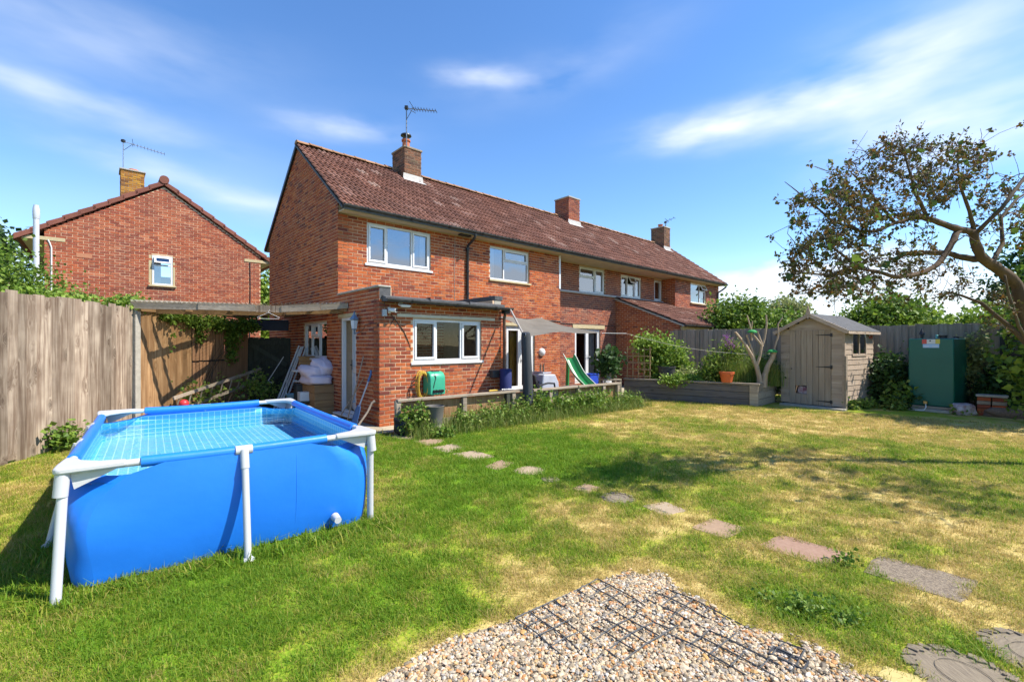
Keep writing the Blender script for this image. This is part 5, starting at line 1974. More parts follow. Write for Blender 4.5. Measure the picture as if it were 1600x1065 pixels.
# ------------------------------------------------------------------ shade sail and its post
sp_ = thing('sail_post', 'thick dark timber post holding the shade sail in front of the low rail', 'post', (.345, 9.58, 0))
vs, fs = [], []
mb = MB().tube([(-.015, 0, 0), (-.01, 0, .6), (-.035, .0, 1.2), (-.055, 0, 1.70), (-.055, 0, 1.79), (-.055, 0, 1.815)], [.11, .107, .103, .100, .092, .06], 12)
mb.build('post', mat('dark_blue_timber', (.026, .032, .042), (.05, .055, .062), scale=5, stretch=(6, 6, 1), rough=.75, bump=.3), sp_, smooth='auto')
MB().tube([(-.06, -.10, 1.72), (-.06, -.13, 1.75), (-.06, -.10, 1.78)], .008, 6).build('hook', m_steel, sp_)
ss = thing('shade_sail', 'taupe fabric shade sail stretched from the extension over the patio', 'shade sail', (0, 0, 0))
A = Vector(hw(3.06, .25, 2.22))
B = Vector(hw(6.35, 1.93, 2.36))
C_ = Vector((2.26, 11.45, 1.835))
D = Vector((.30, 9.66, 1.735))
n = 18
rows = []
for i in range(n + 1):
    f = i / n
    row = []
    for j in range(n + 1):
        g_ = j / n
        p = A.lerp(B, f).lerp(D.lerp(C_, f), g_)
        cx = .16 * math.sin(math.pi * f)
        cy = .14 * math.sin(math.pi * g_)
        mid = (A + B + C_ + D) / 4
        e = max(0, abs(2 * f - 1), abs(2 * g_ - 1))
        pull = .18 * ((1 - (2 * f - 1) ** 2) * abs(2 * g_ - 1) ** 3 + (1 - (2 * g_ - 1) ** 2) * abs(2 * f - 1) ** 3)
        p = p.lerp(mid, pull)
        p.z += .10 * (1 - (2 * f - 1) ** 2) * (1 - (2 * g_ - 1) ** 2) * -.6 + .02 * math.sin(9 * f + 4 * g_)
        row.append(p)
    rows.append(row)
m_sail = mat('sail_fabric', (.22, .20, .17), (.16, .145, .12), scale=2.5, rough=.9, trans=.25, bump=.15, bscale=5)
MB().sheet(rows).build('canopy_fabric', m_sail, ss, smooth=True, recalc=False)
MB().tube([C_, C_ + Vector((.7, .35, .0))], .007, 6).build('corner_rope', m_curtw, ss)
MB().tube([D, Vector((.29, 9.5, 1.745))], .008, 5).build('corner_rope', m_curtw, ss)
MB().tube([B, hw(6.4, 1.985, 2.40)], .008, 5).build('corner_rope', m_curtw, ss)
su = MB().tube([hw(3.05, -.28, 2.335), (.27, 9.50, 1.70)], .021, 8).build('strut', mat('pale_pole', (.42, .38, .33), (.3, .27, .24), rough=.5), None, smooth='auto')
tag(su, 'thin straight pole running from the gutter end down to the dark sail post', 'pole')
cl = MB()
a, b = Vector((2.26 + .7, 11.45 + .35, 1.835)), Vector((6.05, 11.75, 1.30))
cl.tube([a.lerp(b, i / 12) + Vector((0, 0, -.10 * math.sin(math.pi * i / 12))) for i in range(13)], .005, 5)
tag(cl.build('washing_line', m_conc, None), 'pale washing line running from the sail across the raised bed', 'line')

# ------------------------------------------------------------------ things on the patio
bm_ = thing('rolled_mat', 'tall rolled navy mat standing in the corner of the extension', 'mat', hw(2.93, -.25, 0))
MB().lathe([(.13, 0), (.135, .02), (.135, .98), (.125, 1.0)], (0, 0, 0), 18).build('roll', mat('navy_fabric', (.014, .022, .10), (.02, .03, .13), rough=.8), bm_, smooth='auto')
gb = thing('garden_store', 'pale grey moulded plastic store seat behind the low rail', 'plastic chair', hw(4.25, -.10, 0), HOUSE_ANG)
m_gpl = mat('pale_grey_plastic', (.44, .46, .52), (.36, .38, .44), rough=.45)
poly = [(-.28, .0), (.30, .0), (.34, .35), (.30, .62), (.18, .82), (-.22, .84), (-.30, .5)]
vs = [(x, y, z) for y in (-.3, .3) for x, z in poly]
k = len(poly)
MB().add(vs, [tuple(range(k))[::-1], tuple(range(k, 2 * k))] + [(i, (i + 1) % k, k + (i + 1) % k, k + i) for i in range(k)]).build('shell', m_gpl, gb, bevel=.035, smooth='auto')
MB().box(-.16, .14, -.2, .2, .845, .875).build('lid', m_gpl, gb, bevel=.012)
oc = thing('black_chair', 'black seat with curved arms in front of the grey plastic store', 'chair', hw(3.75, -.50, 0), HOUSE_ANG)
MB().bar((-.20, 0, .46), (-.34, 0, .86), .40, .05, up=(1, 0, 0)).build('backrest', m_black, oc, bevel=.015)
MB().box(-.20, .30, -.21, .21, .42, .50).build('seat', m_black, oc, bevel=.02)
for y in (-.24, .24):
    MB().tube([(-.25, y, .62), (.05, y, .66), (.26, y, .64), (.30, y, .46)], .022, 8).build('armrest', m_black, oc, smooth='auto')
for x in (-.16, .24):
    for y in (-.17, .17):
        MB().tube([(x, y, .43), (x * 1.1, y * 1.1, 0)], .016, 6).build('leg', m_black, oc)
sl = thing('childrens_slide', 'green plastic childrens slide with pale edges against the patio wall', 'slide', hw(6.95, 1.35, 0), HOUSE_ANG)
m_slide = mat('slide_green', (.018, .19, .055), (.03, .25, .08), scale=3, rough=.3)
path = []
for i in range(15):
    f = i / 14
    path.append((f * .02, -1.0 * f + .05 * math.sin(f * 6), 1.08 * (1 - f) ** 1.25 + .06 + .06 * math.sin(f * 9) * (1 - f)))
rows = []
wd = .19
for (x, y, z) in path:
    rows.append([(x + w_ * .741, y - w_ * .671, z + h_) for w_, h_ in ((-wd, .11), (-wd + .03, .11), (-wd + .06, 0), (0, -.015), (wd - .06, 0), (wd - .03, .11), (wd, .11))])
MB().sheet(rows).build('chute', m_slide, sl, smooth=True, solid=.012)
for s_ in (-1, 1):
    MB().tube([(x + s_ * (wd - .015) * .741, y - s_ * (wd - .015) * .671, z + .118) for x, y, z in path], .014, 6).build('edge_trim', mat('slide_trim', (.62, .70, .62), (.55, .62, .55), rough=.4), sl, smooth=True)
MB().bar((.06, .12, 0), (.03, .05, 1.12), .10, .05).build('support', m_slide, sl)
cushion('tarpaulin_heap', mat('dark_tarp', (.07, .07, .075), (.12, .12, .12), rough=.5, bump=.6, bscale=9), None, hw(6.35, .75, .17), .38, .24, .17, rot=(0, 0, .5), seed=14, wr=.3,
        label='heap of dark grey tarpaulin at the foot of the green slide', category='tarpaulin')
bb = thing('recycling_box', 'open royal blue plastic box beside the green slide', 'box', hw(8.55, 1.75, 0), HOUSE_ANG)
mbx = mat('royal_blue_plastic', (.02, .06, .42), (.03, .08, .5), rough=.35)
MB().box(-.22, .22, -.16, -.145, 0, .56).box(-.22, .22, .145, .16, 0, .56).box(-.22, -.205, -.145, .145, 0, .56).box(.205, .22, -.145, .145, 0, .56).box(-.205, .205, -.145, .145, 0, .02).build('box', mbx, bb, bevel=.004)
MB().box(-.24, .24, -.18, -.16, .53, .57).build('rim', mbx, bb, bevel=.004)
cushion('white_bag', m_white, None, hw(8.8, 1.25, .20), .14, .12, .19, seed=22, wr=.3, label='small white bag on the patio by the french doors', category='bag')
lnp = thing('dark_bin', 'small dark box on the patio behind the sail post', 'box', hw(5.45, .9, 0), HOUSE_ANG)
MB().box(-.14, .14, -.14, .14, 0, .55).build('body', m_black, lnp, bevel=.015)
MB().box(-.15, .15, -.15, .15, .552, .58).build('lid', m_black, lnp, bevel=.01)

# ------------------------------------------------------------------ right-hand fences
fr_ = thing('garden_fence', 'grey board fence across the far right behind the shed and the oil tank', 'fence', (5.6, 16.1, 0))
board_fence(fr_, (0, 0), (5.95, -5.45), 2.03, .145, m_wright, flip=1, hvar=.02)
for z in (.4, 1.6):
    MB().bar((.05, .06, z), (6.0, -5.40, z), .05, .08).build('rail', m_wright, fr_)
fd = thing('side_fence', 'dark close-boarded side fence at the right edge behind the bricks', 'fence', (11.52, 10.62, 0))
MB().box(-.07, .07, -.07, .07, 0, 1.95).build('post', m_wdark, fd, bevel=.008)
m_wsl2 = wood('dark_boarding', (.10, .085, .07), (.06, .05, .042), (.08, .065, .05), rnd=.25, along='x')
for k in range(2):
    for i in range(9):
        q0, q1 = Vector((.06 + .30 * k, -.06 - 1.9 * k, .1 + i * .2)), Vector((.06 + .30 * (k + 1), -.06 - 1.9 * (k + 1) + .1, .1 + i * .2))
        MB().bar(q0, q1, .025, .195).build('board', m_wsl2, fd)
MB().box(.30, .42, -2.02, -1.90, 0, 1.95).build('post', m_wdark, fd, bevel=.008)

# ------------------------------------------------------------------ raised bed
ba = math.atan2(-1.92, 2.85)
bed = thing('raised_bed', 'raised planting bed of dark timber sleepers along the far lawn', 'raised bed', (3.25, 13.2, 0), ba)
BLN = 3.44
for i in range(3):
    z = .005 + i * .175
    MB().box(0, BLN - .20, 0, .06, z, z + .169).build('sleeper', m_wbed, bed, bevel=.008)
MB().box(-.02, BLN + .03, -.03, .14, .535, .58).build('top_rail', m_rail, bed, bevel=.006)
MB().box(BLN - .195, BLN + .0, -.025, .06, 0, .533).build('corner_post', m_rail, bed, bevel=.008)
rt = thing  # noqa
for i in range(3):
    z = .005 + i * .175
    MB().bar((BLN - .03, .06, z + .085), (BLN + .25, 1.35, z + .085), .06, .169).build('end_sleeper', m_rail, bed, bevel=.008)
MB().bar((BLN - .05, .14, .557), (BLN + .25, 1.4, .557), .14, .045).build('top_rail', m_rail, bed, bevel=.006)
MB().prism([(.0, .06), (BLN - .06, .06), (BLN + .2, 1.35), (.3, 1.8)], .02, .47).build('soil', m_soil, bed)


def bw(x, y, z=0.0):
    c, s_ = math.cos(ba), math.sin(ba)
    return (3.25 + c * x - s_ * y, 13.2 + s_ * x + c * y, z)


tp_ = thing('flower_pot', 'orange terracotta pot standing on the rail of the raised bed', 'flower pot', (5.53, 11.72, .582))
MB().lathe([(.125, 0), (.165, .20), (.182, .205), (.185, .265), (.172, .27), (.16, .22), (.12, .03)], (0, 0, 0), 22).build('pot', mat('orange_clay', (.62, .13, .035), (.52, .11, .03), scale=6, rough=.6), tp_, smooth='auto')
MB().lathe([(.162, .225), (.0, .235)], (0, 0, 0), 18, capb=False, capt=False).build('soil', m_soil, tp_)
for nm, lab, loc, r_, h_ in (('plant_tub', 'large black plant tub beside the leafy climber in the raised bed', bw(1.10, .42, .47), .24, .46),
                             ('plant_tub', 'low dark trough behind the ground cover in the raised bed', bw(1.75, .85, .47), .26, .26)):
    o = thing(nm, lab, 'plant tub', loc)
    MB().lathe([(r_ * .78, 0), (r_, h_ * .92), (r_ * 1.06, h_ * .93), (r_ * 1.06, h_), (r_ * .95, h_), (r_ * .75, .05)], (0, 0, 0), 20).build('tub', m_blackw, o, smooth='auto')
    MB().lathe([(r_ * .95, h_ * .9), (0, h_ * .91)], (0, 0, 0), 18, capb=False, capt=False).build('soil', m_soil, o)
# trellis
tr_ = thing('trellis', 'pale square wooden trellis panel in front of the climber', 'trellis', bw(.06, .10, .575), ba)
m_tw = wood('trellis_wood', (.42, .29, .15), (.30, .19, .10), (.34, .23, .12), rnd=.12, along='z', knots=False)
for i in range(5):
    MB().box(i * .165 - .014, i * .165 + .014, 0, .018, 0, .92).build('upright', m_tw, tr_)
for j in range(5):
    MB().box(-.03, .70, -.018, -.001, .06 + j * .19, .088 + j * .19).build('crossbar', m_tw, tr_)
# pruned stump
m_bare = wood('bare_limb', (.46, .38, .29), (.32, .24, .17), (.38, .26, .16), rnd=.08, along='z')
sp2 = thing('pruned_tree', 'bare pollarded tree with sawn limbs at the corner of the raised bed', 'tree', (6.36, 11.62, .45))
LIMBS = [([(-.03, 0, 0), (-.05, 0, .28), (-.10, .02, .52), (-.22, .03, .80), (-.40, 0, 1.10), (-.66, 0, 1.42)], [.075, .062, .054, .044, .034, .026]),
         ([(.06, 0, 0), (.10, .02, .30), (.19, .03, .55), (.30, 0, .78), (.34, .0, .90)], [.085, .072, .062, .056, .054]),
         ([(-.16, .02, .70), (-.22, .05, 1.0), (-.36, .03, 1.35)], [.034, .027, .021]),
         ([(-.10, .02, .55), (-.03, -.02, .85), (.02, 0, 1.10), (-.08, .03, 1.45)], [.04, .033, .026, .019]),
         ([(.0, 0, 1.0), (.10, .02, 1.25), (.14, 0, 1.60), (.13, 0, 1.86)], [.032, .027, .023, .018]),
         ([(.26, .0, .72), (.36, .03, 1.0), (.44, 0, 1.35), (.43, 0, 1.62), (.55, 0, 1.8)], [.04, .027, .022, .018, .013]),
         ([(-.24, 0, 1.2), (-.26, 0, 1.5), (-.36, 0, 1.85)], [.024, .02, .014]), ([(-.26, 0, 1.4), (-.22, 0, 1.7)], [.018, .012]),
         ([(.04, 0, 1.05), (-.16, 0, 1.30), (-.28, 0, 1.45)], [.028, .022, .018])]
for pts, rs in LIMBS:
    MB().tube(pts, rs, 9).build('limb', m_bare, sp2, smooth='auto')
for (x, z, lab) in ((-.24, 1.40, 'small green cap on the upper sawn limb of the pruned tree'), (.28, .90, 'small green cap on the lower sawn limb of the pruned tree')):
    o = MB().lathe([(.115, 0), (.108, .035), (.07, .065), (.0, .08)], (0, 0, 0), 16, capt=False).build('feeder_cap', mat('cap_green', (.02, .22, .04), (.03, .28, .06), rough=.6, bump=.4), None, smooth='auto', loc=(6.36 + x, 11.60, .45 + z))
    tag(o, lab, 'feeder')

# stand with pot plant left of the bed
sn = thing('plant_stand', 'small slatted timber stand at the left end of the raised bed', 'stand', (2.72, 12.65, 0), .2)
MB().box(-.26, .26, -.2, .2, .56, .60).build('top', m_rail, sn, bevel=.004)
for x in (-.22, .24):
    for y in (-.17, .17):
        MB().box(x - .022, x + .022, y - .022, y + .022, 0, .56).build('leg', m_rail, sn)
MB().box(-.2, .22, -.18, -.16, .28, .33).build('crossbar', m_rail, sn)
tag(MB().box(-.13, .13, -.11, .11, 0, .17).build('clay_block', m_terra, None, bevel=.01, loc=(2.68, 12.55, .0), rot=(0, 0, .3)), 'orange clay block under the small timber stand', 'block')

# ------------------------------------------------------------------ shed
SA = math.atan2(-.83, .56)
shd = thing('garden_shed', 'weathered timber shed with a boarded door and felt roof', 'shed', (7.09, 11.98, 0), SA)
# local x along the front (left to right), local y to the back
SWd, SLn, SH, SR = 1.42, 1.76, 1.90, 2.27
gz_top = lambda x: SH + (SR - SH) * (1 - abs(2 * x / SWd - 1))
DL, DR, DT = .215, 1.155, 1.93
shk = []
n = 15
bh = .125


def shed_board(x0, x1, z, y=0.0, name='board', m=None, clip=None):
    h1 = bh + .012
    mb = MB()
    za, zb = z, z + h1
    vs = [(x0, y - .016, za), (x1, y - .016, za), (x1, y - .004, zb), (x0, y - .004, zb), (x0, y + .012, za), (x1, y + .012, za), (x1, y + .012, zb), (x0, y + .012, zb)]
    mb.add(vs, [(0, 1, 2, 3), (7, 6, 5, 4), (0, 4, 5, 1), (1, 5, 6, 2), (2, 6, 7, 3), (3, 7, 4, 0)])
    return mb.build(name, m or m_wshed, shd)


k = 0
z = .06
while z + bh < SR:
    if z + bh <= SH + .01:
        shed_board(0, DL - .004, z)
        shed_board(DR + .004, SWd, z)
        if z > DT:
            pass
    else:
        half = max(.05, SWd / 2 * (1 - (z + bh * .55 - SH) / (SR - SH)))
        shed_board(SWd / 2 - half, SWd / 2 + half, z)
    z += bh
MB().box(DL - .004, DR + .004, -.012, .012, DT - .02, SH + .09).build('door_head', m_wshed, shd)
# side walls
z = .06
i = 0
while z + bh < SH + .02:
    segs = [(0.0, SLn)]
    if 1.28 < z + bh / 2 < 1.82:
        segs = [(0.0, .42), (1.30, SLn)]
    for y0, y1 in segs:
        mb = MB()
        x = SWd
        vs = [(x + .016, y0, z), (x + .016, y1, z), (x + .004, y1, z + bh + .012), (x + .004, y0, z + bh + .012), (x - .012, y0, z), (x - .012, y1, z), (x - .012, y1, z + bh + .012), (x - .012, y0, z + bh + .012)]
        mb.add(vs, [(0, 1, 2, 3), (7, 6, 5, 4), (0, 4, 5, 1), (1, 5, 6, 2), (2, 6, 7, 3), (3, 7, 4, 0)])
        mb.build('board', m_wright if False else m_wshed, shd)
    z += bh
MB().box(-.015, .01, 0, SLn, .06, SH).box(0, SWd, SLn - .02, SLn, .06, SH).build('back_wall', m_wshed, shd)
MB().box(.02, SWd - .02, .03, SLn - .03, .0, .05).build('floor', m_wdark, shd)
MB().box(.02, DL, .03, .06, .06, SH).box(DR, SWd - .02, .03, .06, .06, SH).build('inner_frame', m_wdark, shd)
MB().box(SWd - .03, SWd + .022, -.024, .03, .05, SH + .02).build('corner_trim', m_wshed, shd)
MB().box(SWd + .02, SWd + .06, -.05, .03, .0, 1.28).build('leaning_post', m_rail, shd)
# window in the side
MB().box(SWd - .02, SWd + .02, .42, .46, 1.28, 1.84).box(SWd - .02, SWd + .02, 1.26, 1.30, 1.28, 1.84).box(SWd - .02, SWd + .02, .84, .88, 1.31, 1.82).box(SWd - .02, SWd + .03, .42, 1.30, 1.26, 1.31).box(SWd - .02, SWd + .02, .46, 1.26, 1.80, 1.84).build('window_frame', m_wshed, shd)
m_sg = glass_mat('shed_glass', tint=(.55, .62, .62))
for y0, y1 in ((.46, .84), (.88, 1.26)):
    MB().add([(SWd, y0, 1.31), (SWd, y1, 1.31), (SWd, y1, 1.80), (SWd, y0, 1.80)], [(0, 1, 2, 3)]).build('window_pane', m_sg, shd, recalc=False)
# door of upright boards with a hole at the bottom
nb_ = 7
wdb = (DR - DL) / nb_
hole = (DL + wdb * 1.0, DL + wdb * 3.2, .30, .52)
for i in range(nb_):
    x0, x1 = DL + i * wdb + .003, DL + (i + 1) * wdb - .003
    zs_ = [(.05, DT - .03)]
    if x1 > hole[0] and x0 < hole[1]:
        zs_ = [(.05, hole[2] + .01 * (i % 2)), (hole[3] - .012 * (i % 2), DT - .03)]
        if x1 > hole[1] + .02:
            zs_ = [(.05, DT - .03)]
    for z0_, z1_ in zs_:
        MB().box(x0, x1, -.024, -.004, z0_, z1_).build('door_board', m_wdoor, shd, bevel=.003)
MB().box(DL, DR, -.003, .02, .1, .22).box(DL, DR, -.003, .02, .85, .97).box(DL, DR, -.003, .02, 1.72, 1.84).build('door_ledge', m_wdoor, shd)
for z in (.16, 1.0, 1.78):
    MB().box(DR - .02, DR + .03, -.034, -.024, z - .04, z + .04).add([(DR - .02, -.03, z - .018), (DR - .02, -.03, z + .018), (DR - .33, -.03, z + .006), (DR - .33, -.03, z - .006), (DR - .02, -.025, z - .018), (DR - .02, -.025, z + .018), (DR - .33, -.025, z + .006), (DR - .33, -.025, z - .006)],
                                                                    [(0, 1, 2, 3), (7, 6, 5, 4), (0, 4, 5, 1), (1, 5, 6, 2), (2, 6, 7, 3), (3, 7, 4, 0)]).build('strap_hinge', m_black, shd)
MB().tube([(DL + .05, -.025, .93), (DL + .05, -.04, .93)], .012, 8).build('door_knob', m_black, shd)
cushion('stored_bag', mat('crumpled_bag', (.55, .50, .52), (.25, .05, .09), scale=9, rough=.6, contrast=2), shd, (DL + wdb * 2.1, .13, .38), .15, .08, .12, seed=31, wr=.3)
# roof
ov, rz_ = .10, .02
for sgn in (-1, 1):
    e = SWd / 2 + sgn * (SWd / 2 + .13)
    ze = SR - (SR - SH) * (SWd / 2 + .13) / (SWd / 2)
    mb = MB()
    y0, y1 = -.13, SLn + .10
    vs = [(SWd / 2, y0, SR + .05), (e, y0, ze + .05), (e, y1, ze + .05), (SWd / 2, y1, SR + .05), (SWd / 2, y0, SR + .015), (e, y0, ze + .015), (e, y1, ze + .015), (SWd / 2, y1, SR + .015)]
    mb.add(vs, [(0, 1, 2, 3), (7, 6, 5, 4), (0, 4, 5, 1), (1, 5, 6, 2), (2, 6, 7, 3), (3, 7, 4, 0)])
    mb.build('roof', m_felt, shd)
    MB().bar((SWd / 2, -.145, SR + .01), (e, -.145, ze + .005), .022, .085).build('bargeboard', m_wshed, shd)
    MB().bar((e, -.13, ze + .0), (e, SLn + .1, ze + .0), .022, .06).build('eaves_board', m_wshed, shd)
MB().add([(SWd / 2 - .055, -.16, SR + .06), (SWd / 2, -.16, SR - .10), (SWd / 2 + .055, -.16, SR + .06), (SWd / 2, -.16, SR + .25), (SWd / 2 - .055, -.175, SR + .06), (SWd / 2, -.175, SR - .10), (SWd / 2 + .055, -.175, SR + .06), (SWd / 2, -.175, SR + .25)],
                              [(0, 1, 2, 3), (7, 6, 5, 4), (0, 4, 5, 1), (1, 5, 6, 2), (2, 6, 7, 3), (3, 7, 4, 0)]).build('finial', m_wshed, shd)
# torn felt hanging at the eaves
ft = MB()
for (y0, y1, dz) in ((.25, .70, .16), (.75, 1.05, .30), (1.05, 1.25, .14)):
    ft.add([(SWd + .135, y0, SH - .04), (SWd + .15, y0 + .08, SH - .05), (SWd + .10, y1 + .04, SH - dz), (SWd + .09, y1, SH - dz)], [(0, 1, 2, 3)])
ft.build('torn_felt', m_lead, shd, recalc=False)
MB().box(SWd + .017, SWd + .022, 1.45, 1.68, 1.70, 1.78).build('red_sticker', mat('faded_red', (.55, .13, .06), (.45, .10, .05)), shd)
bs = MB().box(.1, 1.5, -.30, -.05, .0, .04).build('shed_step', m_conc, None, loc=(7.09, 11.98, 0), rot=(0, 0, SA))
tag(bs, 'low concrete strip at the foot of the shed door', 'step')


def sw(x, y, z=0.0):
    c, s_ = math.cos(SA), math.sin(SA)
    return (7.09 + c * x - s_ * y, 11.98 + s_ * x + c * y, z)


bn = thing('compost_bin', 'square brown bin behind the right side of the shed', 'bin', (9.62, 11.75, 0), SA)
MB().lathe([(.30, 0), (.27, .90)], (0, 0, 0), 4).build('body', mat('brown_plastic', (.085, .055, .04), (.06, .04, .03), rough=.6), bn)
MB().lathe([(.29, .902), (.30, .93), (.2, .98)], (0, 0, 0), 4).build('lid', m_blackw, bn)

# ------------------------------------------------------------------ oil tank
TX, TY = 9.455, 10.86
tk = thing('oil_tank', 'dark green metal heating-oil tank on a timber plinth beside the fence', 'oil tank', (TX, TY, 0), SA)
TW, TL, TB, TT = .80, 1.30, .13, 1.69
m_tank = mat('tank_green', (.012, .125, .085), (.010, .105, .072), scale=2.2, rough=.38, spec=.45, bump=.06, bscale=4)
MB().box(0, TW, 0, TL, TB, TT).build('shell', m_tank, tk, bevel=.025, smooth='auto')
MB().box(-.03, TW + .05, -.04, TL, .07, .125).build('bearer', m_rail, tk, bevel=.004)
MB().tube([(TW * .68, .35, TT - .005), (TW * .68, .35, TT + .05)], .07, 14).tube([(TW * .68, .35, TT + .05), (TW * .68, .35, TT + .075)], .085, 14).build('filler_cap', m_black, tk, smooth='auto')
MB().tube([(TW * .22, .30, TT - .005), (TW * .22, .30, TT + .10)], .028, 10).lathe([(.06, .09), (.05, .14), (.02, .20), (.008, .24)], (TW * .22, .30, TT), 10).build('vent', m_black, tk, smooth='auto')
MB().box(TW * .52, TW * .57, .3, .36, TT, TT + .09).build('gauge', mat('teal_plastic', (.2, .5, .45), (.15, .4, .38)), tk, bevel=.008)
MB().tube([(TW * .92, .5, TT - .005), (TW * .92, .5, TT + .04)], .05, 12).build('vent_cap', m_black, tk, smooth='auto')
xl = TW * .315
lbl = [('red_label', (.62, .09, .07), 0, .085, .105), ('white_label', (.66, .66, .64), .085, .235, .105), ('yellow_label', (.62, .52, .08), .235, .315, .105)]
for nm, c, a, b_, h_ in lbl:
    MB().box(xl + a, xl + b_ - .001, -.005, -.002, TT - .02 - h_, TT - .02).build('label_panel', mat(nm, c, c, rough=.4), tk)
MB().prism([(0, -.02), (.02, 0), (0, .02), (-.02, 0)], 0, .002).build('hazard_mark', m_black, tk, loc=(xl + .145, -.006, TT - .055), rot=(math.pi / 2, 0, 0))
MB().box(xl + .015, xl + .30, -.005, -.002, TT - .215, TT - .128).build('label_panel', mat('blue_label', (.30, .50, .75), (.40, .58, .80), rough=.4), tk)
MB().box(xl + .03, xl + .13, -.0062, -.0052, TT - .195, TT - .175).box(xl + .18, xl + .28, -.0062, -.0052, TT - .195, TT - .175).build('label_text', m_white, tk)
MB().tube([(TW * .42, -.0, .20), (TW * .42, -.09, .20)], .02, 8).box(TW * .38, TW * .46, -.11, -.05, .18, .24).build('valve', m_brass, tk)
MB().tube([(TW * .42, -.09, .20), (TW * .44, -.12, .10), (TW * .40, -.16, .03), (TW * .22, -.20, .02)], .012, 6).build('hose', m_white, tk, smooth=True)
pl = MB().box(-.10, TW + .02, -.12, TL + .1, 0, .065).build('plinth', m_conc, None, bevel=.006, loc=(TX, TY, 0), rot=(0, 0, SA))
tag(pl, 'concrete slab under the green oil tank', 'slab')

# stacked bricks, bag and roll of netting at the far right
st_ = thing('brick_stack', 'short stack of old bricks and blocks beside the oil tank', 'bricks', (10.42, 9.88, 0), SA + .1)
for lvl in range(5):
    for i in range(2):
        for j in range(2):
            o = MB().box(-.105, .105, -.05, .05, 0, .075).build('brick', m_brick if lvl != 3 else m_mortarc, st_, bevel=.006)
            o.location = ((i - .5) * .23, (j - .5) * .115, lvl * .082)
            o.rotation_euler = (0, 0, random.uniform(-.06, .06))
MB().box(-.24, .24, -.13, .13, .412, .46).build('slab', m_conc, st_, bevel=.008)
cushion('plastic_bag', mat('striped_bag', (.50, .46, .48), (.22, .10, .10), scale=7, rough=.5, contrast=1.5), None, (9.98, 10.05, .12), .18, .14, .13, seed=17, wr=.25,
        label='crumpled pale plastic bag of rubble beside the brick stack', category='bag')
nt = thing('netting_roll', 'roll of rusty netting on the ground by the right-hand fence', 'netting', (10.75, 9.55, .10), -.55)
cushion('roll', mat('rusty_net', (.12, .085, .065), (.22, .15, .11), scale=40, rough=.9, bump=.8), nt, (0, 0, 0), .62, .14, .11, seed=44, wr=.2)

# ------------------------------------------------------------------ stepping stones
m_s1 = mat('pale_flag', (.39, .30, .20), (.31, .235, .155), scale=14, rough=.9, bump=.3)
m_s2 = mat('pink_flag', (.35, .24, .15), (.27, .18, .115), scale=16, rough=.9, bump=.35)
m_s3 = mat('red_flag', (.26, .155, .105), (.32, .205, .145), scale=22, rough=.9, bump=.35)
m_s4 = mat('aggregate_flag', (.30, .24, .165), (.13, .10, .072), scale=85, rough=.9, bump=.8, contrast=1.8, dirt=((.50, .43, .32), 110, .60, .7))
m_s5 = mat('yellow_flag', (.52, .42, .16), (.44, .36, .14), scale=10, rough=.9, bump=.2)
m_log = mat('log_print', (.25, .205, .14), (.15, .12, .085), scale=9, rough=.9, bump=.6, stretch=(1, 4, 1))
SG = 'stepping stones across the lawn'
STONES = [('a', m_s1, [(-2.12, 7.70), (-1.80, 7.94), (-1.33, 7.77), (-1.66, 7.41)], 'pale stepping slab nearest the low rail post'),
          ('b', m_s2, [(-1.56, 7.29), (-1.37, 7.49), (-1.10, 7.39), (-1.26, 6.98)], 'second stepping slab from the house, small and tan'),
          ('c', m_s1, [(-1.18, 6.84), (-.94, 7.06), (-.70, 6.88), (-.92, 6.52)], 'third stepping slab from the house, pale and square'),
          ('d', m_s1, [(-.83, 6.44), (-.55, 6.61), (-.26, 6.30), (-.53, 6.11)], 'fourth stepping slab from the house, broad and pale'),
          ('e', m_s2, [(-.33, 5.78), (-.15, 6.09), (.01, 5.93), (-.17, 5.64)], 'fifth stepping slab from the house, narrow and pinkish'),
          ('h', m_s2, [(.66, 4.90), (.82, 5.06), (.95, 4.92), (.79, 4.74)], 'small pinkish stepping slab in the edge of the tree shade'),
          ('j', m_s1, [(1.24, 4.37), (1.51, 4.49), (1.64, 4.25), (1.37, 4.10)], 'pale stepping slab just past the tree shade'),
          ('k', m_s2, [(1.51, 3.85), (1.77, 4.06), (1.99, 3.84), (1.71, 3.62)], 'pinkish stepping slab with a cut corner above the red slab'),
          ('l', m_s3, [(1.89, 3.51), (2.20, 3.71), (2.51, 3.37), (2.20, 3.14)], 'long red-brown stepping slab near the gravel'),
          ('m', m_s4, [(2.38, 3.10), (2.69, 3.35), (3.07, 2.98), (2.69, 2.72)], 'large exposed-aggregate stepping slab at the right'),
          ('p', m_s5, [(1.70, 2.13), (1.80, 2.20), (2.02, 2.02), (1.85, 1.88)], 'yellow slab just showing at the bottom edge')]
STONE_POLY = []
for nm, m, poly, lab in STONES:
    cx, cy = sum(p[0] for p in poly) / 4, sum(p[1] for p in poly) / 4
    pts = []
    if cy > 4.5:
        poly = [(cx + (p[0] - cx) * 1.15, cy + (p[1] - cy) * 1.15) for p in poly]
    for i in range(4):
        a, b_ = Vector(poly[i]), Vector(poly[(i + 1) % 4])
        for k in range(5):
            p = a.lerp(b_, k / 5)
            if k:
                p += Vector((random.uniform(-.008, .008), random.uniform(-.008, .008)))
            else:
                p = p.lerp(Vector((cx, cy)), .04)
            pts.append((p.x - cx, p.y - cy))
    o = MB().prism(pts, -.03, .006).build('stepping_stone', m, None, bevel=.006, loc=(cx, cy, 0))
    tag(o, lab, 'stepping stone', SG)
    STONE_POLY.append([(p[0] + cx, p[1] + cy) for p in pts])
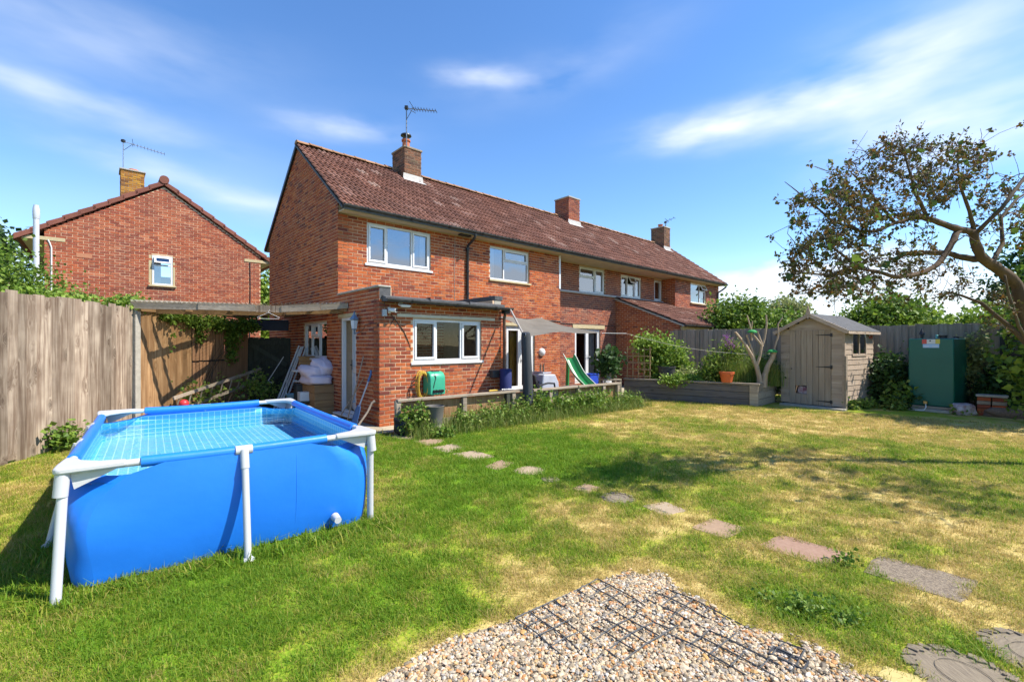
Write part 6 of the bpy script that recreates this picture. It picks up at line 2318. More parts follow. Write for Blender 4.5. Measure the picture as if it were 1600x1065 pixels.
for cx, cy, rx, m, lab in ((.215, 5.60, .19, m_s1, 'round pale stepping stone midway along the path'), (.44, 5.22, .10, m_log, 'smallest grey stepping stone after the round one'),
                           (1.07, 4.59, .165, m_log, 'grey log-slice stepping stone in the tree shade'), (2.12, 2.13, .22, m_log, 'grey log-slice stepping stone at the bottom right'),
                           (2.62, 2.27, .21, m_log, 'log-slice stepping stone cut by the right edge of the picture')):
    pts = []
    for k in range(28):
        a = 2 * math.pi * k / 28
        r_ = rx * (1 + .05 * math.sin(3 * a + cx * 9) + random.uniform(-.03, .03))
        pts.append((r_ * math.cos(a), r_ * math.sin(a)))
    root = thing('stepping_stone', lab, 'stepping stone', (cx, cy, 0), random.uniform(0, 3), SG)
    MB().prism(pts, -.03, .005).build('disc', m, root, bevel=.006)
    if m is m_log:      # raised bark rim and growth rings
        for k in range(28):
            a = 2 * math.pi * k / 28
            r0, r1 = rx * .80, rx * 1.02
            MB().bar((r0 * math.cos(a), r0 * math.sin(a), .009), (r1 * math.cos(a + .12 + .1 * math.sin(k * 2.3)), r1 * math.sin(a + .12 + .1 * math.sin(k * 2.3)), .004), rx * (.12 + .07 * math.sin(k * 1.7)), .012).build('bark_piece', m, root, bevel=.003)
        for q in (.5,):
            rg = [(rx * q * math.cos(2 * math.pi * k / 24), rx * q * .9 * math.sin(2 * math.pi * k / 24), .0095) for k in range(25)]
            MB().tube(rg, .0016, 5, cap=False).build('growth_ring', m, root)
    STONE_POLY.append([(p[0] + cx, p[1] + cy) for p in pts])

# ------------------------------------------------------------------ gravel
GRAVEL = np.array([(-1.55, 1.30), (-.62, 2.09), (-.335, 2.385), (0, 2.55), (.40, 2.85), (.78, 3.10), (.97, 3.04), (1.07, 2.80), (1.24, 2.52), (1.41, 2.335), (1.575, 2.195), (1.68, 2.09), (2.2, 1.45), (2.2, 1.0), (-1.55, 1.0)])


def inside(poly, x, y):
    poly = np.asarray(poly)
    c = np.zeros(x.shape, bool)
    j = len(poly) - 1
    for i in range(len(poly)):
        xi, yi, xj, yj = *poly[i], *poly[j]
        m_ = ((yi > y) != (yj > y)) & (x < (xj - xi) * (y - yi) / (yj - yi + 1e-12) + xi)
        c ^= m_
        j = i
    return c


gb_ = MB().add([(x, y, .004) for x, y in GRAVEL], [tuple(range(len(GRAVEL)))]).build('gravel_bed', mat('gravel_fines', (.30, .25, .18), (.17, .14, .10), scale=60, rough=.95, bump=.6), None, recalc=False)
struct(gb_)
gp = rng.uniform((-1.4, 1.45), (2.1, 3.2), (100000, 2))
wob = (fbm(gp[:, 0] * 7, gp[:, 1] * 7, 5, 2) - .5) * .16 + rng.normal(0, .018, len(gp))
ok = inside(GRAVEL, gp[:, 0] + wob, gp[:, 1] + wob)
gp = gp[ok][:40000]
ico_v = []
ph_ = (1 + 5 ** .5) / 2
for a in (-1, 1):
    for b_ in (-ph_, ph_):
        ico_v += [(0, a, b_), (a, b_, 0), (b_, 0, a)]
ico_v = np.array(ico_v, float)
ico_v /= np.linalg.norm(ico_v[0])
from itertools import combinations
ed = np.linalg.norm(ico_v[0] - ico_v, axis=1)
el_ = sorted(ed)[1]
ico_f = [f for f in combinations(range(12), 3) if all(abs(np.linalg.norm(ico_v[f[i]] - ico_v[f[(i + 1) % 3]]) - el_) < .01 for i in range(3))]
ico_f = [f if np.dot(np.cross(ico_v[f[1]] - ico_v[f[0]], ico_v[f[2]] - ico_v[f[0]]), ico_v[f[0]]) > 0 else f[::-1] for f in ico_f]
ico_f = np.array(ico_f)


def pebbles(P, z, size, seed):
    r = np.random.default_rng(seed)
    n = len(P)
    s = size * r.lognormal(0, .35, n)
    V = ico_v[None] * (1 + r.uniform(-.18, .18, (n, 12, 1)))
    sc = np.stack([s * r.uniform(.8, 1.35, n), s * r.uniform(.7, 1.0, n), s * r.uniform(.45, .8, n)], 1)
    V = V * sc[:, None]
    a, b_ = r.uniform(0, 6.28, n), r.uniform(-.6, .6, n)
    ca, sa_ = np.cos(b_)[:, None], np.sin(b_)[:, None]
    y, zz = V[:, :, 1] * ca - V[:, :, 2] * sa_, V[:, :, 1] * sa_ + V[:, :, 2] * ca
    ca, sa_ = np.cos(a)[:, None], np.sin(a)[:, None]
    x, y = V[:, :, 0] * ca - y * sa_, V[:, :, 0] * sa_ + y * ca
    V = np.stack([x + P[:, 0:1], y + P[:, 1:2], zz + z[:, None]], 2)
    Fc = ico_f[None] + (np.arange(n) * 12)[:, None, None]
    return V.reshape(-1, 3), Fc.reshape(-1, 3)


V, Fc = pebbles(gp, .006 + rng.uniform(0, .008, len(gp)), .0080, 3)
me = np_mesh('gravel', V, Fc)
PEB = [(0, (.13, .105, .075)), (.12, (.27, .22, .15)), (.28, (.47, .37, .24)), (.48, (.58, .48, .33)), (.60, (.50, .30, .11)), (.69, (.44, .20, .075)), (.80, (.66, .61, .51)), (.92, (.22, .20, .175)), (1, (.54, .45, .31))]
go = place('gravel', me, mat('pebble', None, ramp=PEB, scale=60, rough=.7, spec=.3))
stuff(go, 'mixed pale and tan pebbles filling the gravel corner in the foreground', 'gravel')
# plastic gravel grids
m_grid = mat('grid_plastic', (.035, .037, .04), (.06, .062, .065), scale=12, rough=.6)


def grid_mat(lab, cx, cy, ang, nx_, ny_, cell=.098, z=.026, hide=()):
    o = thing('gravel_grid', lab, 'grid', (cx, cy, z), ang, 'gravel grids')
    r = random.Random(int(cx * 1000))
    zz = {}
    for i in range(nx_ + 1):
        for j in range(ny_ + 1):
            zz[i, j] = .010 * math.sin(i * .9 + cx * 5) * math.cos(j * .8) + r.uniform(-.006, .004)
    for i in range(nx_ + 1):
        MB().tube([(i * cell + r.uniform(-.004, .004), j * cell, zz[i, j]) for j in range(ny_ + 1)], .0044, 4).build('grid_bar', m_grid, o)
    for j in range(ny_ + 1):
        MB().tube([(i * cell, j * cell + r.uniform(-.004, .004), zz[i, j] + .001) for i in range(nx_ + 1)], .0044, 4).build('grid_bar', m_grid, o)
    return o


grid_mat('black plastic gravel grid at the left corner of the gravel', .02, 2.545, R(-52), 6, 7, z=.020)
grid_mat('black plastic gravel grid sunk in the right part of the gravel', .66, 2.62, R(-50), 8, 4, z=.017)
pit = thing('drain_box', 'small open black box sunk in the right edge of the gravel', 'box', (1.27, 2.26, -.022), R(-48))
MB().box(0, .16, 0, .008, -.02, .045).box(0, .16, .072, .08, -.02, .045).box(0, .008, .008, .072, -.02, .045).box(.152, .16, .008, .072, -.02, .045).build('frame', m_grid, pit)
MB().box(.008, .152, .008, .072, .0245, .026).build('floor', m_soil, pit)
MB().box(.085, .089, .008, .072, .01, .043).build('divider', m_grid, pit)

# ------------------------------------------------------------------ vegetation
def leaf_mat(name, cols, trans=.35, rough=.55):
    n = len(cols)
    return mat(name, None, ramp=[(i / (n - 1), c) for i, c in enumerate(cols)], scale=3, rough=rough, spec=.35, trans=trans)


m_lg = leaf_mat('leaf_mid', [(.065, .135, .018), (.115, .21, .025), (.17, .29, .034), (.25, .35, .055), (.10, .19, .027)])
m_ll = leaf_mat('leaf_lime', [(.13, .235, .028), (.21, .34, .040), (.31, .43, .065), (.17, .28, .04)])
m_ld = leaf_mat('leaf_dark', [(.024, .06, .018), (.042, .10, .026), (.066, .135, .03), (.034, .08, .022)])
m_lw = leaf_mat('leaf_weed', [(.085, .165, .022), (.15, .26, .034), (.23, .33, .05), (.33, .36, .10)])
m_lp = leaf_mat('leaf_pale', [(.19, .25, .08), (.29, .33, .12), (.38, .40, .17), (.23, .29, .10)])
m_lil = leaf_mat('leaf_lilac', [(.045, .060, .016), (.080, .095, .022), (.16, .085, .022), (.23, .115, .028), (.10, .070, .022), (.15, .17, .034), (.085, .10, .024)], trans=.3)
m_bark = mat('bark', (.125, .082, .052), (.055, .037, .025), scale=9, rough=.95, bump=.9, bscale=26, stretch=(1, 1, .25))
m_twig = mat('twig', (.115, .085, .055), (.07, .05, .034), scale=9, rough=.9)
m_flower = leaf_mat('purple_flower', [(.30, .10, .34), (.42, .16, .45), (.36, .12, .36)])
m_blade = leaf_mat('long_grass', [(.08, .15, .02), (.15, .24, .035), (.24, .30, .06), (.36, .36, .12)])


def leaves(P, size, seed=0, up=.35, aspect=.5, sizevar=.35):
    r = np.random.default_rng(seed)
    P = np.asarray(P, float)
    n = len(P)
    s = size * np.clip(r.normal(1, sizevar, n), .4, 2)
    d = r.normal(0, 1, (n, 3))
    d[:, 2] -= .15
    d /= np.linalg.norm(d, axis=1, keepdims=True)
    q = r.normal(0, 1, (n, 3))
    q[:, 2] += up * 3
    w = np.cross(d, q)
    w /= np.linalg.norm(w, axis=1, keepdims=True) + 1e-9
    nr = np.cross(w, d)
    L = d * s[:, None]
    Wd = w * (s * aspect)[:, None]
    f = nr * (s * .12)[:, None]
    V = np.stack([P, P + L * .45 + Wd + f, P + L, P + L * .45 - Wd + f], 1)
    b = (np.arange(n) * 4)[:, None]
    Fc = np.concatenate([b + np.array([[0, 1, 2]]), b + np.array([[0, 2, 3]])], 0)
    return V.reshape(-1, 3), Fc


def clump_points(blobs, n, seed, per=22, tight=.10, shell=.5):
    """leaf positions grouped in small sprays through the blobs' volume"""
    r = np.random.default_rng(seed)
    vol = np.array([b[3] * b[4] * b[5] for b in blobs])
    k = max(1, n // per)
    which = r.choice(len(blobs), k, p=vol / vol.sum())
    d = r.normal(0, 1, (k, 3))
    d /= np.linalg.norm(d, axis=1, keepdims=True)
    rad = r.uniform(0, 1, k) ** shell * r.uniform(.80, 1.12, k)
    B = np.array(blobs)[which]
    C = B[:, :3] + d * rad[:, None] * B[:, 3:6]
    sz = B[:, 3:6].min(1) * tight + .03
    P = np.repeat(C, per, 0) + r.normal(0, 1, (k * per, 3)) * np.repeat(sz, per)[:, None]
    return P, C


def shrub(name, label, cat, loc, blobs, n, leaf, m, seed=1, stems=8, stem_r=.02, group=None, m2=None, stem_base=.12, aspect=.5, per=22, tight=.22, up=.35, part='crown', minz=None):
    o = thing(name, label, cat, loc, 0, group)
    P, C = clump_points(blobs, n, seed, per=per, tight=tight)
    if minz is not None:
        P = P[P[:, 2] > minz]
    V, Fc = leaves(P, leaf, seed, up=up, aspect=aspect)
    me = np_mesh(part, V, Fc)
    place(part, me, m, o)
    r = np.random.default_rng(seed + 5)
    st = MB()
    for k in range(stems):
        c = C[r.integers(len(C))]
        b0 = (r.uniform(-stem_base, stem_base), r.uniform(-stem_base, stem_base), 0)
        midp = (b0[0] * .6 + c[0] * .35, b0[1] * .6 + c[1] * .35, c[2] * .55)
        st.tube([b0, midp, tuple(c)], [stem_r, stem_r * .7, stem_r * .3], 5)
    if stems:
        st.build('stem', m_twig, o, smooth=True)
    return o


# left, behind the fence
shrub('shrub', 'bright green bush rising above the left end of the fence', 'bush', (-9.75, 8.7, 0),
      [(-.6, .2, 2.6, 1.0, .8, .95), (.15, .3, 2.35, .75, .7, .7), (.95, .5, 2.15, .6, .5, .55), (-.2, .1, 1.9, 1.3, .6, .6), (1.5, .45, 2.05, .4, .3, .35)], 20000, .055, m_lg, seed=4, stems=14)
shrub('climbing_plant', 'trailing green climber along the fence top beside the concrete post', 'climber', (-7.35, 8.55, 0),
      [(-.35, -.35, 2.28, .3, .3, .12), (.05, .0, 2.30, .22, .22, .12), (-.15, .4, 2.35, .35, .3, .14), (-.7, -.9, 2.33, .35, .4, .12)], 2600, .055, m_ll, seed=6, stems=5, stem_r=.01, per=10)
shrub('climbing_plant', 'dark green climber hanging from the canopy over the brown fence', 'climber', (-6.95, 10.0, 0),
      [(-.02, -.7, 2.12, .14, .5, .10), (-.02, .0, 2.08, .15, .5, .16), (-.02, .15, 1.85, .10, .12, .25), (.0, .75, 2.05, .18, .4, .15), (.02, 1.25, 1.85, .16, .22, .35), (.05, 1.2, 1.4, .12, .10, .35), (.2, 1.6, 2.05, .3, .4, .15), (.0, -.75, 1.45, .03, .10, .06), (.0, -.6, 1.75, .03, .08, .05)], 4600, .055, m_lg, seed=8, stems=5, stem_r=.008, per=10)
shrub('weed_clump', 'leafy weeds growing up through the old ladder behind the pool', 'weeds', (-6.35, 10.2, 0),
      [(-.2, -.5, .35, .25, .4, .32), (.2, .6, .45, .3, .4, .4), (.1, 1.0, .65, .15, .25, .4), (-.25, -.9, .45, .15, .2, .35), (.35, 1.3, .35, .3, .3, .28), (-.2, 0, .6, .08, .15, .35)], 1300, .06, m_lw, seed=9, stems=22, stem_r=.008, per=9, tight=.3)
shrub('weed_clump', 'small weed at the foot of the left fence beside the pool corner', 'weeds', (-6.50, 6.65, 0), [(0, 0, .22, .16, .18, .22)], 420, .06, m_lg, seed=10, stems=4, stem_r=.006, per=8, tight=.3)
# trees far off between the houses and at the left
shrub('tree', 'green tree showing in the gap between the two houses', 'tree', (-12.2, 21.5, 0), [(0, 0, 3.4, 1.5, 1.5, 2.2), (.9, 0, 2.0, 1.2, 1.2, 1.5)], 7000, .16, m_ll, seed=12, stems=10, stem_r=.07)
shrub('tree', 'dark evergreen at the far left edge behind the bush', 'tree', (-17.6, 15.2, 0), [(0, 0, 3.0, 1.3, 1.3, 2.4), (.3, 0, 4.6, .7, .7, .9)], 6000, .14, m_ld, seed=13, stems=8, stem_r=.07)

# weeds along the low rail
LA = math.atan2(3.75, 4.72)
wx = rng.uniform(.05, 6.3, 420)
wy = -np.abs(rng.normal(0, .17, 420)) - .12 - .12 * np.sin(wx * 1.3)
hh = np.clip(rng.normal(.25, .11, 420), .06, .55) * (1 - .12 * np.clip(-wy - .3, 0, 1) * 4).clip(.4, 1)


def blade_mesh(X, Y, Z, H, seed, width=.012, lean=.5, seg=3):
    r = np.random.default_rng(seed)
    n = len(X)
    a = r.uniform(0, 6.28, n)
    le = np.abs(r.normal(0, lean, n)) * H
    dx, dy = np.cos(a), np.sin(a)
    px_, py_ = -dy, dx
    rows = []
    for i in range(seg + 1):
        f = i / seg
        cx, cy, cz = X + dx * le * f ** 2, Y + dy * le * f ** 2, Z + H * (f - .25 * f * f * (le / (H + 1e-6)).clip(0, 1))
        w = width * (1 - f * .92) * .5
        rows.append(np.stack([cx - px_ * w, cy - py_ * w, cz], 1))
        rows.append(np.stack([cx + px_ * w, cy + py_ * w, cz], 1))
    V = np.stack(rows, 1).reshape(-1, 3)
    k = 2 * (seg + 1)
    b = (np.arange(n) * k)[:, None]
    Fc = np.concatenate([b + np.array([[2 * i, 2 * i + 1, 2 * i + 3, 2 * i + 2]]) for i in range(seg)], 0)
    return V, Fc


def lrw(x, y):
    c, s_ = math.cos(LA), math.sin(LA)
    return -1.975 + c * x - s_ * y, 7.87 + s_ * x + c * y


wd_o = thing('weed_border', 'overgrown strip of leafy weeds and grass along the low rail', 'weeds', (0, 0, 0))
PX, PY = lrw(wx, wy)
PP = []
for x, y, h in zip(PX, PY, hh):
    k = int(10 + h * 60)
    f = rng.uniform(.15, 1, k)
    PP.append(np.stack([x + rng.normal(0, .055, k), y + rng.normal(0, .055, k), f * h], 1))
PP = np.concatenate(PP)
qx = (PP[:, 0] + 1.975) * math.cos(LA) + (PP[:, 1] - 7.87) * math.sin(LA)
PP = PP[~((qx > .40) & (qx < .95) & (PP[:, 2] > .10))]
V, Fc = leaves(PP, .050, 31, up=.4, aspect=.40)
place('leaves', np_mesh('leaves', V, Fc), m_lw, wd_o)
bx_ = rng.uniform(.0, 6.4, 6500)
by_ = -rng.uniform(0, 1, 6500) ** 1.3 * .68 - .08
X, Y = lrw(bx_, by_)
V, Fc = blade_mesh(X, Y, np.zeros(6500), np.clip(rng.normal(.27, .10, 6500), .06, .6) * (1.15 - .9 * np.clip(-by_ - .2, 0, .6)), 32, width=.010, lean=.6)
place('grass_blades', np_mesh('grass_blades', V, Fc), m_blade, wd_o)
wd_o['kind'] = 'stuff'
shrub('weed_clump', 'taller bushy weeds at the foot of the dark sail post', 'weeds', (.62, 9.62, 0), [(0, 0, .28, .3, .25, .3), (.5, .3, .24, .4, .22, .25), (1.1, .75, .22, .5, .22, .24)], 1700, .055, m_lg, seed=41, stems=8, stem_r=.006, per=10)
shrub('weed_clump', 'tangle of stems and leaves round the dark flower tub', 'weeds', (-1.62, 7.78, 0), [(-.12, 0, .26, .16, .14, .26), (.05, -.05, .38, .08, .08, .18), (.5, -.2, .08, .3, .12, .08)], 900, .05, m_lg, seed=42, stems=10, stem_r=.005, per=8)

# raised bed planting
shrub('climbing_plant', 'lush light green climber over the trellis in the raised bed', 'climber', bw(.78, .72, .47),
      [(-.25, 0, .95, .5, .35, .45), (.2, 0, .75, .55, .4, .5), (.05, 0, .35, .55, .35, .4), (.5, .0, .45, .4, .3, .4), (-.45, -.25, 1.12, .35, .25, .22), (.75, -.2, .35, .25, .2, .22)], 8000, .07, m_ll, seed=51, stems=10, stem_r=.012, per=14)
shrub('potted_shrub', 'dark leafy shrub in a pot on the timber stand', 'pot plant', (2.70, 12.72, .60), [(0, 0, .42, .27, .25, .3)], 900, .13, m_ld, seed=52, stems=6, stem_r=.012, per=6, tight=.35, stem_base=.03, aspect=.38)
ppot = bpy.data.objects['potted_shrub']
MB().lathe([(.09, 0), (.12, .16), (.125, .17), (.10, .165)], (0, 0, 0), 14).build('pot', m_conc, ppot, smooth='auto')
gc_o = shrub('ground_cover', 'low yellow-green ground cover spilling over the bed behind the rail', 'plants', bw(2.0, .33, .47), [(-.55, 0, .12, .6, .22, .14), (.1, .02, .14, .5, .22, .16), (.45, .1, .2, .3, .25, .22)], 3600, .05, m_ll, seed=53, stems=0, per=12)
shrub('flowering_plant', 'tall leafy plant with purple flowers beside the pruned tree', 'plant', bw(2.62, .62, .47), [(-.45, -.05, .45, .25, .25, .5), (.0, 0, .55, .5, .3, .55), (.2, .05, .9, .35, .25, .3), (-.1, 0, .3, .6, .35, .3)], 4200, .085, m_lw, seed=54, stems=20, stem_r=.007, per=10, aspect=.22)
fp = bpy.data.objects['flowering_plant']
P, C = clump_points([(.05, -.1, 1.10, .12, .1, .16), (.18, -.05, 1.02, .08, .08, .12), (-.22, -.15, .72, .05, .05, .07), (.0, 0, 1.3, .04, .04, .10)], 420, 61, per=12, tight=.2)
V, Fc = leaves(P, .028, 62)
place('flower', np_mesh('flower', V, Fc), m_flower, fp)
n_ = 2600
X, Y = rng.uniform(-.5, 1.0, n_), rng.normal(.05, .18, n_)
V, Fc = blade_mesh(X, Y, np.zeros(n_), np.clip(rng.normal(.62, .2, n_), .2, 1.15), 63, width=.010, lean=.40, seg=4)
gs_ = thing('ornamental_grass', 'fountain of long arching grass behind the terracotta pot', 'grass clump', bw(2.95, .55, .47))
place('blades', np_mesh('blades', V, Fc), m_blade, gs_)
shrub('weed_clump', 'dry straw-coloured weeds beside the black plant tub', 'weeds', bw(1.5, .55, .47), [(0, 0, .25, .25, .2, .25), (.4, .1, .2, .3, .2, .2)], 500, .06, m_lp, seed=65, stems=14, stem_r=.005, per=6)
shrub('weed_clump', 'weeds in the dark gap between the pruned tree and the shed', 'weeds', (7.1, 12.35, 0), [(0, 0, .6, .25, .3, .5), (-.3, .2, .9, .3, .3, .4)], 1100, .08, m_ld, seed=66, stems=6, stem_r=.008, per=9)

# round the shed and tank
shrub('shrub', 'dark leafy shrub in the shade between the shed and the oil tank', 'bush', (9.55, 11.45, 0), [(0, 0, .7, .42, .4, .6), (.25, -.3, .40, .35, .3, .35), (-.1, -.45, .25, .35, .3, .3), (.1, .2, .95, .25, .3, .25)], 4200, .085, m_ld, seed=71, stems=8, per=9, tight=.3, aspect=.42)
shrub('weed_clump', 'pale-leaved weed in front of the dark shrub by the shed', 'weeds', (9.30, 11.0, 0), [(0, 0, .30, .25, .2, .28)], 380, .11, m_lw, seed=72, stems=5, stem_r=.006, per=7, tight=.35, aspect=.35)
shrub('weed_clump', 'low weeds at the right-hand base of the shed', 'weeds', (8.55, 11.1, 0), [(0, 0, .10, .35, .18, .12), (-.45, -.25, .08, .2, .15, .1)], 700, .05, m_lw, seed=73, stems=4, stem_r=.004, per=8)
shrub('weed_clump', 'tuft of weeds in front of the oil tank plinth', 'weeds', (9.05, 10.72, 0), [(0, 0, .10, .22, .15, .14), (.9, -.65, .05, .3, .2, .07)], 500, .05, m_lw, seed=74, stems=3, stem_r=.004, per=8)
shrub('flowering_plant', 'tall pale flowering weed standing behind the right side of the oil tank', 'plant', (11.0, 10.75, 0), [(0, 0, 1.3, .22, .2, .5), (-.15, .1, .9, .25, .2, .5), (.15, 0, 1.75, .12, .1, .25), (-.28, 0, 1.65, .12, .1, .2)], 1700, .075, m_lp, seed=75, stems=14, stem_r=.008, per=9, aspect=.28)
shrub('shrub', 'dark undergrowth in the corner beside the oil tank', 'bush', (11.05, 10.4, 0), [(0, 0, .45, .35, .3, .45), (.2, .2, .8, .2, .2, .4)], 1800, .08, m_ld, seed=76, stems=5, per=9)
shrub('shrub', 'leafy shrub at the right edge in front of the side fence', 'bush', (10.35, 8.75, 0), [(0, 0, 1.9, .55, .6, .7), (-.1, .3, 1.1, .35, .5, .7), (.3, -.2, 2.6, .7, .7, .5), (-.2, .2, .5, .2, .3, .4)], 2600, .11, m_lg, seed=77, stems=10, stem_r=.016, per=9, tight=.3)

# behind the right fence
shrub('shrub', 'glossy green bush over the fence beside the end of the brick house', 'bush', (9.2, 17.6, 0), [(-.6, 0, 2.3, 1.1, 1, .9), (.7, 0, 2.1, 1.0, 1, .75), (1.6, -.6, 1.9, .8, .7, .6), (0, 0, 2.9, .6, .6, .45)], 15000, .105, m_lg, seed=81, stems=10, stem_r=.04, per=14)
shrub('tree', 'thin grey-green tree far beyond the bush left of the shed', 'tree', (18.2, 31.0, 0), [(0, 0, 3.4, 2.0, 1.6, 1.1), (.8, 0, 4.0, 1.2, 1.2, .8)], 3800, .17, m_lp, seed=82, stems=12, stem_r=.05, per=14)
shrub('shrub', 'dense green bush over the fence right of the shed roof', 'bush', (12.0, 14.4, 0), [(-.3, 0, 2.2, 1.1, .9, .75), (.5, 0, 2.3, .8, .8, .65), (-.1, 0, 2.8, .4, .4, .35), (-1.0, .3, 2.0, .5, .5, .5)], 14000, .09, m_lg, seed=83, stems=10, stem_r=.03, per=14)
shrub('hedge', 'sunlit lime-green laurel hedge behind the fence above the oil tank', 'hedge', (13.4, 12.9, 0), [(-1.1, .6, 1.9, .9, .7, .55), (0, 0, 2.0, 1.0, .8, .55), (.9, -.6, 2.15, .9, .8, .6), (-.4, .2, 1.5, 1.4, .8, .5)], 11000, .11, m_ll, seed=84, stems=8, stem_r=.03, per=12, aspect=.42)
shrub('conifer', 'dark conifer at the right edge behind the lilac tree', 'tree', (17.2, 14.6, 0), [(0, 0, 2.6, 1.5, 1.5, 1.6), (0, 0, 4.2, 1.1, 1.1, .9), (-.5, 0, 3.4, 1.2, 1.2, .6), (.1, 0, 5.2, .5, .5, .6)], 8000, .16, m_ld, seed=85, stems=4, stem_r=.09, per=16, tight=.16, aspect=.25)
# spire-topped conifer seen through the branches
cf = thing('conifer', 'small spiky conifer top above the bush right of the shed', 'tree', (13.6, 16.4, 0))
MB().tube([(0, 0, 0), (0, 0, 3.9)], [.07, .012], 6).build('trunk', m_twig, cf)
PPc = []
for k in range(9):
    z = 2.0 + k * .21
    L_ = .75 * (1 - k / 10)
    for q in range(6):
        a = q * 1.047 + k * .5
        f = rng.uniform(.1, 1, 16)
        PPc.append(np.stack([L_ * f * math.cos(a), L_ * f * math.sin(a), z + .12 * f + rng.normal(0, .02, 16)], 1))
V, Fc = leaves(np.concatenate(PPc), .10, 87, aspect=.2)
place('crown', np_mesh('crown', V, Fc), m_ld, cf)
# trees outside the right of the picture that shade the far corner of the lawn
shrub('tree', 'leafy tree just out of view beyond the right-hand fence', 'tree', (12.9, 9.3, 0),
      [(0, 0, 3.9, 1.7, 1.7, 1.5), (-.5, .2, 2.8, 1.3, 1.3, 1.0)], 6000, .16, m_lg, seed=90, stems=9, stem_r=.07, per=14)


# ------------------------------------------------------------------ lilac tree
def px3(px, py, d):
    return Vector(((px - 800) / 711 * d, d, CAMH + (538 - py) * d / 711))


lt = thing('lilac_tree', 'gnarled lilac tree with bare limbs and browning leaves leaning in from the right', 'tree', tuple(px3(1680, 726, 5.8)[:2]) + (0,))
org = Vector(lt.location)


def path(pts):
    return [px3(*p) - org for p in pts]


MAIN = [(path([(1680, 730, 5.8), (1655, 640, 5.8), (1626, 560, 5.8), (1608, 506, 5.8), (1595, 465, 5.8), (1588, 444, 5.8), (1569, 427, 5.8), (1549, 413, 5.78), (1532, 402, 5.75), (1526, 386, 5.72), (1522, 367, 5.7), (1514, 358, 5.7)]),
         [.11, .095, .082, .072, .066, .064, .060, .057, .055, .050, .048, .043]),
        (path([(1522, 362, 5.7), (1497, 358, 5.65), (1478, 351, 5.6), (1450, 342, 5.5), (1433, 337, 5.45), (1412, 345, 5.4), (1398, 348, 5.35), (1369, 361, 5.25), (1343, 361, 5.2), (1327, 351, 5.15), (1311, 327, 5.1)]),
         [.043, .040, .036, .032, .029, .024, .021, .018, .015, .012, .009]),
        (path([(1532, 403, 5.75), (1522, 405, 5.8), (1503, 401.6, 5.85), (1483, 396, 5.9), (1452, 395, 6.0), (1421, 396, 6.1), (1400, 396, 6.15)]), [.044, .040, .036, .033, .031, .029, .027]),
        (path([(1500, 358, 5.66), (1493, 367.5, 5.62), (1483, 388, 5.55), (1470, 407, 5.5), (1460, 417, 5.45), (1437, 428, 5.4), (1412, 431, 5.3), (1400, 433, 5.28), (1369, 424, 5.2), (1338, 419, 5.1), (1327, 406, 5.05), (1303, 388, 5.0), (1296, 369, 4.95)]),
         [.038, .036, .034, .033, .031, .028, .025, .023, .02, .017, .014, .011, .008]),
        (path([(1626, 560, 5.8), (1580, 512, 5.9), (1532, 473, 6.0), (1503, 462, 6.05), (1482, 456, 6.1)]), [.035, .03, .022, .016, .010]),
        (path([(1630, 575, 5.75), (1592, 510, 5.7), (1576, 460, 5.68), (1570, 430, 5.66)]), [.02, .017, .015, .012]),
        (path([(1549, 413, 5.78), (1566, 380, 5.9), (1564, 340, 6.0), (1590, 310, 6.1), (1640, 280, 6.2)]), [.03, .024, .02, .015, .010]),
        (path([(1522, 362, 5.7), (1515, 330, 5.6), (1500, 290, 5.5), (1495, 245, 5.45)]), [.026, .02, .014, .007]),
        (path([(1450, 342, 5.5), (1432, 305, 5.4), (1420, 265, 5.35), (1406, 218, 5.3)]), [.024, .018, .012, .005]),
        (path([(1398, 348, 5.35), (1375, 320, 5.3), (1350, 290, 5.2), (1330, 270, 5.15)]), [.018, .014, .009, .005]),
        (path([(1343, 361, 5.2), (1300, 345, 5.1), (1262, 312, 5.0), (1226, 284, 4.95)]), [.016, .012, .008, .003]),
        (path([(1338, 419, 5.1), (1290, 430, 5.0), (1250, 425, 4.95), (1222, 408, 4.9)]), [.015, .011, .007, .003]),
        (path([(1369, 424, 5.2), (1330, 445, 5.1), (1290, 455, 5.05), (1245, 460, 5.0)]), [.014, .010, .007, .003]),
        (path([(1522, 367, 5.7), (1565, 325, 5.5), (1625, 245, 5.8), (1705, 300, 5.1), (1790, 225, 5.2)]), [.026, .022, .018, .014, .009])]
NODES, lm = [], MB()
for pts, rs in MAIN:
    # smooth and jitter a little
    P2, R2 = [], []
    for i in range(len(pts) - 1):
        for k in range(3):
            f = k / 3
            P2.append(pts[i].lerp(pts[i + 1], f) + Vector((random.uniform(-1, 1), random.uniform(-1, 1), random.uniform(-1, 1))) * rs[i] * .12)
            R2.append((rs[i] * (1 - f) + rs[i + 1] * f) * random.uniform(.92, 1.1))
    P2.append(pts[-1])
    R2.append(rs[-1])
    if rs[0] > .05 and MAIN.index((pts, rs)) == 0:
        MB().tube(P2, R2, 12).build('trunk', m_bark, lt, smooth=True)
    else:
        MB().tube(P2, R2, 8).build('limb', m_bark if rs[0] > .03 else m_twig, lt, smooth=True)
    if MAIN.index((pts, rs)) != 0:
        NODES += [(p, r) for p, r in zip(P2, R2)][2:]
    else:
        NODES += [(p, r) for p, r in zip(P2, R2)][20:]
ATT = []
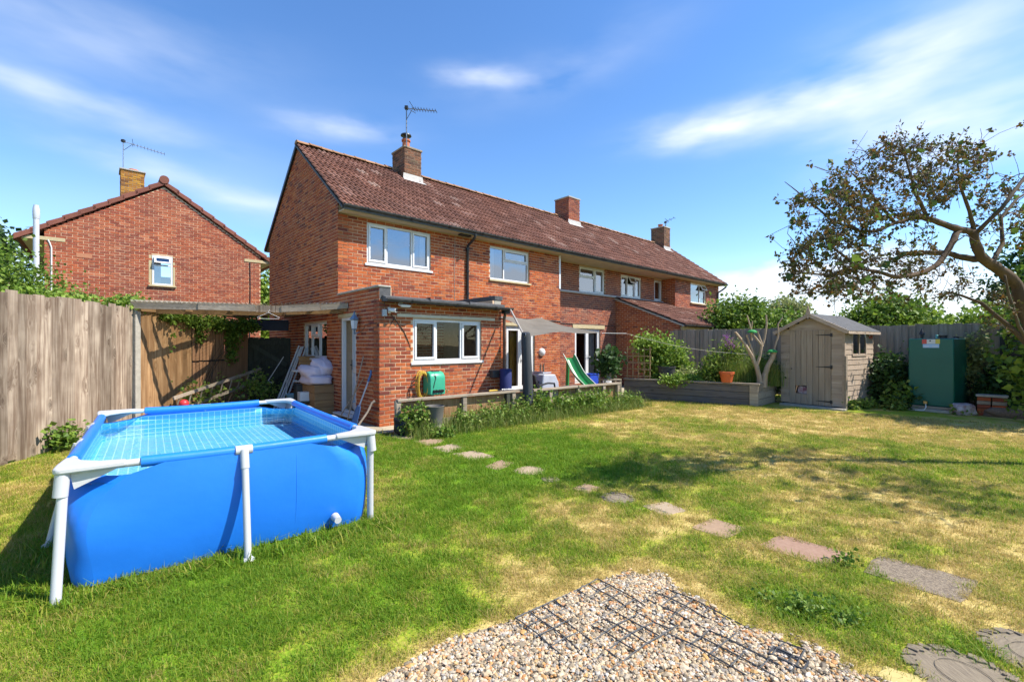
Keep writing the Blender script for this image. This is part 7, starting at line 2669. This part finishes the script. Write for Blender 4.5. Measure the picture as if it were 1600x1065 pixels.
ELL = [(1400, 285, 105, 62, 5.4, 95), (1300, 335, 70, 50, 5.1, 62), (1285, 415, 62, 45, 5.0, 60), (1480, 268, 68, 45, 5.5, 52), (1370, 375, 90, 50, 5.3, 50), (1455, 440, 70, 40, 6.0, 36), (1560, 340, 45, 60, 6.0, 34),
       (1330, 450, 60, 22, 5.1, 26), (1395, 235, 40, 25, 5.35, 14), (1520, 240, 30, 22, 5.5, 14), (1700, 320, 110, 70, 5.0, 40), (1850, 300, 110, 90, 4.5, 50), (1560, 470, 40, 50, 6.1, 14), (1960, 330, 110, 90, 4.1, 36)]
for cx, cy, rx, ry, d, n in ELL:
    for _ in range(int(n * 1.5)):
        a, q = rng.uniform(0, 6.28), rng.uniform(0, 1) ** .5
        ATT.append(px3(cx + rx * q * math.cos(a), cy + ry * q * math.sin(a), d + rng.normal(0, .35)) - org)
NP = np.array([p for p, r in NODES])
NR = np.array([r for p, r in NODES])
A_ = np.array(ATT)
d0 = np.array([np.min(np.linalg.norm(NP - a, axis=1)) for a in A_])
tw = MB()
tips = []
for i in np.argsort(d0):
    a = A_[i]
    dd = np.linalg.norm(NP - a, axis=1)
    k = int(np.argmin(dd + rng.uniform(0, .12, len(dd))))
    p0, L_ = NP[k], dd[k]
    r0 = min(NR[k] * .7, .004 + .012 * L_)
    r0 = max(r0, .0046)
    n = 4
    pts, rs = [], []
    bow = rng.normal(0, .15, 3) * L_
    for j in range(n + 1):
        f = j / n
        p = p0 * (1 - f) + a * f + bow * math.sin(math.pi * f) + np.array([0, 0, .06 * L_ * math.sin(math.pi * f)])
        if 0 < j < n:
            p = p + rng.normal(0, .015, 3)
        pts.append(tuple(p))
        rs.append(r0 * (1 - .6 * f))
    tw.tube(pts, rs, 4, cap=False)
    NP = np.vstack([NP, np.array(pts[1:])])
    NR = np.concatenate([NR, rs[1:]])
    tips += pts[3:]
    # short side twigs
    for _ in range(2):
        b0 = np.array(pts[rng.integers(1, n + 1)])
        e = b0 + rng.normal(0, .10, 3) + np.array([0, 0, .03])
        tw.tube([tuple(b0), tuple((b0 + e) / 2 + rng.normal(0, .01, 3)), tuple(e)], [.0036, .003, .0022], 3, cap=False)
        tips.append(tuple(e))
tw.build('twigs', m_twig, lt, smooth=True, recalc=False)
T_ = np.array(tips)
keep = rng.uniform(0, 1, len(T_)) < .54
LP = np.repeat(T_[keep], 8, 0)
LP = LP + rng.normal(0, .020, LP.shape)
V, Fc = leaves(LP, .030, 95, up=.1, aspect=.5)
place('leaves', np_mesh('leaves', V, Fc), m_lil, lt)
big = T_[rng.choice(len(T_), 420, replace=False)] + rng.normal(0, .03, (420, 3))
V, Fc = leaves(big, .075, 96, up=.1, aspect=.45)
place('green_leaves', np_mesh('green_leaves', V, Fc), leaf_mat('leaf_lilac_green', [(.04, .085, .02), (.08, .15, .03), (.14, .22, .04)]), lt)

# ------------------------------------------------------------------ lawn grass
def grass_material():
    m = bpy.data.materials.new('grass_blade')
    m.use_nodes = True
    t = m.node_tree
    b = t.nodes['Principled BSDF']
    b.inputs['Roughness'].default_value = .55
    b.inputs['Specular IOR Level'].default_value = .3
    at = N(t, 'ShaderNodeAttribute', attribute_name='dry', attribute_type='INSTANCER')
    ge = N(t, 'ShaderNodeNewGeometry')
    oi = N(t, 'ShaderNodeObjectInfo')
    r = math_n(t, 'FRACT', math_n(t, 'MULTIPLY', math_n(t, 'ADD', ge.outputs['Random Per Island'], oi.outputs['Random']), 5.7))
    f = math_n(t, 'ADD', at.outputs['Fac'], math_n(t, 'MULTIPLY', math_n(t, 'SUBTRACT', r, .5), .95), True)
    c = grass_color_nodes(t, f)
    t.links.new(c, b.inputs['Base Color'])
    tr = N(t, 'ShaderNodeBsdfTranslucent')
    t.links.new(c, tr.inputs['Color'])
    mx = N(t, 'ShaderNodeMixShader')
    mx.inputs[0].default_value = .45
    t.links.new(b.outputs[0], mx.inputs[1])
    t.links.new(tr.outputs[0], mx.inputs[2])
    t.links.new(mx.outputs[0], t.nodes['Material Output'].inputs[0])
    return m


m_grass = grass_material()
tcol = bpy.data.collections.new('grass_tufts')
for k in range(6):
    r = np.random.default_rng(200 + k)
    n = 44
    X, Y = r.normal(0, .034, n), r.normal(0, .034, n)
    V, Fc = blade_mesh(X, Y, np.full(n, -.004), np.clip(r.normal(.029, .010, n), .010, .065), 300 + k, width=.0050, lean=.95, seg=2)
    me = np_mesh('grass_tuft', V, Fc)
    me.materials.append(m_grass)
    o = bpy.data.objects.new('grass_tuft', me)
    tcol.objects.link(o)

pts = []
for (y0, y1, dens, sc) in ((1.3, 3.2, 620, .95), (3.2, 5, 420, 1.1), (5, 8, 250, 1.3), (8, 13.2, 130, 1.65)):
    x0, x1 = -1.15 * y1 - .3, 1.15 * y1 + .4
    n = int((x1 - x0) * (y1 - y0) * dens)
    p = np.stack([rng.uniform(x0, x1, n), rng.uniform(y0, y1, n), np.full(n, sc)], 1)
    pts.append(p[np.abs(p[:, 0]) < 1.17 * p[:, 1] + .35])
P = np.concatenate(pts)
x, y = P[:, 0], P[:, 1]
cs, sn = math.cos(R(38.5)), math.sin(R(38.5))
lx_, ly_ = (x + 2.935) * cs + (y - 4.57) * sn, -(x + 2.935) * sn + (y - 4.57) * cs
ok = ~((np.abs(lx_) < PA - .02) & (np.abs(ly_) < PB + .01))
gw_ = (fbm(x * 6, y * 6, 77, 2) - .5) * .26 + rng.normal(0, .022, len(x))
ok &= ~inside(GRAVEL, x + gw_, y + gw_)
for poly in STONE_POLY:
    c = np.mean(np.array(poly), 0)
    ok &= ~inside(c + (np.array(poly) - c) * (.90 if c[1] < 4.5 else .98), x, y)
hs_, ht_ = (x - HX) * CU + (y - HY) * SU, -(x - HX) * SU + (y - HY) * CU
ok &= ~((ht_ > -.85 - .07 * np.clip(hs_, 0, 6)) & (hs_ > -.15) & (hs_ < 6.0))
ok &= ~((ht_ > -.55) & (hs_ > 6.0)) & ~((ht_ > -.32) & (hs_ > -3.5) & (hs_ <= 0))
cbx, cby = (x - 3.25) * math.cos(ba) + (y - 13.2) * math.sin(ba), -(x - 3.25) * math.sin(ba) + (y - 13.2) * math.cos(ba)
ok &= ~((cby > -.02) & (cbx > -.3))
cbx, cby = (x - 7.09) * math.cos(SA) + (y - 11.98) * math.sin(SA), -(x - 7.09) * math.sin(SA) + (y - 11.98) * math.cos(SA)
ok &= ~((cby > -.1) & (cbx > -.2) & (cbx < 1.5))
ok &= x > -6.49 - .228 * (y - 5.77) + .05
ok &= ~((x > 8.6) & (rng.uniform(0, 1, len(x)) < .6))
P = P[ok]
dry = dryness(P[:, 0], P[:, 1]).astype(np.float32)
# drier turf is thinner and shorter
keep = rng.uniform(0, 1, len(P)) > dry * .22
P, dry = P[keep], dry[keep]
n = len(P)
edge = np.zeros(n)
lx_, ly_ = (P[:, 0] + 2.935) * cs + (P[:, 1] - 4.57) * sn, -(P[:, 0] + 2.935) * sn + (P[:, 1] - 4.57) * cs
edge = ((np.abs(lx_) < PA + .16) & (np.abs(ly_) < PB + .20)).astype(float)
me = bpy.data.meshes.new('grass')
me.vertices.add(n)
me.vertices.foreach_set('co', np.stack([P[:, 0], P[:, 1], np.zeros(n)], 1).astype(np.float32).ravel())
for nm, arr in (('dry', dry), ('sc', (P[:, 2] * rng.uniform(.7, 1.25, n) * (1.1 - .30 * dry) * (1 + 1.1 * edge * rng.uniform(0, 1, n))).astype(np.float32))):
    a_ = me.attributes.new(nm, 'FLOAT', 'POINT')
    a_.data.foreach_set('value', arr)
a_ = me.attributes.new('idx', 'INT', 'POINT')
a_.data.foreach_set('value', rng.integers(0, 6, n).astype(np.int32))
a_ = me.attributes.new('rot', 'FLOAT_VECTOR', 'POINT')
a_.data.foreach_set('vector', np.stack([rng.uniform(-.12, .12, n), rng.uniform(-.12, .12, n), rng.uniform(0, 6.28, n)], 1).astype(np.float32).ravel())
go = place('grass', me, None)
stuff(go, 'patchy green and straw-coloured lawn grass', 'grass')
ng = bpy.data.node_groups.new('scatter_grass', 'GeometryNodeTree')
ng.interface.new_socket('Geometry', in_out='INPUT', socket_type='NodeSocketGeometry')
ng.interface.new_socket('Geometry', in_out='OUTPUT', socket_type='NodeSocketGeometry')
gi, gout = ng.nodes.new('NodeGroupInput'), ng.nodes.new('NodeGroupOutput')
iop = ng.nodes.new('GeometryNodeInstanceOnPoints')
ci = ng.nodes.new('GeometryNodeCollectionInfo')
ci.inputs['Collection'].default_value = tcol
ci.inputs['Separate Children'].default_value = True
ci.inputs['Reset Children'].default_value = True
iop.inputs['Pick Instance'].default_value = True


def named(nm, typ):
    q = ng.nodes.new('GeometryNodeInputNamedAttribute')
    q.data_type = typ
    q.inputs['Name'].default_value = nm
    return q.outputs['Attribute']


ng.links.new(gi.outputs[0], iop.inputs['Points'])
ng.links.new(ci.outputs[0], iop.inputs['Instance'])
ng.links.new(named('idx', 'INT'), iop.inputs['Instance Index'])
ng.links.new(named('rot', 'FLOAT_VECTOR'), iop.inputs['Rotation'])
ng.links.new(named('sc', 'FLOAT'), iop.inputs['Scale'])
ng.links.new(iop.outputs[0], gout.inputs[0])
md = go.modifiers.new('scatter', 'NODES')
md.node_group = ng
# broad-leaved weeds in the lawn
shrub('weed_clump', 'patch of broad-leaved weeds in the lawn right of the gravel', 'weeds', (1.70, 2.64, 0), [(0, 0, .022, .16, .10, .02), (.18, -.10, .02, .10, .07, .018), (-.15, .10, .02, .08, .06, .018)], 620, .024, m_lg, seed=111, stems=0, per=8, aspect=.4)
shrub('weed_clump', 'small green weed tuft beside the aggregate slab', 'weeds', (2.36, 3.22, 0), [(0, 0, .022, .07, .06, .02)], 130, .024, m_lg, seed=112, stems=0, per=8)
